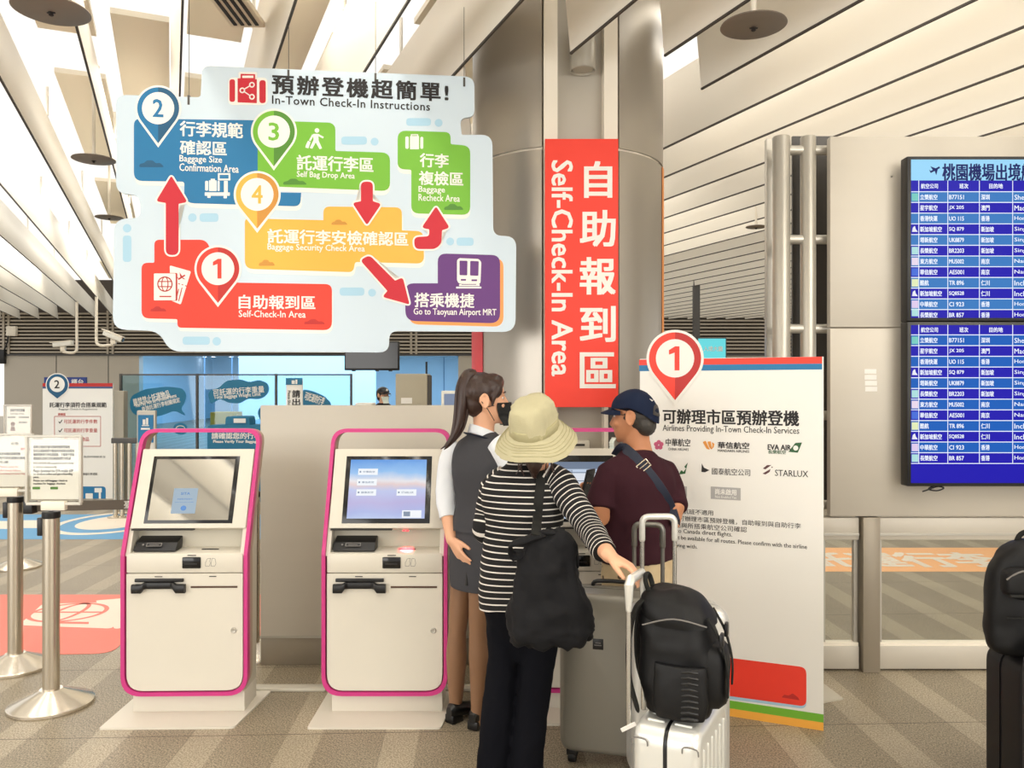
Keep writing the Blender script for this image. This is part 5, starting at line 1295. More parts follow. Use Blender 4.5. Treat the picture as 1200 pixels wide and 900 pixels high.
# hanging black monitor
t = thing('hanging_monitor', 'black monitor hanging from the ceiling below the instruction sign', 'monitor', P(436, 417, 12.0)); hw = 32 * 12 / F
bm = BM(); box(bm, (-hw, -0.03, -17 * 12 / F), (hw, 0.05, 17 * 12 / F), bev=0.01); obj('casing', bm, BLACK, t)
bm = BM(); box(bm, (-hw + 0.02, -0.034, -17 * 12 / F + 0.03), (hw - 0.02, -0.029, 17 * 12 / F - 0.02)); obj('screen', bm, KGLOSS, t, smooth=False)
bm = BM(); cyl(bm, (0, 0.03, 0.1), (0, 0.03, 3.6 - P(0, 417, 12).z), 0.03, seg=12); obj('ceiling_pole', bm, PIPE, t)
bm = BM(); [box(bm, (x, -0.02, -17 * 12 / F - 0.015), (x + 0.05, 0.03, -17 * 12 / F + 0.01)) for x in (-0.3, 0.05, 0.25)]; obj('foot_clip', bm, BLACK, t, smooth=False)
# cyan hanging screen right of the column
t = thing('hanging_screen', 'cyan lit screen hanging beyond the column above the tall standee', 'screen', P(834, 410, 15)); hw = 16 * 15 / F
bm = BM(); box(bm, (-hw - 0.02, -0.02, -0.25), (hw + 0.02, 0.06, 0.23), bev=0.01); obj('casing', bm, PIPE_D, t)
bm = BM(); quad(bm, [(-hw, -0.024, -0.23), (hw, -0.024, -0.23), (hw, -0.024, 0.21), (-hw, -0.024, 0.21)]); obj('display', bm, mat('cyan_screen', (112, 226, 232), 0.4, emit=0.9), t, smooth=None)
bm = BM(); add_text(bm, '入境大廳', 0.02, 0.02, 0.36, 0.1, 0, .02, M=Matrix(((1, 0, 0, 0), (0, 0, 1, -0.027), (0, 1, 0, 0), (0, 0, 0, 1)))); obj('lettering', bm, BOARD_W, t, smooth=None)
bm = BM(); x = P(817.5, 0, 15).x - P(834, 0, 15).x; box(bm, (x - 0.06, 0.06, 0.0), (x + 0.06, 0.16, 3.55 - P(0, 410, 15).z)); obj('ceiling_post', bm, PIPE_D, t, smooth=False)
# turnstile posts and grey column panel at the left of the glass
for i, (px, py, d, wd, lb) in enumerate(((139, 458, 10.4, 0.11, 'grey metal gate panel just left of the glass partition'),)):
    simple_panel('gate_panel', lb, 'gate', px - 6, py, px + 6, 560, d, mat('gate_grey', (150, 144, 130), 0.45, metal=0.3), 0.12)
t = thing('queue_rail', 'low steel queue rail beside the standee with the blue pin', 'rail', (P(150, 0, 9.6).x, 9.6, 0))
bm = BM(); z = P(0, 516, 9.6).z; box(bm, (-0.19, -0.03, z - 0.035), (0.16, 0.03, z + 0.03), bev=0.008); obj('top_bar', bm, PIPE_D, t)
for x in (-0.15, -0.07, 0.02, 0.12):
    bm = BM(); lathe(bm, [(0.09, 0), (0.09, 0.015), (0.03, 0.03), (0.028, 0.032), (0.028, z - 0.03)], (x, 0, 0), 18); obj('post', bm, STEEL, t)
# ------------------------------------------------------------------ people
SKIN = mat('skin_warm', (226, 172, 138), 0.5, var=0.04, vscale=20)
SKIN2 = mat('skin_tanned', (196, 134, 96), 0.5, var=0.05, vscale=20)
HAIRB = mat('hair_dark_brown', (52, 33, 26), 0.4, var=0.35, vscale=60, stretch=(1, 1, 0.15))
HAIRG = mat('hair_dark_grey', (58, 54, 50), 0.6, var=0.3, vscale=160)
VEST = mat('vest_charcoal', (66, 66, 70), 0.8, spec=0.25, var=0.05, vscale=90, bump=0.15, bscale=500)
SHIRT = mat('shirt_pale_blue_white', (226, 230, 236), 0.7, var=0.02, vscale=10)
HOSE = mat('sheer_stocking', (134, 98, 70), 0.5, var=0.08, vscale=14)
SHOE = mat('black_leather', (16, 15, 15), 0.3)
MASKB = mat('mask_black', (16, 16, 18), 0.7)
MASKW = mat('mask_white', (226, 236, 226), 0.7)
HATM = mat('hat_khaki', (194, 187, 152), 0.85, var=0.05, vscale=30, bump=0.25, bscale=300)
HATB = mat('hat_khaki_band', (178, 171, 132), 0.85, var=0.08, vscale=40, bump=0.25, bscale=300)
NAVY = mat('cap_navy', (20, 31, 56), 0.85, spec=0.25, bump=0.15, bscale=400)
TEE = mat('tee_maroon', (56, 27, 35), 0.9, var=0.08, vscale=12, spec=0.2)
STRAPN = mat('strap_navy', (26, 34, 54), 0.6)
TROU = mat('trousers_black_navy', (10, 11, 18), 0.9, var=0.15, vscale=10, spec=0.15)
TOTE = mat('tote_black', (17, 17, 20), 0.8, var=0.2, vscale=14, spec=0.3)
STRAPB = mat('strap_black_webbing', (32, 32, 30), 0.8, spec=0.3)
PACK = mat('backpack_black', (9, 9, 11), 0.55, var=0.2, vscale=20, spec=0.35)


def basis(fwd, up=Vector((0, 0, 1))):
    fwd = Vector(fwd).normalized(); r = fwd.cross(up).normalized(); u = r.cross(fwd); return r, fwd, u
def frameM(o, fwd, up=Vector((0, 0, 1))):
    r, f, u = basis(fwd, up)
    return Matrix(((r.x, f.x, u.x, o[0]), (r.y, f.y, u.y, o[1]), (r.z, f.z, u.z, o[2]), (0, 0, 0, 1)))
def onto(bm, n0, M):
    bm.verts.ensure_lookup_table()
    for v in bm.verts[n0:] if not isinstance(n0, int) else list(bm.verts)[n0:]: v.co = M @ v.co


FACE = [(0.06, 0.0, 0.068, 0.087), (0.01, 0.008, 0.068, 0.083), (-0.03, 0.018, 0.063, 0.074), (-0.065, 0.03, 0.052, 0.06), (-0.09, 0.044, 0.037, 0.044), (-0.105, 0.055, 0.020, 0.026)]
def face_ring(z):
    for a, b in zip(FACE, FACE[1:]):
        if a[0] >= z >= b[0]:
            t = (a[0] - z) / (a[0] - b[0]); return [a[i] + (b[i] - a[i]) * t for i in (1, 2, 3)]
    return list((FACE[0] if z > FACE[0][0] else FACE[-1])[1:])
def head(bm, M):
    n0 = len(bm.verts)
    ellipsoid(bm, (0, -0.012, 0.035), (0.076, 0.094, 0.090))
    loft(bm, [((0, cy, z), (rx, 0, 0), (0, ry, 0)) for z, cy, rx, ry in FACE], 24)
    tube(bm, [(0, 0.082, 0.028), (0, 0.094, 0.0), (0, 0.105, -0.022), (0, 0.094, -0.040)], [0.008, 0.010, 0.014, 0.010], 12, round_ends=True)
    for s in (-1, 1):
        ellipsoid(bm, (s * 0.013, 0.092, -0.030), (0.010, 0.011, 0.009))
        ellipsoid(bm, (s * 0.034, 0.066, -0.02), (0.026, 0.02, 0.022))
        ellipsoid(bm, (s * 0.03, 0.075, 0.032), (0.024, 0.012, 0.008))
        ellipsoid(bm, (s * 0.076, -0.014, -0.002), (0.009, 0.018, 0.031), M=Matrix.Rotation(-0.2, 3, 'X').to_4x4())
        e = [(s * (0.083 + 0.004 * math.cos(t)), -0.016 + 0.019 * math.cos(t), 0.002 + 0.031 * math.sin(t)) for t in [PI * (-0.45 + 1.5 * i / 12) for i in range(13)]]
        tube(bm, e, 0.0055, 8, round_ends=True)
    ellipsoid(bm, (0, 0.086, -0.057), (0.022, 0.011, 0.006)); ellipsoid(bm, (0, 0.085, -0.067), (0.019, 0.011, 0.007))
    ellipsoid(bm, (0, 0.074, -0.096), (0.02, 0.014, 0.014))
    for v in list(bm.verts)[n0:]: v.co = M @ v.co


def face_parts(M, root, iris=(50, 34, 26), brow=HAIRB):
    for s in (-1, 1):
        bm = BM(); ellipsoid(bm, (s * 0.031, 0.0738, 0.014), (0.0125, 0.0085, 0.0068), seg=16, rings=10)
        for v in bm.verts: v.co = M @ v.co
        e = obj('eye', bm, mat('eye_white', (236, 232, 226), 0.25), root, world=True)
        bm = BM(); ellipsoid(bm, (s * 0.031, 0.0808, 0.014), (0.0062, 0.0026, 0.0062), seg=14, rings=8)
        for v in bm.verts: v.co = M @ v.co
        obj('iris', bm, mat('iris_dark', iris, 0.15), e, world=True)
        bm = BM(); tube(bm, [(s * 0.012, 0.09, 0.036), (s * 0.03, 0.0895, 0.041), (s * 0.05, 0.077, 0.036)], [0.003, 0.0035, 0.002], 8, round_ends=True)
        for v in bm.verts: v.co = M @ v.co
        obj('eyebrow', bm, brow, root, world=True)


def face_shell(bm, M, z0, z1, amax, off0, th=0.003, nose=0.02, pleats=True):
    """a mask: a double skin that follows the face from ear side to ear side"""
    nz, na = 12, 28; S = []
    for o in (off0, off0 + th):
        g = []
        for i in range(nz + 1):
            z = z0 + (z1 - z0) * i / nz; cy, rx, ry = face_ring(z); row = []
            cyb = max(cy, 0.018); rxb = max(rx, 0.047) ; ryb = max(ry, 0.052)
            for j in range(na + 1):
                a = -amax + 2 * amax * j / na
                e = nose * math.exp(-(a / 0.42) ** 2) * (0.55 + 0.45 * math.sin(PI * i / nz)); pl = 0.0012 * math.sin(i * 2.2) if pleats else 0
                row.append(bm.verts.new(M @ Vector(((rxb + o + pl) * math.sin(a), cyb + (ryb + o + e + pl) * math.cos(a), z))))
            g.append(row)
        S.append(g)
    for g in S:
        for i in range(nz):
            for j in range(na): bm.faces.new((g[i][j], g[i][j + 1], g[i + 1][j + 1], g[i + 1][j]))
    a, b = S
    for i in range(nz):
        for j in (0, na): bm.faces.new((a[i][j], a[i + 1][j], b[i + 1][j], b[i][j]))
    for j in range(na):
        for i in (0, nz): bm.faces.new((a[i][j], b[i][j], b[i][j + 1], a[i][j + 1]))


def hand(bm, w, d, n, right, k=1.0, curl=(0.25, 0.3, 0.2), spread=0.06, thumb=(0.75, 0.2)):
    """w wrist, d towards the fingers, n where the palm faces"""
    d = Vector(d).normalized(); n = Vector(n); n = (n - d * n.dot(d)).normalized()
    s = d.cross(n) if right else n.cross(d)             # towards the thumb
    s = -s
    w = Vector(w)
    rg = []
    for t, hw_, hd_ in ((-0.03, 0.024, 0.019), (0.0, 0.025, 0.018), (0.03, 0.034, 0.017), (0.06, 0.040, 0.0155), (0.085, 0.040, 0.0135), (0.096, 0.034, 0.009)):
        rg.append((w + d * t * k, s * hw_ * k, n * hd_ * k))
    loft(bm, rg, 18, ex=2.6)
    for i, (o, L, r) in enumerate(((0.029, 0.072, 0.0088), (0.0095, 0.082, 0.0092), (-0.0105, 0.076, 0.0088), (-0.029, 0.06, 0.0078))):
        sp = (o / 0.03) * spread; dd = (d + s * sp).normalized()
        p = w + (d * 0.086 + s * o - n * 0.001) * k; pts = [p]; ang = 0
        for q, c in zip((0.45, 0.3, 0.25), curl):
            ang += c * (1 + 0.12 * i); v = dd * math.cos(ang) + n * math.sin(ang); p = p + v * L * q * k; pts.append(p)
        tube(bm, pts, [r * k, r * k * 0.98, r * k * 0.9, r * k * 0.76], 12, round_ends=True)
    p = w + (d * 0.022 + s * 0.024 + n * 0.006) * k; tdir = (d * math.cos(thumb[0]) + s * math.sin(thumb[0]) + n * thumb[1]).normalized()
    t2 = (tdir * 0.8 + d * 0.5 + n * 0.12).normalized()
    tube(bm, [p, p + tdir * 0.04 * k, p + tdir * 0.04 * k + t2 * 0.032 * k, p + tdir * 0.04 * k + t2 * 0.056 * k], [0.0145 * k, 0.0115 * k, 0.0105 * k, 0.0082 * k], 12, round_ends=True)


def interp_rings(rings, n):
    """rings (c, A, B) smoothed along their length to n steps per span"""
    C_ = smooth_path([r[0] for r in rings], n); A_ = smooth_path([r[1] for r in rings], n); B_ = smooth_path([r[2] for r in rings], n)
    return list(zip(C_, A_, B_))
def torso(bm, c, R, Fv, rows, grow=0.0, seg=32, n=5, ex=2.25):
    rg = []
    for row in rows:
        z, hw, hd = row[:3]; fo = row[3] if len(row) > 3 else 0.0; tl = row[4] if len(row) > 4 else 0.0
        rg.append((Vector((c[0], c[1], z)) + Fv * fo, R * (hw + grow) + Vector((0, 0, tl)), Fv * (hd + grow)))
    rg = interp_rings(rg, n); loft(bm, rg, seg, ex=ex); return rg
def ruffle(bm, amp, sc=14.0, dz=1.0):
    bm.normal_update()
    for v in bm.verts:
        v.co += v.normal * amp * (noise.noise(Vector((v.co.x * sc, v.co.y * sc, v.co.z * sc * dz))) + 0.5 * noise.noise(v.co * sc * 2.1))
def shoe(bm, heel, dv, L=0.25, H=0.07, heelh=0.03):
    dv = Vector(dv).normalized(); sd = Vector((dv.y, -dv.x, 0)); rg = []
    for s, w_, h in ((0.0, 0.018, 0.045), (0.02, 0.03, 0.062), (0.07, 0.034, 0.066), (0.13, 0.036, 0.058), (0.18, 0.042, 0.046), (0.225, 0.038, 0.036), (0.245, 0.026, 0.026), (0.252, 0.012, 0.016)):
        z0 = 0.012 + heelh * max(0, 1 - s / 0.14) * 0.6
        rg.append((Vector(heel) + dv * s * L / 0.25 + Vector((0, 0, z0 + h / 2)), sd * w_, Vector((0, 0, h / 2))))
    loft(bm, rg, 20, ex=2.6)
def sole(bm, heel, dv, L=0.25, heelh=0.03):
    dv = Vector(dv).normalized(); M = Matrix(((dv.y, dv.x, 0, heel[0]), (-dv.x, dv.y, 0, heel[1]), (0, 0, 1, heel[2]), (0, 0, 0, 1)))
    box(bm, (-0.028, 0.0, 0.0), (0.028, 0.07, 0.012 + heelh), M=M, bev=0.006); box(bm, (-0.036, 0.13, 0.0), (0.036, L - 0.012, 0.02), M=M, bev=0.008)


# ---- attendant in a grey vest and skirt -------------------------------------------------
A0 = (-0.135, 3.76); ya = math.radians(38)
FA = Vector((math.sin(ya), math.cos(ya), 0)); RA = Vector((math.cos(ya), -math.sin(ya), 0))
at_ = thing('person', 'person in grey vest and skirt with black mask and long ponytail beside the middle kiosk', 'person', (A0[0], A0[1], 0))
HA = frameM(P(569, 470, 3.755), (0.985, 0.17, 0.02))
vrows = [(0.92, 0.163, 0.122), (0.97, 0.15, 0.112), (1.04, 0.138, 0.102), (1.12, 0.148, 0.108), (1.2, 0.158, 0.112), (1.27, 0.160, 0.10), (1.32, 0.138, 0.078), (1.355, 0.085, 0.06), (1.375, 0.056, 0.05)]
sL, sR = P(531, 531, 3.86), P(589, 528, 3.66)
eL, wL = P(523.5, 585, 3.83), P(529, 633, 3.72)
eR, wR = P(612, 572, 3.60), P(634, 590, 3.66)
bm = BM()
torso(bm, A0, RA, FA, [(0.72, 0.14, 0.1)] + [(r[0], r[1] - 0.012, r[2] - 0.012) for r in vrows], seg=28)
tube(bm, [P(565, 512, 3.76), P(567, 498, 3.76), P(567, 480, 3.76)], [0.058, 0.05, 0.052], 20, round_ends=True)
head(bm, HA)
for L_ in ([sL, P(524, 560, 3.86), eL, P(525.5, 607, 3.79), wL], [sR, P(602, 552, 3.63), eR, P(626, 584, 3.64), wR]): tube(bm, L_, [0.036, 0.036, 0.036, 0.034, 0.025], 16, round_ends=True)
hand(bm, wL, P(550, 668, 3.63) - wL, (0.75, 0.55, 0.3), False, 0.95, (0.12, 0.16, 0.12), 0.05, (0.5, 0.25))
hand(bm, wR, Vector((0.9, 0.35, 0.05)), (0, 0, -1), True, 0.92)
legs = (([P(546, 660, 3.82), P(540, 700, 3.815), P(536, 740, 3.81), P(535, 768, 3.82), P(534.5, 800, 3.82), P(534, 822, 3.82), P(533, 838, 3.82)], [0.072, 0.053, 0.042, 0.0495, 0.040, 0.031, 0.032]),
        ([P(566, 660, 3.70), P(562, 705, 3.705), P(560, 740, 3.71), P(561.5, 770, 3.72), P(561, 803, 3.73), P(559.5, 828, 3.73), P(559, 845, 3.73)], [0.072, 0.05, 0.040, 0.0485, 0.040, 0.030, 0.031]))
for pts, rr in legs: tube(bm, pts, [r - 0.004 for r in rr], 18, round_ends=True)
bodyA = obj('body', remesh(bm, 0.0052, 4), SKIN, at_, world=True)
face_parts(HA, at_)
for pts, rr in legs:
    bm = BM(); n = 4; tube(bm, smooth_path(pts, n), [rr[min(i // n, len(rr) - 1)] + (rr[min(i // n + 1, len(rr) - 1)] - rr[min(i // n, len(rr) - 1)]) * (i % n) / n for i in range(n * (len(pts) - 1) + 1)], 22, round_ends=True)
    obj('stocking', bm, HOSE, at_, world=True)
for h_, dv in ((P(526, 845, 3.775), (0.66, 0.75, 0)), (P(553, 851, 3.70), (0.5, 0.87, 0))):
    h_ = Vector((h_.x, h_.y, 0))
    bm = BM(); shoe(bm, h_, dv, 0.235); obj('shoe', bm, SHOE, at_, world=True)
    bm = BM(); sole(bm, h_, dv, 0.235); obj('shoe_sole', bm, SHOE, at_, world=True)
bm = BM(); torso(bm, A0, RA, FA, vrows, 0.004, seg=40, n=6); ruffle(bm, 0.0035, 13); obj('vest', bm, VEST, at_, world=True, angle=60)
bm = BM(); torso(bm, A0, RA, FA, [(0.655, 0.158, 0.118), (0.66, 0.166, 0.126), (0.78, 0.172, 0.13), (0.88, 0.164, 0.122), (0.96, 0.142, 0.104)], 0.0, seg=36, n=5); ruffle(bm, 0.002, 8); obj('skirt', bm, VEST, at_, world=True, angle=60)
bm = BM(); tube(bm, [P(547, 670, 3.655), P(546.5, 686, 3.65)], [0.003, 0.008], 8); obj('skirt_slit', bm, DARK, at_, world=True)
def sleeve(name, pts, rads, m, root, amp=0.004, seg=26, n=6, sc=16):
    q = smooth_path(pts, n); rr = []
    for i in range(len(rads) - 1): rr += [rads[i] + (rads[i + 1] - rads[i]) * k / n for k in range(n)]
    rr.append(rads[-1]); bm = BM(); tube(bm, q, rr, seg); ruffle(bm, amp, sc); return obj(name, bm, m, root, world=True, angle=70)
sleeve('sleeve', [sL + Vector((0.03, 0, 0.03)), sL, P(524, 560, 3.86), eL, P(525.5, 607, 3.79)], [0.05, 0.056, 0.052, 0.05, 0.042], SHIRT, at_, 0.005)
sleeve('sleeve', [sR + Vector((-0.03, 0.02, 0.03)), sR, P(602, 552, 3.63), eR, P(626, 584, 3.64)], [0.05, 0.060, 0.056, 0.05, 0.042], SHIRT, at_, 0.005)
bm = BM(); rg = []
for k in range(3): rg.append((P(565.5, 512 - 5 * k, 3.76), RA * (0.074 - 0.006 * k) + Vector((0, 0, -0.012)), FA * (0.066 - 0.004 * k) + Vector((0, 0, -0.02))))
loft(bm, rg, 32); obj('collar', bm, SHIRT, at_, world=True)
bm = BM(); cc = P(564.5, 513, 3.76); tube(bm, [cc + (RA * math.cos(t) * 0.082 + FA * math.sin(t) * 0.074) + Vector((0, 0, -0.012 * math.cos(t) - 0.02 * math.sin(t))) for t in [2 * PI * i / 40 for i in range(40)]], 0.0095, 10, closed=True, flat=0.4); obj('lanyard', bm, STRAPN, at_, world=True)
# hair
bm = BM(); n0 = 0
ellipsoid(bm, (0, -0.022, 0.047), (0.084, 0.1, 0.09)); ellipsoid(bm, (0, -0.05, 0.0), (0.066, 0.06, 0.075)); ellipsoid(bm, (0.0, 0.03, 0.085), (0.06, 0.06, 0.045))
for s in (-1, 1):
    ellipsoid(bm, (s * 0.056, 0.03, 0.055), (0.028, 0.045, 0.045)); tube(bm, [(s * 0.04, 0.06, 0.1), (s * 0.068, 0.05, 0.06), (s * 0.076, 0.03, 0.02), (s * 0.078, 0.018, -0.02)], [0.02, 0.018, 0.013, 0.005], 10, round_ends=True)
for v in bm.verts: v.co = HA @ v.co
obj('hair', remesh(bm, 0.005, 3, disp=0.0025, dscale=50, dz=0.3), HAIRB, at_, world=True)
bm = BM(); pp = smooth_path([P(558, 441, 3.75), P(549, 440, 3.74), P(543, 455, 3.73), P(540, 480, 3.72), P(535, 503, 3.71), P(524, 520, 3.70), P(517, 526, 3.70)], 5)
rr = [0.022, 0.028, 0.034, 0.038, 0.04, 0.041, 0.042, 0.043, 0.043, 0.043, 0.042, 0.041, 0.04, 0.039, 0.038, 0.036, 0.034, 0.032, 0.03, 0.028, 0.025, 0.022, 0.018, 0.015, 0.012, 0.01, 0.008, 0.006, 0.005, 0.004, 0.003]
tube(bm, pp, rr, 20, round_ends=True, flat=0.75)
for k in range(14):
    a = random.uniform(0, 2 * PI); ln = random.randint(20, 30); q = []
    for i in range(ln): q.append(pp[i] + Vector((math.cos(a), 0.6 * math.sin(a), 0)) * rr[i] * 0.96 + Vector((0, 0, -0.01 * i / ln)))
    tube(bm, q, [0.008] * (ln - 4) + [0.006, 0.005, 0.003, 0.002], 6)
obj('ponytail', bm, HAIRB, at_, world=True)
bm = BM(); tube(bm, [P(556, 441, 3.75) + Vector((0, 0.024 * math.cos(t), 0.024 * math.sin(t))) for t in [2 * PI * i / 20 for i in range(20)]], 0.008, 8, closed=True); obj('hair_tie', bm, MASKB, at_, world=True)
bm = BM(); face_shell(bm, HA, -0.116, -0.008, 1.25, 0.005, nose=0.032); mk = obj('mask', bm, MASKB, at_, world=True, angle=60)
bm = BM()
for s in (-1, 1):
    for z in (-0.02, -0.09): tube(bm, [HA @ Vector(p) for p in ((s * 0.066, 0.03, z), (s * 0.078, 0.0, -0.02 + z * 0.2), (s * 0.083, -0.03, 0.0))], 0.0018, 6)
obj('ear_loop', bm, MASKB, mk, world=True)

# ---- woman in a striped shirt and khaki hat ----------------------------------------------
W0 = (0.045, 3.2); yw = math.radians(12)
FW = Vector((math.sin(yw), math.cos(yw), 0)); RW = Vector((math.cos(yw), -math.sin(yw), 0))
wo = thing('person', 'person in khaki bucket hat, black and white striped shirt and dark trousers seen from behind', 'person', (W0[0], W0[1], 0))
def stripe_mat():
    m = bpy.data.materials.new('striped_cloth'); m.use_nodes = True; nt = m.node_tree; b = nt.nodes['Principled BSDF']; N = nt.nodes.new; L = nt.links.new
    at = N('ShaderNodeAttribute'); at.attribute_name = 'run'
    d_ = N('ShaderNodeMath'); d_.operation = 'DIVIDE'; L(at.outputs['Fac'], d_.inputs[0]); d_.inputs[1].default_value = 0.0242
    f_ = N('ShaderNodeMath'); f_.operation = 'FRACT'; L(d_.outputs[0], f_.inputs[0])
    l_ = N('ShaderNodeMath'); l_.operation = 'LESS_THAN'; L(f_.outputs[0], l_.inputs[0]); l_.inputs[1].default_value = 0.2
    mx = N('ShaderNodeMixRGB'); L(l_.outputs[0], mx.inputs[0]); mx.inputs[1].default_value = lin((13, 12, 14)); mx.inputs[2].default_value = lin((226, 220, 212)); L(mx.outputs[0], b.inputs['Base Color']); b.inputs['Roughness'].default_value = 0.85
    return m
STRIPE = stripe_mat()
def run_loft(rg, seg, amp, sc, ex=2.2):
    """a loft that remembers how far along its length each point lies"""
    bm = BM(); lay = bm.verts.layers.float.new('run'); L = loft(bm, rg, seg, ex=ex); dist = [0.0]
    for a, b in zip(rg, rg[1:]): dist.append(dist[-1] + (b[0] - a[0]).length)
    for row, dd in zip(L, dist):
        for v in row: v[lay] = dd
    ruffle(bm, amp, sc); return bm
srows = [(0.725, 0.178, 0.128, 0, 0.02), (0.80, 0.180, 0.130, 0, 0.014), (0.9, 0.170, 0.122, 0, 0.006), (1.0, 0.158, 0.112), (1.1, 0.162, 0.112), (1.17, 0.168, 0.105), (1.215, 0.150, 0.085), (1.245, 0.115, 0.07), (1.275, 0.075, 0.06), (1.292, 0.06, 0.056)]
rg = []
for r_ in srows: rg.append((Vector((W0[0], W0[1], r_[0])), RW * r_[1] + Vector((0, 0, r_[4] if len(r_) > 4 else 0)), FW * r_[2]))
bm = run_loft(interp_rings(rg, 8), 56, 0.006, 11); shirtW = obj('striped_shirt', bm, STRIPE, wo, world=True, angle=70)
def run_sleeve(pts, rads, n=8):
    q = smooth_path(pts, n); rr = []
    for i in range(len(rads) - 1): rr += [rads[i] + (rads[i + 1] - rads[i]) * k / n for k in range(n)]
    rr.append(rads[-1]); a, b = frame_of(q[1] - q[0]); rg = []
    for i, p in enumerate(q):
        t = (q[min(i + 1, len(q) - 1)] - q[max(i - 1, 0)]).normalized(); a = (a - t * a.dot(t)).normalized(); b = t.cross(a); rg.append((p, a * rr[i], b * rr[i]))
    return run_loft(rg, 32, 0.004, 18, 2.0)
wsR, weR, wwR = P(656, 567, 3.15), P(690, 617, 2.98), P(714, 651, 2.74)
wsL, weL, wwL = P(580, 572, 3.24), P(568, 622, 3.24), P(592, 618, 3.50)
bm = run_sleeve([P(640, 556, 3.17), wsR, P(675, 595, 3.07), weR, P(702, 637, 2.85), P(708.5, 647, 2.785)], [0.052, 0.062, 0.056, 0.05, 0.045, 0.041]); obj('striped_sleeve', bm, STRIPE, wo, world=True, angle=70)
bm = run_sleeve([P(594, 558, 3.22), wsL, P(572, 600, 3.245), weL, P(580, 622, 3.38), P(588, 619, 3.45)], [0.05, 0.058, 0.052, 0.05, 0.045, 0.041]); obj('striped_sleeve', bm, STRIPE, wo, world=True, angle=70)
fH = (Vector((0.30, 0.95, 0))).normalized()
tl = math.radians(24); upH = Vector((0, 0, 1)) * math.cos(tl) - fH * math.sin(tl); fH2 = fH * math.cos(tl) + Vector((0, 0, 1)) * math.sin(tl)
HW_ = frameM(P(627, 517, 3.12) + fH2 * 0.028, fH2, upH)
bm = BM()
torso(bm, W0, RW, FW, [(0.68, 0.15, 0.1)] + [(r_[0], r_[1] - 0.014, r_[2] - 0.014) for r_ in srows], seg=28)
tube(bm, [P(627, 548, 3.19), P(628, 530, 3.17), P(628, 512, 3.15)], [0.056, 0.05, 0.05], 18, round_ends=True)
head(bm, HW_)
tube(bm, [wsR, P(675, 595, 3.07), weR, P(702, 637, 2.85), wwR], [0.042, 0.04, 0.036, 0.032, 0.027], 16, round_ends=True)
tube(bm, [wsL, P(572, 600, 3.245), weL, P(580, 622, 3.38), wwL], [0.042, 0.04, 0.036, 0.032, 0.027], 16, round_ends=True)
hand(bm, wwR, P(760, 676, 2.66) - wwR, (-0.25, -0.1, -1), True, 0.94, (0.30, 0.42, 0.3), 0.05, (0.55, 0.35))
hand(bm, wwL, Vector((0.3, 0.9, 0.1)), (0.4, 0, -1), False, 0.92)
legL = ([P(592, 690, 3.2), P(590, 733, 3.2), P(590, 767, 3.2), P(587, 800, 3.2), P(583, 840, 3.2), P(579, 880, 3.2), P(577, 913, 3.2)], [0.085, 0.068, 0.06, 0.064, 0.066, 0.065, 0.066])
legR = ([P(634, 690, 3.17), P(635, 733, 3.17), P(632, 767, 3.17), P(627, 805, 3.17), P(623, 840, 3.17), P(619, 875, 3.17), P(616, 914, 3.17)], [0.085, 0.072, 0.068, 0.064, 0.064, 0.064, 0.065])
for pts, rr in (legL, legR): tube(bm, pts, [0.07, 0.055, 0.048, 0.05, 0.045, 0.036, 0.033], 16, round_ends=True)
obj('body', remesh(bm, 0.0055, 4), SKIN, wo, world=True)
face_parts(HW_, wo)
bm = BM(); torso(bm, W0, RW, FW, [(0.50, 0.08, 0.05), (0.58, 0.115, 0.08), (0.66, 0.15, 0.11), (0.74, 0.168, 0.122), (0.85, 0.162, 0.115), (0.93, 0.15, 0.105)], seg=28)
for pts, rr in (legL, legR): tube(bm, smooth_path(pts, 4), [rr[min(i // 4, 6)] + (rr[min(i // 4 + 1, 6)] - rr[min(i // 4, 6)]) * (i % 4) / 4 for i in range(25)], 22)
obj('trousers', remesh(bm, 0.008, 5, disp=0.005, dscale=13, dz=0.7), TROU, wo, world=True)
for p_, dv in ((P(578, 914, 3.17), (-0.1, 1, 0)), (P(616, 916, 3.14), (0.2, 1, 0))):
    h_ = Vector((p_.x, p_.y - 0.07, 0)); bm = BM(); shoe(bm, h_, dv, 0.24, heelh=0.01); obj('shoe', bm, SHOE, wo, world=True)
    bm = BM(); sole(bm, h_, dv, 0.24, heelh=0.01); obj('shoe_sole', bm, CABLE, wo, world=True)
# hair under the hat, the hat
bm = BM(); ellipsoid(bm, (0, -0.025, 0.0), (0.080, 0.086, 0.075)); ellipsoid(bm, (0, -0.055, -0.035), (0.066, 0.048, 0.055)); tube(bm, [(0, -0.09, -0.03), (0.01, -0.1, -0.07), (0.0, -0.095, -0.115)], [0.035, 0.03, 0.012], 12, round_ends=True)
for v in bm.verts: v.co = HW_ @ v.co
obj('hair', remesh(bm, 0.006, 3, disp=0.003, dscale=50), HAIRB, wo, world=True)
bm = BM()
for k in range(9):
    a = 0.5 + 0.35 * k; x = 0.055 * math.cos(k * 2.1); p0 = HW_ @ Vector((0.06 * (1 if k % 2 else -1), -0.05, -0.03)); tube(bm, smooth_path([p0, p0 + Vector((0.012 * math.cos(k), -0.02, -0.04)), p0 + Vector((0.02 * math.sin(k * 1.7), -0.01, -0.075 - 0.003 * k))], 4), 0.0022, 6)
obj('loose_strands', bm, HAIRB, wo, world=True)
HT = frameM(P(626, 502, 3.13), fH2, upH)
hat = BM(); prof = [(0.154, -0.066), (0.158, -0.064), (0.150, -0.050), (0.128, -0.026), (0.105, -0.006), (0.0915, 0.004), (0.089, 0.03), (0.085, 0.065), (0.078, 0.098), (0.068, 0.112), (0.05, 0.118), (0.02, 0.120), (0.002, 0.120)]
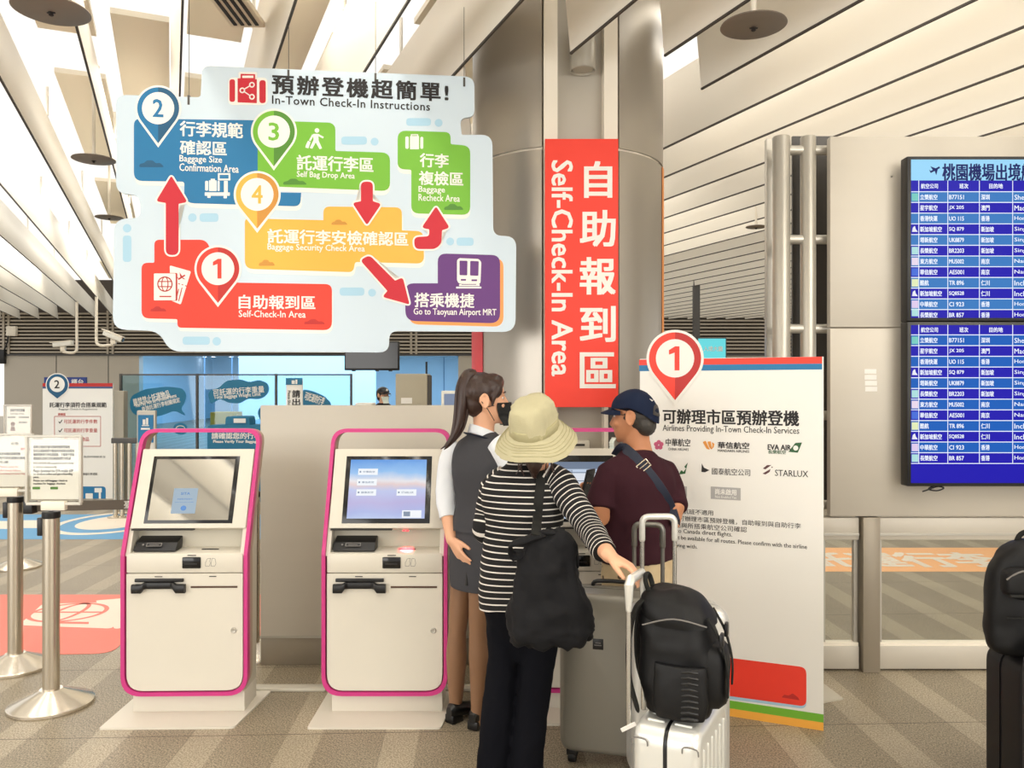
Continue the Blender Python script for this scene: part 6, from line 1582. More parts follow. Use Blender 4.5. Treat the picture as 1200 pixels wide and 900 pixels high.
def hat_skin(prof, seg=64, wob=0.006):
    bm = BM(); rows = []
    for r, z in prof:
        row = []
        for i in range(seg):
            t = 2 * PI * i / seg; k = min(1, max(0, (r - 0.09) / 0.05)); wv = wob * k * (math.sin(3 * t + 0.5) + 0.6 * math.sin(5 * t + 2)); rr = r * (1 + 0.08 * k * 0.5 * math.cos(2 * t))
            row.append(bm.verts.new(Vector((rr * math.cos(t), rr * (1.30 - 0.22 * k) * math.sin(t), z + wv))))
        rows.append(row)
    for a, b in zip(rows, rows[1:]):
        for i in range(seg): bm.faces.new((a[i], a[(i + 1) % seg], b[(i + 1) % seg], b[i]))
    bm.faces.new(rows[-1]); return bm, rows
bm, rows_ = hat_skin(prof); 
inner = [[bm.verts.new(v.co + Vector((0, 0, -0.004)) - Vector((v.co.x, v.co.y, 0)) * 0.01) for v in rows_[k]] for k in (0, 1, 2, 3, 4, 5)]
for a, b in zip(inner, inner[1:]):
    for i in range(64): bm.faces.new((b[i], b[(i + 1) % 64], a[(i + 1) % 64], a[i]))
for i in range(64): bm.faces.new((rows_[0][(i + 1) % 64], rows_[0][i], inner[0][i], inner[0][(i + 1) % 64]))
ruffle(bm, 0.004, 26)
for v in bm.verts:
    if v.co.z > 0.02: v.co += Vector((v.co.x, v.co.y, 0)) * 0.2 * noise.noise(Vector((v.co.x * 22, v.co.y * 22, v.co.z * 30)))
for v in bm.verts: v.co = HT @ v.co
ht = obj('bucket_hat', bm, HATM, wo, world=True, angle=60)
bm, _r = hat_skin([(0.094, 0.0), (0.0965, 0.002), (0.0935, 0.032), (0.0915, 0.034)], wob=0); ruffle(bm, 0.003, 40)
for v in bm.verts: v.co = HT @ v.co
obj('hat_band', bm, HATB, ht, world=True, angle=60)
bm = BM()
for k, rr in enumerate((0.112, 0.122, 0.132, 0.141, 0.149)):
    z = {0.112: -0.0115, 0.122: -0.0195, 0.132: -0.0295, 0.141: -0.0395, 0.149: -0.0485}[rr]
    tube(bm, [HT @ Vector((rr * (1 + 0.08 * min(1, max(0, (rr - 0.09) / 0.05)) * 0.5 * math.cos(2 * t)) * math.cos(t), rr * (1.30 - 0.22 * min(1, max(0, (rr - 0.09) / 0.05))) * (1 + 0.08 * min(1, max(0, (rr - 0.09) / 0.05)) * 0.5 * math.cos(2 * t)) * math.sin(t), z + 0.002 + 0.006 * min(1, max(0, (rr - 0.09) / 0.05)) * (math.sin(3 * t + 0.5) + 0.6 * math.sin(5 * t + 2)))) for t in [2 * PI * i / 64 for i in range(64)]], 0.0012, 5, closed=True)
obj('brim_stitching', bm, HATB, ht, world=True)

# ---- her tote bag ------------------------------------------------------------------------
tb_ = thing('tote_bag', 'slouchy black tote bag hanging on the strap of the person in striped shirt', 'bag', (P(645, 757, 2.93).x, 2.93, P(645, 757, 2.93).z))
rg = []
for y, cx_, hw_, hd_ in ((618, 637, 10, 0.02), (624, 639, 20, 0.03), (640, 640, 29, 0.048), (670, 641, 36, 0.062), (700, 644, 44, 0.072), (730, 646, 50, 0.076), (745, 646, 49, 0.066), (754, 644, 42, 0.045), (758, 642, 26, 0.02)):
    p = P(cx_, y, 2.93); rg.append((p, Vector((hw_ * 2.93 / F, 0, 0.006 if y > 700 else 0.004)), Vector((0, hd_, 0))))
bm = BM(); loft(bm, interp_rings(rg, 6), 44, ex=2.3)
ruffle(bm, 0.02, 10, 0.6); ruffle(bm, 0.016, 30, 0.3); obj('bag_body', bm, TOTE, tb_, world=True, angle=70)
bm = BM()
for pts, rr in (([P(634, 628, 2.91), P(612, 634, 2.89), P(598, 640, 2.90), P(602, 652, 2.93), P(618, 648, 2.92)], [0.02, 0.03, 0.012, 0.02, 0.015]), ([P(640, 624, 2.92), P(660, 626, 2.94), P(672, 640, 2.94), P(676, 662, 2.94)], [0.02, 0.03, 0.03, 0.012])):
    tube(bm, smooth_path(pts, 5), [rr[min(i // 5, len(rr) - 1)] + (rr[min(i // 5 + 1, len(rr) - 1)] - rr[min(i // 5, len(rr) - 1)]) * (i % 5) / 5 for i in range(5 * (len(pts) - 1) + 1)], 14, round_ends=True, flat=0.5)
ruffle(bm, 0.004, 20); obj('gathered_fold', bm, TOTE, tb_, world=True, angle=70)
def band(name, pts, half, th, m, root, seg_n=4):
    """a flat strap that keeps its broad side to the viewer"""
    q = smooth_path(pts, seg_n); rg = []
    for i, p in enumerate(q):
        t = (q[min(i + 1, len(q) - 1)] - q[max(i - 1, 0)]).normalized(); nn = Vector((0, -1, 0)); s_ = t.cross(nn).normalized(); n2 = s_.cross(t); rg.append((p, s_ * half, n2 * th))
    bm = BM(); loft(bm, rg, 16, ex=5); return obj(name, bm, m, root, world=True)
tW = bvh(shirtW)
sp = [on_surface(tW, px, py, 0.006, 3.1) for px, py in ((635, 551), (634, 560), (632.5, 575), (631, 590), (630, 604))] + [P(629, 616, 2.96), P(628, 627, 2.89)]
top_ = sp[0]; sp = [top_ + Vector((0.004, 0.10, 0.005)), top_ + Vector((0.003, 0.05, 0.018))] + sp
band('shoulder_strap', sp, 0.0185, 0.003, STRAPB, tb_)

# ---- man in a maroon shirt and navy cap ---------------------------------------------------
M0 = (0.572, 3.66); ym = math.radians(-30)
FM = Vector((math.sin(ym), math.cos(ym), 0)); RM = Vector((math.cos(ym), -math.sin(ym), 0))
ma = thing('person', 'person in navy cap and maroon shirt seen from behind in front of the tall standee', 'person', (M0[0], M0[1], 0))
HM = frameM(P(742, 490, 3.68), (-0.88, 0.475, -0.06))
trows = [(0.80, 0.178, 0.130), (0.86, 0.178, 0.130), (0.95, 0.176, 0.126), (1.05, 0.180, 0.124), (1.14, 0.190, 0.120), (1.195, 0.182, 0.102), (1.235, 0.145, 0.082), (1.27, 0.098, 0.07), (1.30, 0.062, 0.06)]
msL, meL, mwL = Vector((0.415, 3.575, 1.19)), P(705, 606, 3.53), P(686, 592, 3.68)
msR, meR, mwR = Vector((0.725, 3.75, 1.19)), P(793, 608, 3.64), Vector((0.60, 3.70, 0.99))
mL2, mL3 = msL + Vector((-0.022, -0.015, -0.09)), P(703, 597, 3.54)
mR2, mR3 = msR + Vector((0.018, -0.035, -0.09)), P(791, 596, 3.65)
bm = BM(); torso(bm, M0, RM, FM, [(0.7, 0.15, 0.11)] + [(r_[0], r_[1] - 0.014, r_[2] - 0.014) for r_ in trows], seg=28)
tube(bm, [P(748, 533, 3.70), P(746, 516, 3.69), P(745, 498, 3.685)], [0.068, 0.06, 0.06], 20, round_ends=True)
head(bm, HM)
for L_ in ((msL, mL2, mL3, meL, mwL), (msR, mR2, mR3, meR, mwR)): tube(bm, L_, [0.045, 0.045, 0.045, 0.044, 0.03], 18, round_ends=True)
hand(bm, mwL, Vector((-0.2, 0.75, 0.55)), (0.9, 0.1, 0.3), False, 1.0, (0.5, 0.6, 0.4), 0.03)
hand(bm, mwR, Vector((-0.7, 0.5, 0.3)), (-0.3, 0, 0.9), True, 1.0, (0.5, 0.6, 0.4), 0.03)
mlegs = [([M0[0] + s * RM.x * 0.09, M0[1] + s * RM.y * 0.09, z] for z in (0.78, 0.6, 0.45, 0.3, 0.1, 0.05)) for s in (-1, 1)]
mlegs = [[Vector(p) for p in L_] for L_ in mlegs]
for L_ in mlegs: tube(bm, L_, [0.085, 0.07, 0.056, 0.056, 0.04, 0.04], 18, round_ends=True)
obj('body', remesh(bm, 0.0055, 4), SKIN2, ma, world=True)
face_parts(HM, ma, brow=HAIRG)
bm = BM(); torso(bm, M0, RM, FM, trows, 0.004, seg=44, n=6)
for s0, s2, s3, sg in ((msL, mL2, mL3, 1), (msR, mR2, mR3, -1)):
    tube(bm, [s0 + RM * 0.09 * sg + Vector((0, 0, 0.045)), s0 + RM * 0.02 * sg + Vector((0, 0, 0.012)), s2, s3], [0.045, 0.058, 0.061, 0.062], 24)
tee = obj('tee_shirt', remesh(bm, 0.008, 10, 0.5, disp=0.006, dscale=10, dz=0.8), TEE, ma, world=True, angle=70)
def shorts_mat():
    m = bpy.data.materials.new('printed_khaki'); m.use_nodes = True; nt = m.node_tree; b = nt.nodes['Principled BSDF']; N = nt.nodes.new; L = nt.links.new
    tc = N('ShaderNodeTexCoord'); v = N('ShaderNodeTexVoronoi'); v.inputs['Scale'].default_value = 17; L(tc.outputs['Object'], v.inputs['Vector'])
    l_ = N('ShaderNodeMath'); l_.operation = 'LESS_THAN'; L(v.outputs['Distance'], l_.inputs[0]); l_.inputs[1].default_value = 0.17
    n_ = N('ShaderNodeTexNoise'); n_.inputs['Scale'].default_value = 9; L(tc.outputs['Object'], n_.inputs['Vector'])
    mx0 = N('ShaderNodeMixRGB'); L(n_.outputs[0], mx0.inputs[0]); mx0.inputs[1].default_value = lin((180, 156, 118)); mx0.inputs[2].default_value = lin((222, 202, 164))
    mx = N('ShaderNodeMixRGB'); L(l_.outputs[0], mx.inputs[0]); L(mx0.outputs[0], mx.inputs[1]); mx.inputs[2].default_value = lin((92, 74, 58)); L(mx.outputs[0], b.inputs['Base Color']); b.inputs['Roughness'].default_value = 0.85
    return m
bm = BM(); torso(bm, M0, RM, FM, [(0.62, 0.165, 0.12), (0.72, 0.175, 0.13), (0.82, 0.17, 0.126), (0.88, 0.16, 0.115)], seg=30)
for L_ in mlegs: tube(bm, [L_[0], L_[1], L_[2] + Vector((0, 0, -0.02))], [0.1, 0.094, 0.09], 22)
obj('printed_trousers', remesh(bm, 0.009, 4, disp=0.005, dscale=14), shorts_mat(), ma, world=True)
for L_ in mlegs:
    h_ = Vector((L_[-1].x - FM.x * 0.07, L_[-1].y - FM.y * 0.07, 0)); bm = BM(); shoe(bm, h_, FM, 0.27, heelh=0.012); obj('shoe', bm, SHOE, ma, world=True)
    bm = BM(); sole(bm, h_, FM, 0.27, heelh=0.012); obj('shoe_sole', bm, CABLE, ma, world=True)
bm = BM(); ellipsoid(bm, (0, -0.022, 0.02), (0.079, 0.09, 0.08)); ellipsoid(bm, (0, -0.06, -0.03), (0.064, 0.046, 0.055))
for v in bm.verts: v.co = HM @ v.co
obj('hair', remesh(bm, 0.006, 2, disp=0.002, dscale=90), HAIRG, ma, world=True)
def cap_pt(a, t, k=1.0):
    back = max(0, -math.sin(a)) ** 1.5; low = 0.048 - 0.078 * back; r = max(math.cos(t), 0.02) if t > 0.35 else (math.cos(t) - 0.08 * back * (1 - t / 0.35))
    return Vector((0.092 * r * k * math.cos(a), -0.014 + 0.114 * r * k * math.sin(a), low + (0.134 - low) * math.sin(t) * k))
def cap(HMx, root, logo=True, col=NAVY):
    bm = BM(); seg_ = 40; rows = []
    for k in range(10):
        t = k / 9 * PI / 2; row = []
        for i in range(seg_):
            row.append(bm.verts.new(cap_pt(2 * PI * i / seg_, t)))
        rows.append(row)
    for a, b in zip(rows, rows[1:]):
        for i in range(seg_): bm.faces.new((a[i], a[(i + 1) % seg_], b[(i + 1) % seg_], b[i]))
    bm.faces.new(rows[-1]); bm.faces.new(rows[0][::-1]); ruffle(bm, 0.0015, 30)
    lathe(bm, [(0.009, 0.0), (0.008, 0.004), (0.003, 0.006)], (0, -0.012, 0.128), 12)
    for v in bm.verts: v.co = HMx @ v.co
    c = obj('cap', bm, col, root, world=True, angle=60)
    bm = BM(); n = 20; g = []
    for o_ in (0, -0.004):
        G_ = []
        for j in range(8):
            row = []
            for i in range(n + 1):
                a = PI * (0.14 + 0.72 * i / n); r0x, r0y = 0.084, 0.1; ext = 0.066 * (j / 7) * math.sin((a - PI * 0.14) / 0.72 * 1.0) ** 0.6 if 0 < i < n else 0.0
                row.append(bm.verts.new(Vector((r0x * math.cos(a) * (1 + 0.08 * j / 7), -0.012 + r0y * math.sin(a) + ext, 0.05 + o_ - 0.016 * (math.cos(a)) ** 2 - 0.016 * (j / 7) ** 1.5))))
            G_.append(row)
        g.append(G_)
    for G_ in g:
        for j in range(7):
            for i in range(n): bm.faces.new((G_[j][i], G_[j][i + 1], G_[j + 1][i + 1], G_[j + 1][i]))
    for i in range(n):
        for j in (0, 7): bm.faces.new((g[0][j][i], g[0][j][i + 1], g[1][j][i + 1], g[1][j][i]))
    for v in bm.verts: v.co = HMx @ v.co
    obj('cap_visor', bm, col, c, world=True)
    return c
cp = cap(HM, ma)
# opening at the back of the cap with the hair showing, and its strap
bm = BM(); va, vb, vc, vd = [], [], [], []
for i in range(17):
    u = (i - 8) / 8; a = -PI / 2 + u * 0.5; t1 = 0.2 + 0.36 * math.sqrt(max(0, 1 - u * u)) + 0.002
    for k_, (V1, V2) in ((1.02, (va, vb)), (1.0, (vc, vd))): V1.append(bm.verts.new(HM @ cap_pt(a, t1, k_))); V2.append(bm.verts.new(HM @ cap_pt(a, 0.2, k_)))
for i in range(16): bm.faces.new((va[i], va[i + 1], vb[i + 1], vb[i])); bm.faces.new((vc[i + 1], vc[i], vd[i], vd[i + 1])); bm.faces.new((va[i + 1], va[i], vc[i], vc[i + 1])); bm.faces.new((vb[i], vb[i + 1], vd[i + 1], vd[i]))
obj('cap_opening', bm, HAIRG, cp, world=True)
bm = BM(); Lg = HM @ Vector((-0.03, -0.118, 0.078)); tube(bm, [HM @ cap_pt(-PI / 2 - q_, t_, 1.025) for q_, t_ in ((0.42, 0.72), (0.3, 0.66), (0.1, 0.70))], [0.001, 0.0028, 0.0008], 8, round_ends=True); obj('cap_mark', bm, BOARD_W, cp, world=True)
bm = BM()
for s in (-1, 1):
    tube(bm, [HM @ Vector(p) for p in ((s * 0.080, -0.02, 0.014), (s * 0.079, 0.03, 0.02), (s * 0.068, 0.092, 0.02))], 0.0018, 8)
    tube(bm, [HM @ Vector((s * 0.036 + 0.029 * math.cos(t), 0.104 - 0.012 * math.cos(t) * s * 1.0, 0.012 + 0.02 * math.sin(t))) for t in [2 * PI * i / 24 for i in range(24)]], 0.0014, 6, closed=True)
tube(bm, [HM @ Vector(p) for p in ((-0.008, 0.114, 0.016), (0.008, 0.114, 0.016))], 0.0014, 6); obj('glasses', bm, INK, ma, world=True)
bm = BM(); face_shell(bm, HM, -0.135, -0.085, 1.15, 0.010, nose=0.0); mk = obj('mask', bm, MASKW, ma, world=True, angle=60)
# strap of his shoulder bag
tM = bvh(tee)
sb = thing('crossbody_bag', 'navy crossbody strap with metal buckle over the maroon shirt', 'bag', (M0[0], M0[1], 0.8))
sp = [on_surface(tM, px, py, 0.004, 3.57) for px, py in ((739, 531), (746, 538), (755, 548), (764, 559), (773, 571), (781, 584), (787, 597), (791, 610))]
sp = [sp[0] + Vector((-0.05, 0.12, -0.02)), sp[0] + Vector((-0.03, 0.06, 0.02))] + sp + [sp[-1] + Vector((0.012, 0.06, -0.03)), sp[-1] + Vector((0.0, 0.14, -0.06))]
band('strap', sp, 0.023, 0.003, STRAPN, sb)
bm = BM(); c_ = on_surface(tM, 754, 546, 0.012, 3.56); t_ = Vector((0.62, 0.05, -0.78)).normalized(); s_ = Vector((0.78, 0, 0.62))
for a, b in (((-1, -1), (1, -1)), ((1, -1), (1, 1)), ((1, 1), (-1, 1)), ((-1, 1), (-1, -1))):
    tube(bm, [c_ + s_ * 0.027 * a[0] + t_ * 0.018 * a[1], c_ + s_ * 0.027 * b[0] + t_ * 0.018 * b[1]], 0.0035, 8, round_ends=True)
tube(bm, [c_ - s_ * 0.024, c_ + s_ * 0.024], 0.0028, 8); obj('buckle', bm, STEEL, sb, world=True)
bm = BM(); pb = Vector((M0[0], M0[1], 0.83)) + FM * 0.145 + RM * 0.12; Mb = frameM(pb, FM); box(bm, (-0.08, -0.02, -0.06), (0.06, 0.02, 0.06), M=Mb, bev=0.015); obj('pouch', bm, STRAPN, sb, world=True)
ph = thing('phone', 'dark phone held up in the left hand of the person in the maroon shirt', 'phone', mwL + Vector((-0.01, 0.09, 0.05)))
pM = frameM(mwL + Vector((0.02, 0.085, 0.085)), (-0.75, 0.6, 0.25)); bm = BM(); box(bm, (-0.005 - 0.032, -0.005, -0.075), (0.032, 0.005, 0.075), M=pM, bev=0.004); obj('casing', bm, BLACK, ph, world=True)
bm = BM(); box(bm, (-0.034, -0.0062, -0.07), (0.029, -0.0048, 0.07), M=pM); obj('screen', bm, KGLOSS, ph, world=True, smooth=False)

# ---- staff member far behind the partition -------------------------------------------------
S0 = P(449, 450, 12.0); ys = (0.72, -0.69, 0)
stf = thing('person', 'person in black cap and white mask far behind the grey partition', 'person', (S0.x, 12.0, 0))
HS = frameM((S0.x, 12.0, 1.425), ys); FS = Vector(ys).normalized(); RS = Vector((FS.y, -FS.x, 0))
bm = BM(); head(bm, HS); tube(bm, [(S0.x, 12.0, 1.24), (S0.x, 12, 1.38)], [0.07, 0.052], 14, round_ends=True)
torso(bm, (S0.x, 12.0), RS, FS, [(0.75, 0.15, 0.1), (0.95, 0.14, 0.1), (1.15, 0.17, 0.11), (1.24, 0.16, 0.08), (1.3, 0.07, 0.06)], seg=20)
for s in (-1, 1):
    b0 = Vector((S0.x, 12.0, 0)) + RS * s * 0.09; tube(bm, [b0 + Vector((0, 0, z)) for z in (0.8, 0.45, 0.08)], [0.085, 0.058, 0.04], 12, round_ends=True)
    a0 = Vector((S0.x, 12.0, 1.2)) + RS * s * 0.185; a2 = a0 + FS * 0.2 + Vector((0, 0, -0.32)); tube(bm, [a0, a0 + Vector((0, 0, -0.26)) + RS * s * 0.02, a2], [0.045, 0.04, 0.028], 12, round_ends=True); hand(bm, a2, FS, (0, 0, -1), s > 0)
obj('body', remesh(bm, 0.009, 3), SKIN, stf, world=True); face_parts(HS, stf)
bm = BM(); torso(bm, (S0.x, 12.0), RS, FS, [(0.72, 0.165, 0.115), (0.95, 0.155, 0.115), (1.15, 0.185, 0.125), (1.25, 0.172, 0.095), (1.315, 0.078, 0.068)], seg=24)
for s in (-1, 1):
    a0 = Vector((S0.x, 12.0, 1.2)) + RS * s * 0.185; tube(bm, [a0 - RS * s * 0.05, a0, a0 + Vector((0, 0, -0.24)) + RS * s * 0.02], [0.06, 0.06, 0.052], 12, round_ends=True)
obj('jacket', remesh(bm, 0.012, 3), TROU, stf, world=True)
bm = BM()
for s in (-1, 1):
    b0 = Vector((S0.x, 12.0, 0)) + RS * s * 0.09; tube(bm, [b0 + Vector((0, 0, z)) for z in (0.85, 0.45, 0.06)], [0.1, 0.072, 0.06], 14)
obj('trousers', bm, TROU, stf, world=True)
for s in (-1, 1):
    h_ = Vector((S0.x, 12.0, 0)) + RS * s * 0.09 - FS * 0.07; bm = BM(); shoe(bm, h_, FS, 0.26, heelh=0.01); sole(bm, h_, FS, 0.26, heelh=0.01); obj('shoe', bm, SHOE, stf, world=True)
bm = BM(); ellipsoid(bm, (0, -0.022, 0.03), (0.082, 0.092, 0.085)); ellipsoid(bm, (0, -0.06, -0.02), (0.066, 0.046, 0.065))
for v in bm.verts: v.co = HS @ v.co
obj('hair', bm, HAIRB, stf, world=True)
cc_ = cap(HS, stf, col=BLACK); bm = BM(); ellipsoid(bm, (0, 0.094, 0.085), (0.02, 0.006, 0.02))
for v in bm.verts: v.co = HS @ v.co
obj('cap_mark', bm, BOARD_W, cc_, world=True)
bm = BM(); face_shell(bm, HS, -0.115, -0.012, 1.25, 0.006, nose=0.02); obj('mask', bm, MASKW, stf, world=True, angle=60)
bm = BM()
for s in (-1, 1): tube(bm, [HS @ Vector((s * 0.036 + 0.029 * math.cos(t), 0.104, 0.012 + 0.02 * math.sin(t))) for t in [2 * PI * i / 20 for i in range(20)]], 0.002, 6, closed=True)
obj('glasses', bm, INK, stf, world=True)

# ------------------------------------------------------------------ luggage
GREYC = mat('suitcase_grey', (140, 136, 126), 0.38, metal=0.35, var=0.04, vscale=5)
SILV = mat('suitcase_silver', (206, 205, 200), 0.32, metal=0.5)
SILW = mat('suitcase_pale_silver', (226, 226, 220), 0.3, metal=0.4)
NIGHT = mat('suitcase_black', (22, 21, 23), 0.5, var=0.1, vscale=40, spec=0.35)
PLUM = mat('suitcase_dark_plum', (28, 24, 36), 0.45, spec=0.35)
CHROME = mat('tube_chrome', (198, 196, 190), 0.22, metal=0.9)
TUBEG = mat('tube_grey', (128, 126, 120), 0.3, metal=0.8)


def outline(W, z0, z1, r, n=6): return rpoly([(-W / 2, z0), (W / 2, z0), (W / 2, z1), (-W / 2, z1)], r, n)
def shell_half(bm, W, z0, z1, r, y0, y1, er=0.03):
    """half of a hard case: face at y0, open edge at y1"""
    sg = 1 if y1 > y0 else -1; L = []
    for t in range(7):
        a = t / 6 * PI / 2; ins = er * (1 - math.sin(a)); yy = y0 + sg * er * (1 - math.cos(a))
        L.append([bm.verts.new((p.x, yy, p.y)) for p in outline(W - 2 * ins, z0 + ins, z1 - ins, max(0.01, r - ins))])
    L.append([bm.verts.new((p.x, y1, p.y)) for p in outline(W, z0, z1, r)])
    n = len(L[0])
    for a, b in zip(L, L[1:]):
        for i in range(n): bm.faces.new((a[i], a[(i + 1) % n], b[(i + 1) % n], b[i]))
    bm.faces.new(L[0]); bm.faces.new(L[-1][::-1])
def suitcase(label, loc, rz, W, T, H, m, tubes, rib=0, name='suitcase', zw=0.055, handle=None, seam=0.5, badge=None):
    """x across, y through the thickness (front face at -T/2), standing on four wheels"""
    t = thing(name, label, 'suitcase', loc, rz); ys = -T / 2 + T * seam; r = 0.065
    bm = BM(); shell_half(bm, W, zw, H, r, -T / 2, ys - 0.007); obj('front_shell', bm, m, t, angle=40)
    bm = BM(); shell_half(bm, W, zw, H, r, T / 2, ys + 0.007); obj('back_shell', bm, m, t, angle=40)
    bm = BM(); A_ = [bm.verts.new((p.x, ys - 0.008, p.y)) for p in outline(W - 0.008, zw + 0.004, H - 0.004, r)]; B_ = [bm.verts.new((p.x, ys + 0.008, p.y)) for p in outline(W - 0.008, zw + 0.004, H - 0.004, r)]
    bm.faces.new(A_); bm.faces.new(B_[::-1])
    for i in range(len(A_)): j = (i + 1) % len(A_); bm.faces.new((A_[i], B_[i], B_[j], A_[j]))
    obj('seam_band', bm, BLACK, t, angle=40)
    for sx in (-1, 1):
        for sy in (-1, 1):
            bm = BM(); x, y = sx * (W / 2 - 0.05), sy * (T / 2 - 0.045)
            M_ = Matrix.Translation((x, y, 0.026)) @ Matrix.Rotation(PI / 2, 4, 'Y')
            lathe(bm, [(0.012, -0.017), (0.024, -0.016), (0.026, -0.01), (0.026, 0.01), (0.024, 0.016), (0.012, 0.017)], (0, 0, 0), 24, M=M_)
            wl = obj('wheel', bm, CABLE, t); bm = BM(); box(bm, (x - 0.024, y - 0.022, 0.03), (x + 0.024, y + 0.022, zw + 0.01), bev=0.008); obj('wheel_fork', bm, BLACK, wl)
    if rib:
        bm = BM()
        for k in range(rib):
            x = -W / 2 + r * 0.8 + (W - 1.6 * r) * k / (rib - 1)
            for y in (-T / 2, T / 2): tube(bm, [(x, y, zw + r), (x, y, H - r)], 0.005, 8, round_ends=True)
            tube(bm, [(x, y2, H) for y2 in (-T / 2 + 0.04, ys - 0.02)], 0.005, 8, round_ends=True); tube(bm, [(x, y2, H) for y2 in (ys + 0.02, T / 2 - 0.04)], 0.005, 8, round_ends=True)
        obj('rib', bm, m, t)
    if handle:
        hx, hy, hw_, hz, gm = handle; bm = BM()
        for s in (-1, 1): cyl(bm, (hx + s * hw_, hy, H - 0.03), (hx + s * hw_, hy, hz - 0.02), 0.009, seg=14)
        obj('telescopic_tube', bm, tubes, t)
        bm = BM(); pts = rpoly([(-hw_, hz - 0.09), (-hw_, hz), (hw_, hz), (hw_, hz - 0.09)], [0, 0.03, 0.03, 0], 6)
        tube(bm, [(hx + p.x, hy, p.y) for p in pts], 0.0125, 14, round_ends=True); obj('handle_grip', bm, gm, t)
    bm = BM(); tube(bm, smooth_path([(-0.09, ys + 0.04, H - 0.004), (-0.07, ys + 0.04, H + 0.02), (0.07, ys + 0.04, H + 0.02), (0.09, ys + 0.04, H - 0.004)], 4), 0.009, 10, flat=1.3); obj('carry_handle', bm, BLACK, t)
    if badge:
        bx, bz, bw, bh = badge; bm = BM(); box(bm, (bx - bw, -T / 2 - 0.003, bz - bh), (bx + bw, -T / 2 + 0.002, bz + bh), bev=0.001); b_ = obj('badge', bm, BLACK, t)
        bm = BM(); box(bm, (bx - bw * 0.7, -T / 2 - 0.0042, bz - 0.006), (bx + bw * 0.7, -T / 2 - 0.0028, bz - 0.002)); box(bm, (bx - bw * 0.5, -T / 2 - 0.0042, bz + 0.004), (bx + bw * 0.5, -T / 2 - 0.0028, bz + 0.007)); obj('badge_mark', bm, INKG, b_, smooth=False)
    return t
# big grey case: its front face runs from (0.183, 3.06) to the right and towards the viewer
rz = math.radians(-14); Wg, Tg = 0.42, 0.20; cg, sg_ = math.cos(rz), math.sin(rz)
p0 = Vector((0.197, 3.37, 0)); ux = Vector((cg, sg_, 0)); uy = Vector((-sg_, cg, 0))
ctr = p0 + ux * (Wg / 2) + uy * (Tg / 2)
suitcase('large grey hard suitcase with a black badge, partly behind the tote bag', ctr, rz, Wg, Tg, 0.722, GREYC, TUBEG, handle=(0.15, Tg / 2 - 0.05, 0.06, 1.0, TUBEG), badge=(-0.045, 0.52, 0.022, 0.022), seam=0.62)
suitcase('silver suitcase with rounded edge and pale handle standing behind the black backpack', (0.650, 3.155, 0), math.radians(3), 0.38, 0.17, 0.735, SILV, CHROME, handle=(-0.062, 0.055, 0.066, 1.07, SILW), seam=0.45)
# small pale case, narrow end to the viewer
rzc = math.radians(-27.4)
cab = suitcase('small pale silver ribbed suitcase with a black central seam under the backpack', (0.558, 2.645, 0), rzc + PI / 2, 0.37, 0.215, 0.532, SILW, CHROME, rib=6, seam=0.5)
bm = BM(); Mc = WM[cab.name]
g0 = P(737, 682, 2.58)
gdir = Vector((0.46, 0.888, 0))
for k in (0, 1):
    b0 = g0 + gdir * 0.15 * k; cyl(bm, (b0.x, b0.y, 0.5), (b0.x, b0.y, g0.z - 0.01), 0.0085, seg=14)
obj('telescopic_tube', bm, CHROME, cab, world=True)
bm = BM(); tube(bm, [g0 + Vector((0, 0, -0.09)), g0 + Vector((0, 0, -0.01)), g0 + gdir * 0.02 + Vector((0, 0, 0.004)), g0 + gdir * 0.13 + Vector((0, 0, 0.004)), g0 + gdir * 0.15 + Vector((0, 0, -0.01)), g0 + gdir * 0.15 + Vector((0, 0, -0.09))], [0.010, 0.0155, 0.0155, 0.014, 0.0145, 0.010], 16, round_ends=True); obj('handle_grip', bm, SILW, cab, world=True)
bm = BM(); q_ = P(729, 858, 2.50); box(bm, (0, -0.001, 0), (0.05, 0.001, 0.016), M=Matrix.Translation(q_) @ Matrix.Rotation(-0.45, 4, 'Y') @ Matrix.Rotation(0.4, 4, 'X')); obj('paper_tag', bm, BOARD_W, cab, world=True, smooth=False)
bm = BM()
for x in (-0.08, 0.08): tube(bm, smooth_path([Mc @ Vector((-0.188, x - 0.025, 0.47)), Mc @ Vector((-0.191, x - 0.02, 0.49)), Mc @ Vector((-0.191, x + 0.02, 0.49)), Mc @ Vector((-0.188, x + 0.025, 0.47))], 3), 0.0022, 6)
obj('corner_line', bm, INKG, cab, world=True)

def backpack(label, base, fwd, rows, strap=True, name='backpack', side_detail=True, group=None):
    """rows (height, half width, half depth, shift across); fwd = out of the front pocket"""
    t = thing(name, label, 'backpack', base); f = Vector(fwd).normalized(); r = f.cross(Vector((0, 0, 1))).normalized(); B0 = Vector(base)
    rg = [(B0 + Vector((0, 0, z)) + r * sh + f * sf, r * hw_, f * hd_) for z, hw_, hd_, sh, sf in rows]
    bm = BM(); loft(bm, interp_rings(rg, 6), 44, ex=2.7); ruffle(bm, 0.009, 9); ruffle(bm, 0.003, 30); obj('pack_body', bm, PACK, t, world=True, angle=70)
    return t, f, r, B0
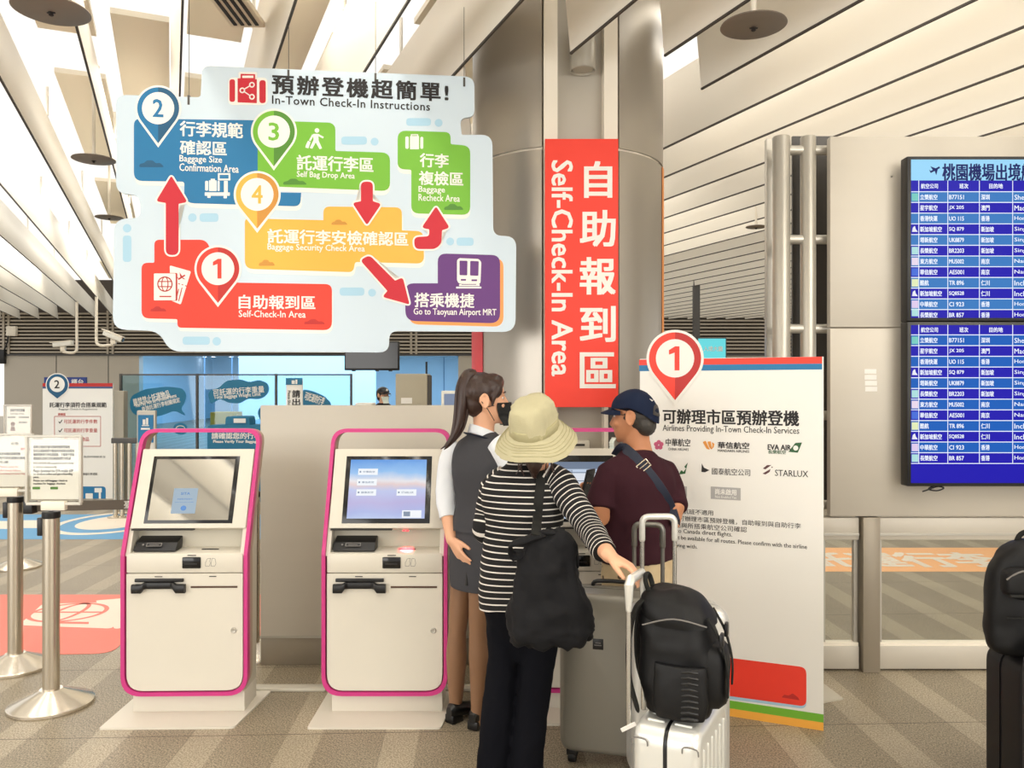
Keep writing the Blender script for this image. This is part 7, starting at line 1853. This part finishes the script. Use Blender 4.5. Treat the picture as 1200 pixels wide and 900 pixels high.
# the pack on the small case: its back (with straps) faces left, its front pocket right and a little to the viewer
base = Vector((0.548, 2.62, 0.534))
bp_, f, r, B0 = backpack('bulky black backpack resting on the small pale suitcase', base, (0.93, -0.36, 0), [(0.004, 0.075, 0.105, 0, -0.005), (0.03, 0.10, 0.112, 0, 0), (0.1, 0.11, 0.124, 0, 0), (0.2, 0.11, 0.124, 0, 0), (0.28, 0.104, 0.118, 0, -0.008), (0.33, 0.098, 0.108, 0, -0.02), (0.365, 0.075, 0.078, 0, -0.035), (0.385, 0.04, 0.045, 0, -0.045)])
def loc_(x, y, z): return B0 + r * x + f * y + Vector((0, 0, z))     # x across, y out of the front, z up
bm = BM(); rg = []
for z, hw_, hd_, y in ((0.295, 0.108, 0.115, 0.0), (0.33, 0.108, 0.112, -0.01), (0.37, 0.092, 0.095, -0.028), (0.397, 0.052, 0.056, -0.04), (0.403, 0.02, 0.02, -0.045)): rg.append((loc_(0, y, z), r * hw_, f * hd_))
loft(bm, interp_rings(rg, 5), 40, ex=2.6); ruffle(bm, 0.007, 12); obj('top_flap', bm, PACK, bp_, world=True, angle=70)
bm = BM(); rg = []
for y, hw_, hh in ((0.095, 0.09, 0.11), (0.13, 0.088, 0.105), (0.150, 0.072, 0.085), (0.156, 0.04, 0.05)): rg.append((loc_(0, y, 0.14), r * hw_, Vector((0, 0, hh))))
loft(bm, rg, 36, ex=3); ruffle(bm, 0.005, 16); obj('front_pocket', bm, PACK, bp_, world=True, angle=70)
bm = BM(); rg = []
for z, o_, hw_ in ((0.02, 0.012, 0.075), (0.07, 0.02, 0.085), (0.15, 0.02, 0.085), (0.185, 0.012, 0.08)): rg.append((loc_(0.108 * (1 if True else -1), 0.02, z), r * (0.012 + o_), f * hw_))
loft(bm, interp_rings(rg, 4), 28, ex=2.4)
ruffle(bm, 0.004, 24); obj('side_pocket', bm, PACK, bp_, world=True, angle=70)
bm = BM()
for k in range(9): z = 0.03 + 0.018 * k; tube(bm, [loc_(0.137, 0.03, z), loc_(0.139, 0.05, z + 0.004), loc_(0.132, 0.075, z)], 0.0045, 6, round_ends=True)
obj('elastic_gather', bm, BLACK, bp_, world=True)
for x in (-0.06, 0.06):
    bm = BM(); q = smooth_path([loc_(x * 0.6, -0.09, 0.37), loc_(x, -0.13, 0.34), loc_(x * 1.2, -0.152, 0.24), loc_(x * 1.3, -0.150, 0.12), loc_(x * 1.4, -0.125, 0.03)], 6); tube(bm, q, 0.024, 14, flat=0.35, round_ends=True, up=r); obj('shoulder_strap', bm, STRAPB, bp_, world=True)
bm = BM(); tube(bm, smooth_path([loc_(-0.03, -0.09, 0.372), loc_(-0.035, -0.105, 0.42), loc_(0, -0.11, 0.438), loc_(0.035, -0.105, 0.42), loc_(0.03, -0.09, 0.372)], 5), 0.009, 10, flat=0.6); obj('grab_loop', bm, STRAPB, bp_, world=True)
for x in (-0.055, 0.07):
    bm = BM(); tube(bm, smooth_path([loc_(x, 0.10, 0.33), loc_(x, 0.138, 0.26), loc_(x, 0.160, 0.17), loc_(x, 0.160, 0.09)], 5), 0.012, 10, flat=0.3, up=r); cs_ = obj('compression_strap', bm, STRAPB, bp_, world=True)
    bm = BM(); Mb = frameM(loc_(x, 0.142, 0.265), f); box(bm, (-0.016, -0.006, -0.022), (0.016, 0.006, 0.022), M=Mb, bev=0.004); obj('buckle', bm, BLACK, cs_, world=True)
bm = BM(); tube(bm, smooth_path([loc_(0.112, -0.10, 0.3), loc_(0.118, 0.0, 0.33), loc_(0.1, 0.1, 0.31)], 5), 0.0025, 6); obj('zip', bm, INKG, bp_, world=True)

# luggage at the right edge of the place
suitcase('black suitcase with a black backpack on top at the right picture border', (2.03, 2.98, 0), math.radians(1), 0.42, 0.24, 0.608, NIGHT, TUBEG, seam=0.55)
suitcase('dark plum suitcase edge in front of the black suitcase at the right border', (1.953, 2.66, 0), math.radians(0), 0.40, 0.23, 0.70, PLUM, TUBEG, seam=0.5)
base = Vector((1.925, 2.95, 0.610))
b2, f, r, B0 = backpack('black zipped backpack on top of the black suitcase at the right border', base, (-0.12, -0.99, 0), [(0.004, 0.15, 0.06, 0, 0), (0.03, 0.165, 0.078, 0, 0), (0.12, 0.17, 0.082, 0, 0), (0.27, 0.165, 0.078, 0, 0), (0.36, 0.135, 0.07, 0, 0), (0.4, 0.09, 0.055, 0, 0), (0.415, 0.05, 0.03, 0, 0)])
bm = BM(); rg = []
for y, hw_, hh in ((0.06, 0.15, 0.10), (0.095, 0.148, 0.098), (0.112, 0.135, 0.085), (0.117, 0.08, 0.05)): rg.append((loc_(0, y, 0.275), r * hw_, Vector((0, 0, hh * 0.6))))
loft(bm, rg, 36, ex=4); ruffle(bm, 0.003, 16); fp = obj('front_pocket', bm, PACK, b2, world=True, angle=70)
bm = BM(); q = [loc_(-0.135, 0.105, 0.26), loc_(-0.135, 0.112, 0.24), loc_(0.135, 0.112, 0.24), loc_(0.135, 0.105, 0.26)]; tube(bm, [loc_(-0.14, 0.112, 0.235), loc_(0.14, 0.112, 0.235)], 0.012, 8, flat=0.5); obj('pocket_fold', bm, STRAPB, fp, world=True)
bm = BM(); tube(bm, smooth_path([loc_(-0.145, 0.10, 0.29), loc_(-0.1, 0.118, 0.325), loc_(0, 0.122, 0.332), loc_(0.1, 0.118, 0.325), loc_(0.145, 0.10, 0.29)], 5), 0.0032, 8); obj('zip', bm, INKG, fp, world=True)
bm = BM(); tube(bm, [loc_(-0.03, 0.122, 0.33), loc_(-0.022, 0.128, 0.318)], 0.003, 6); tube(bm, [loc_(0.02, 0.122, 0.33), loc_(0.028, 0.128, 0.318)], 0.003, 6); obj('zip_pull', bm, CHROME, fp, world=True)
bm = BM(); tube(bm, smooth_path([loc_(0.06, -0.02, 0.39), loc_(0.045, -0.01, 0.435), loc_(0, 0, 0.45), loc_(-0.06, 0, 0.435), loc_(-0.08, -0.02, 0.39)], 5), 0.011, 10, flat=0.6); obj('grab_loop', bm, STRAPB, b2, world=True)
bm = BM(); tube(bm, [loc_(-0.045, 0.02, 0.425), loc_(-0.13, 0.03, 0.42)], 0.012, 10, round_ends=True); obj('blue_tag', bm, mat('tag_blue', (96, 140, 206), 0.5), b2, world=True, label='blue rubber tag')
bm = BM(); tube(bm, [loc_(-0.14, 0.09, 0.15), loc_(0.14, 0.09, 0.15)], 0.006, 6, flat=0.5); obj('pocket_seam', bm, STRAPB, b2, world=True)
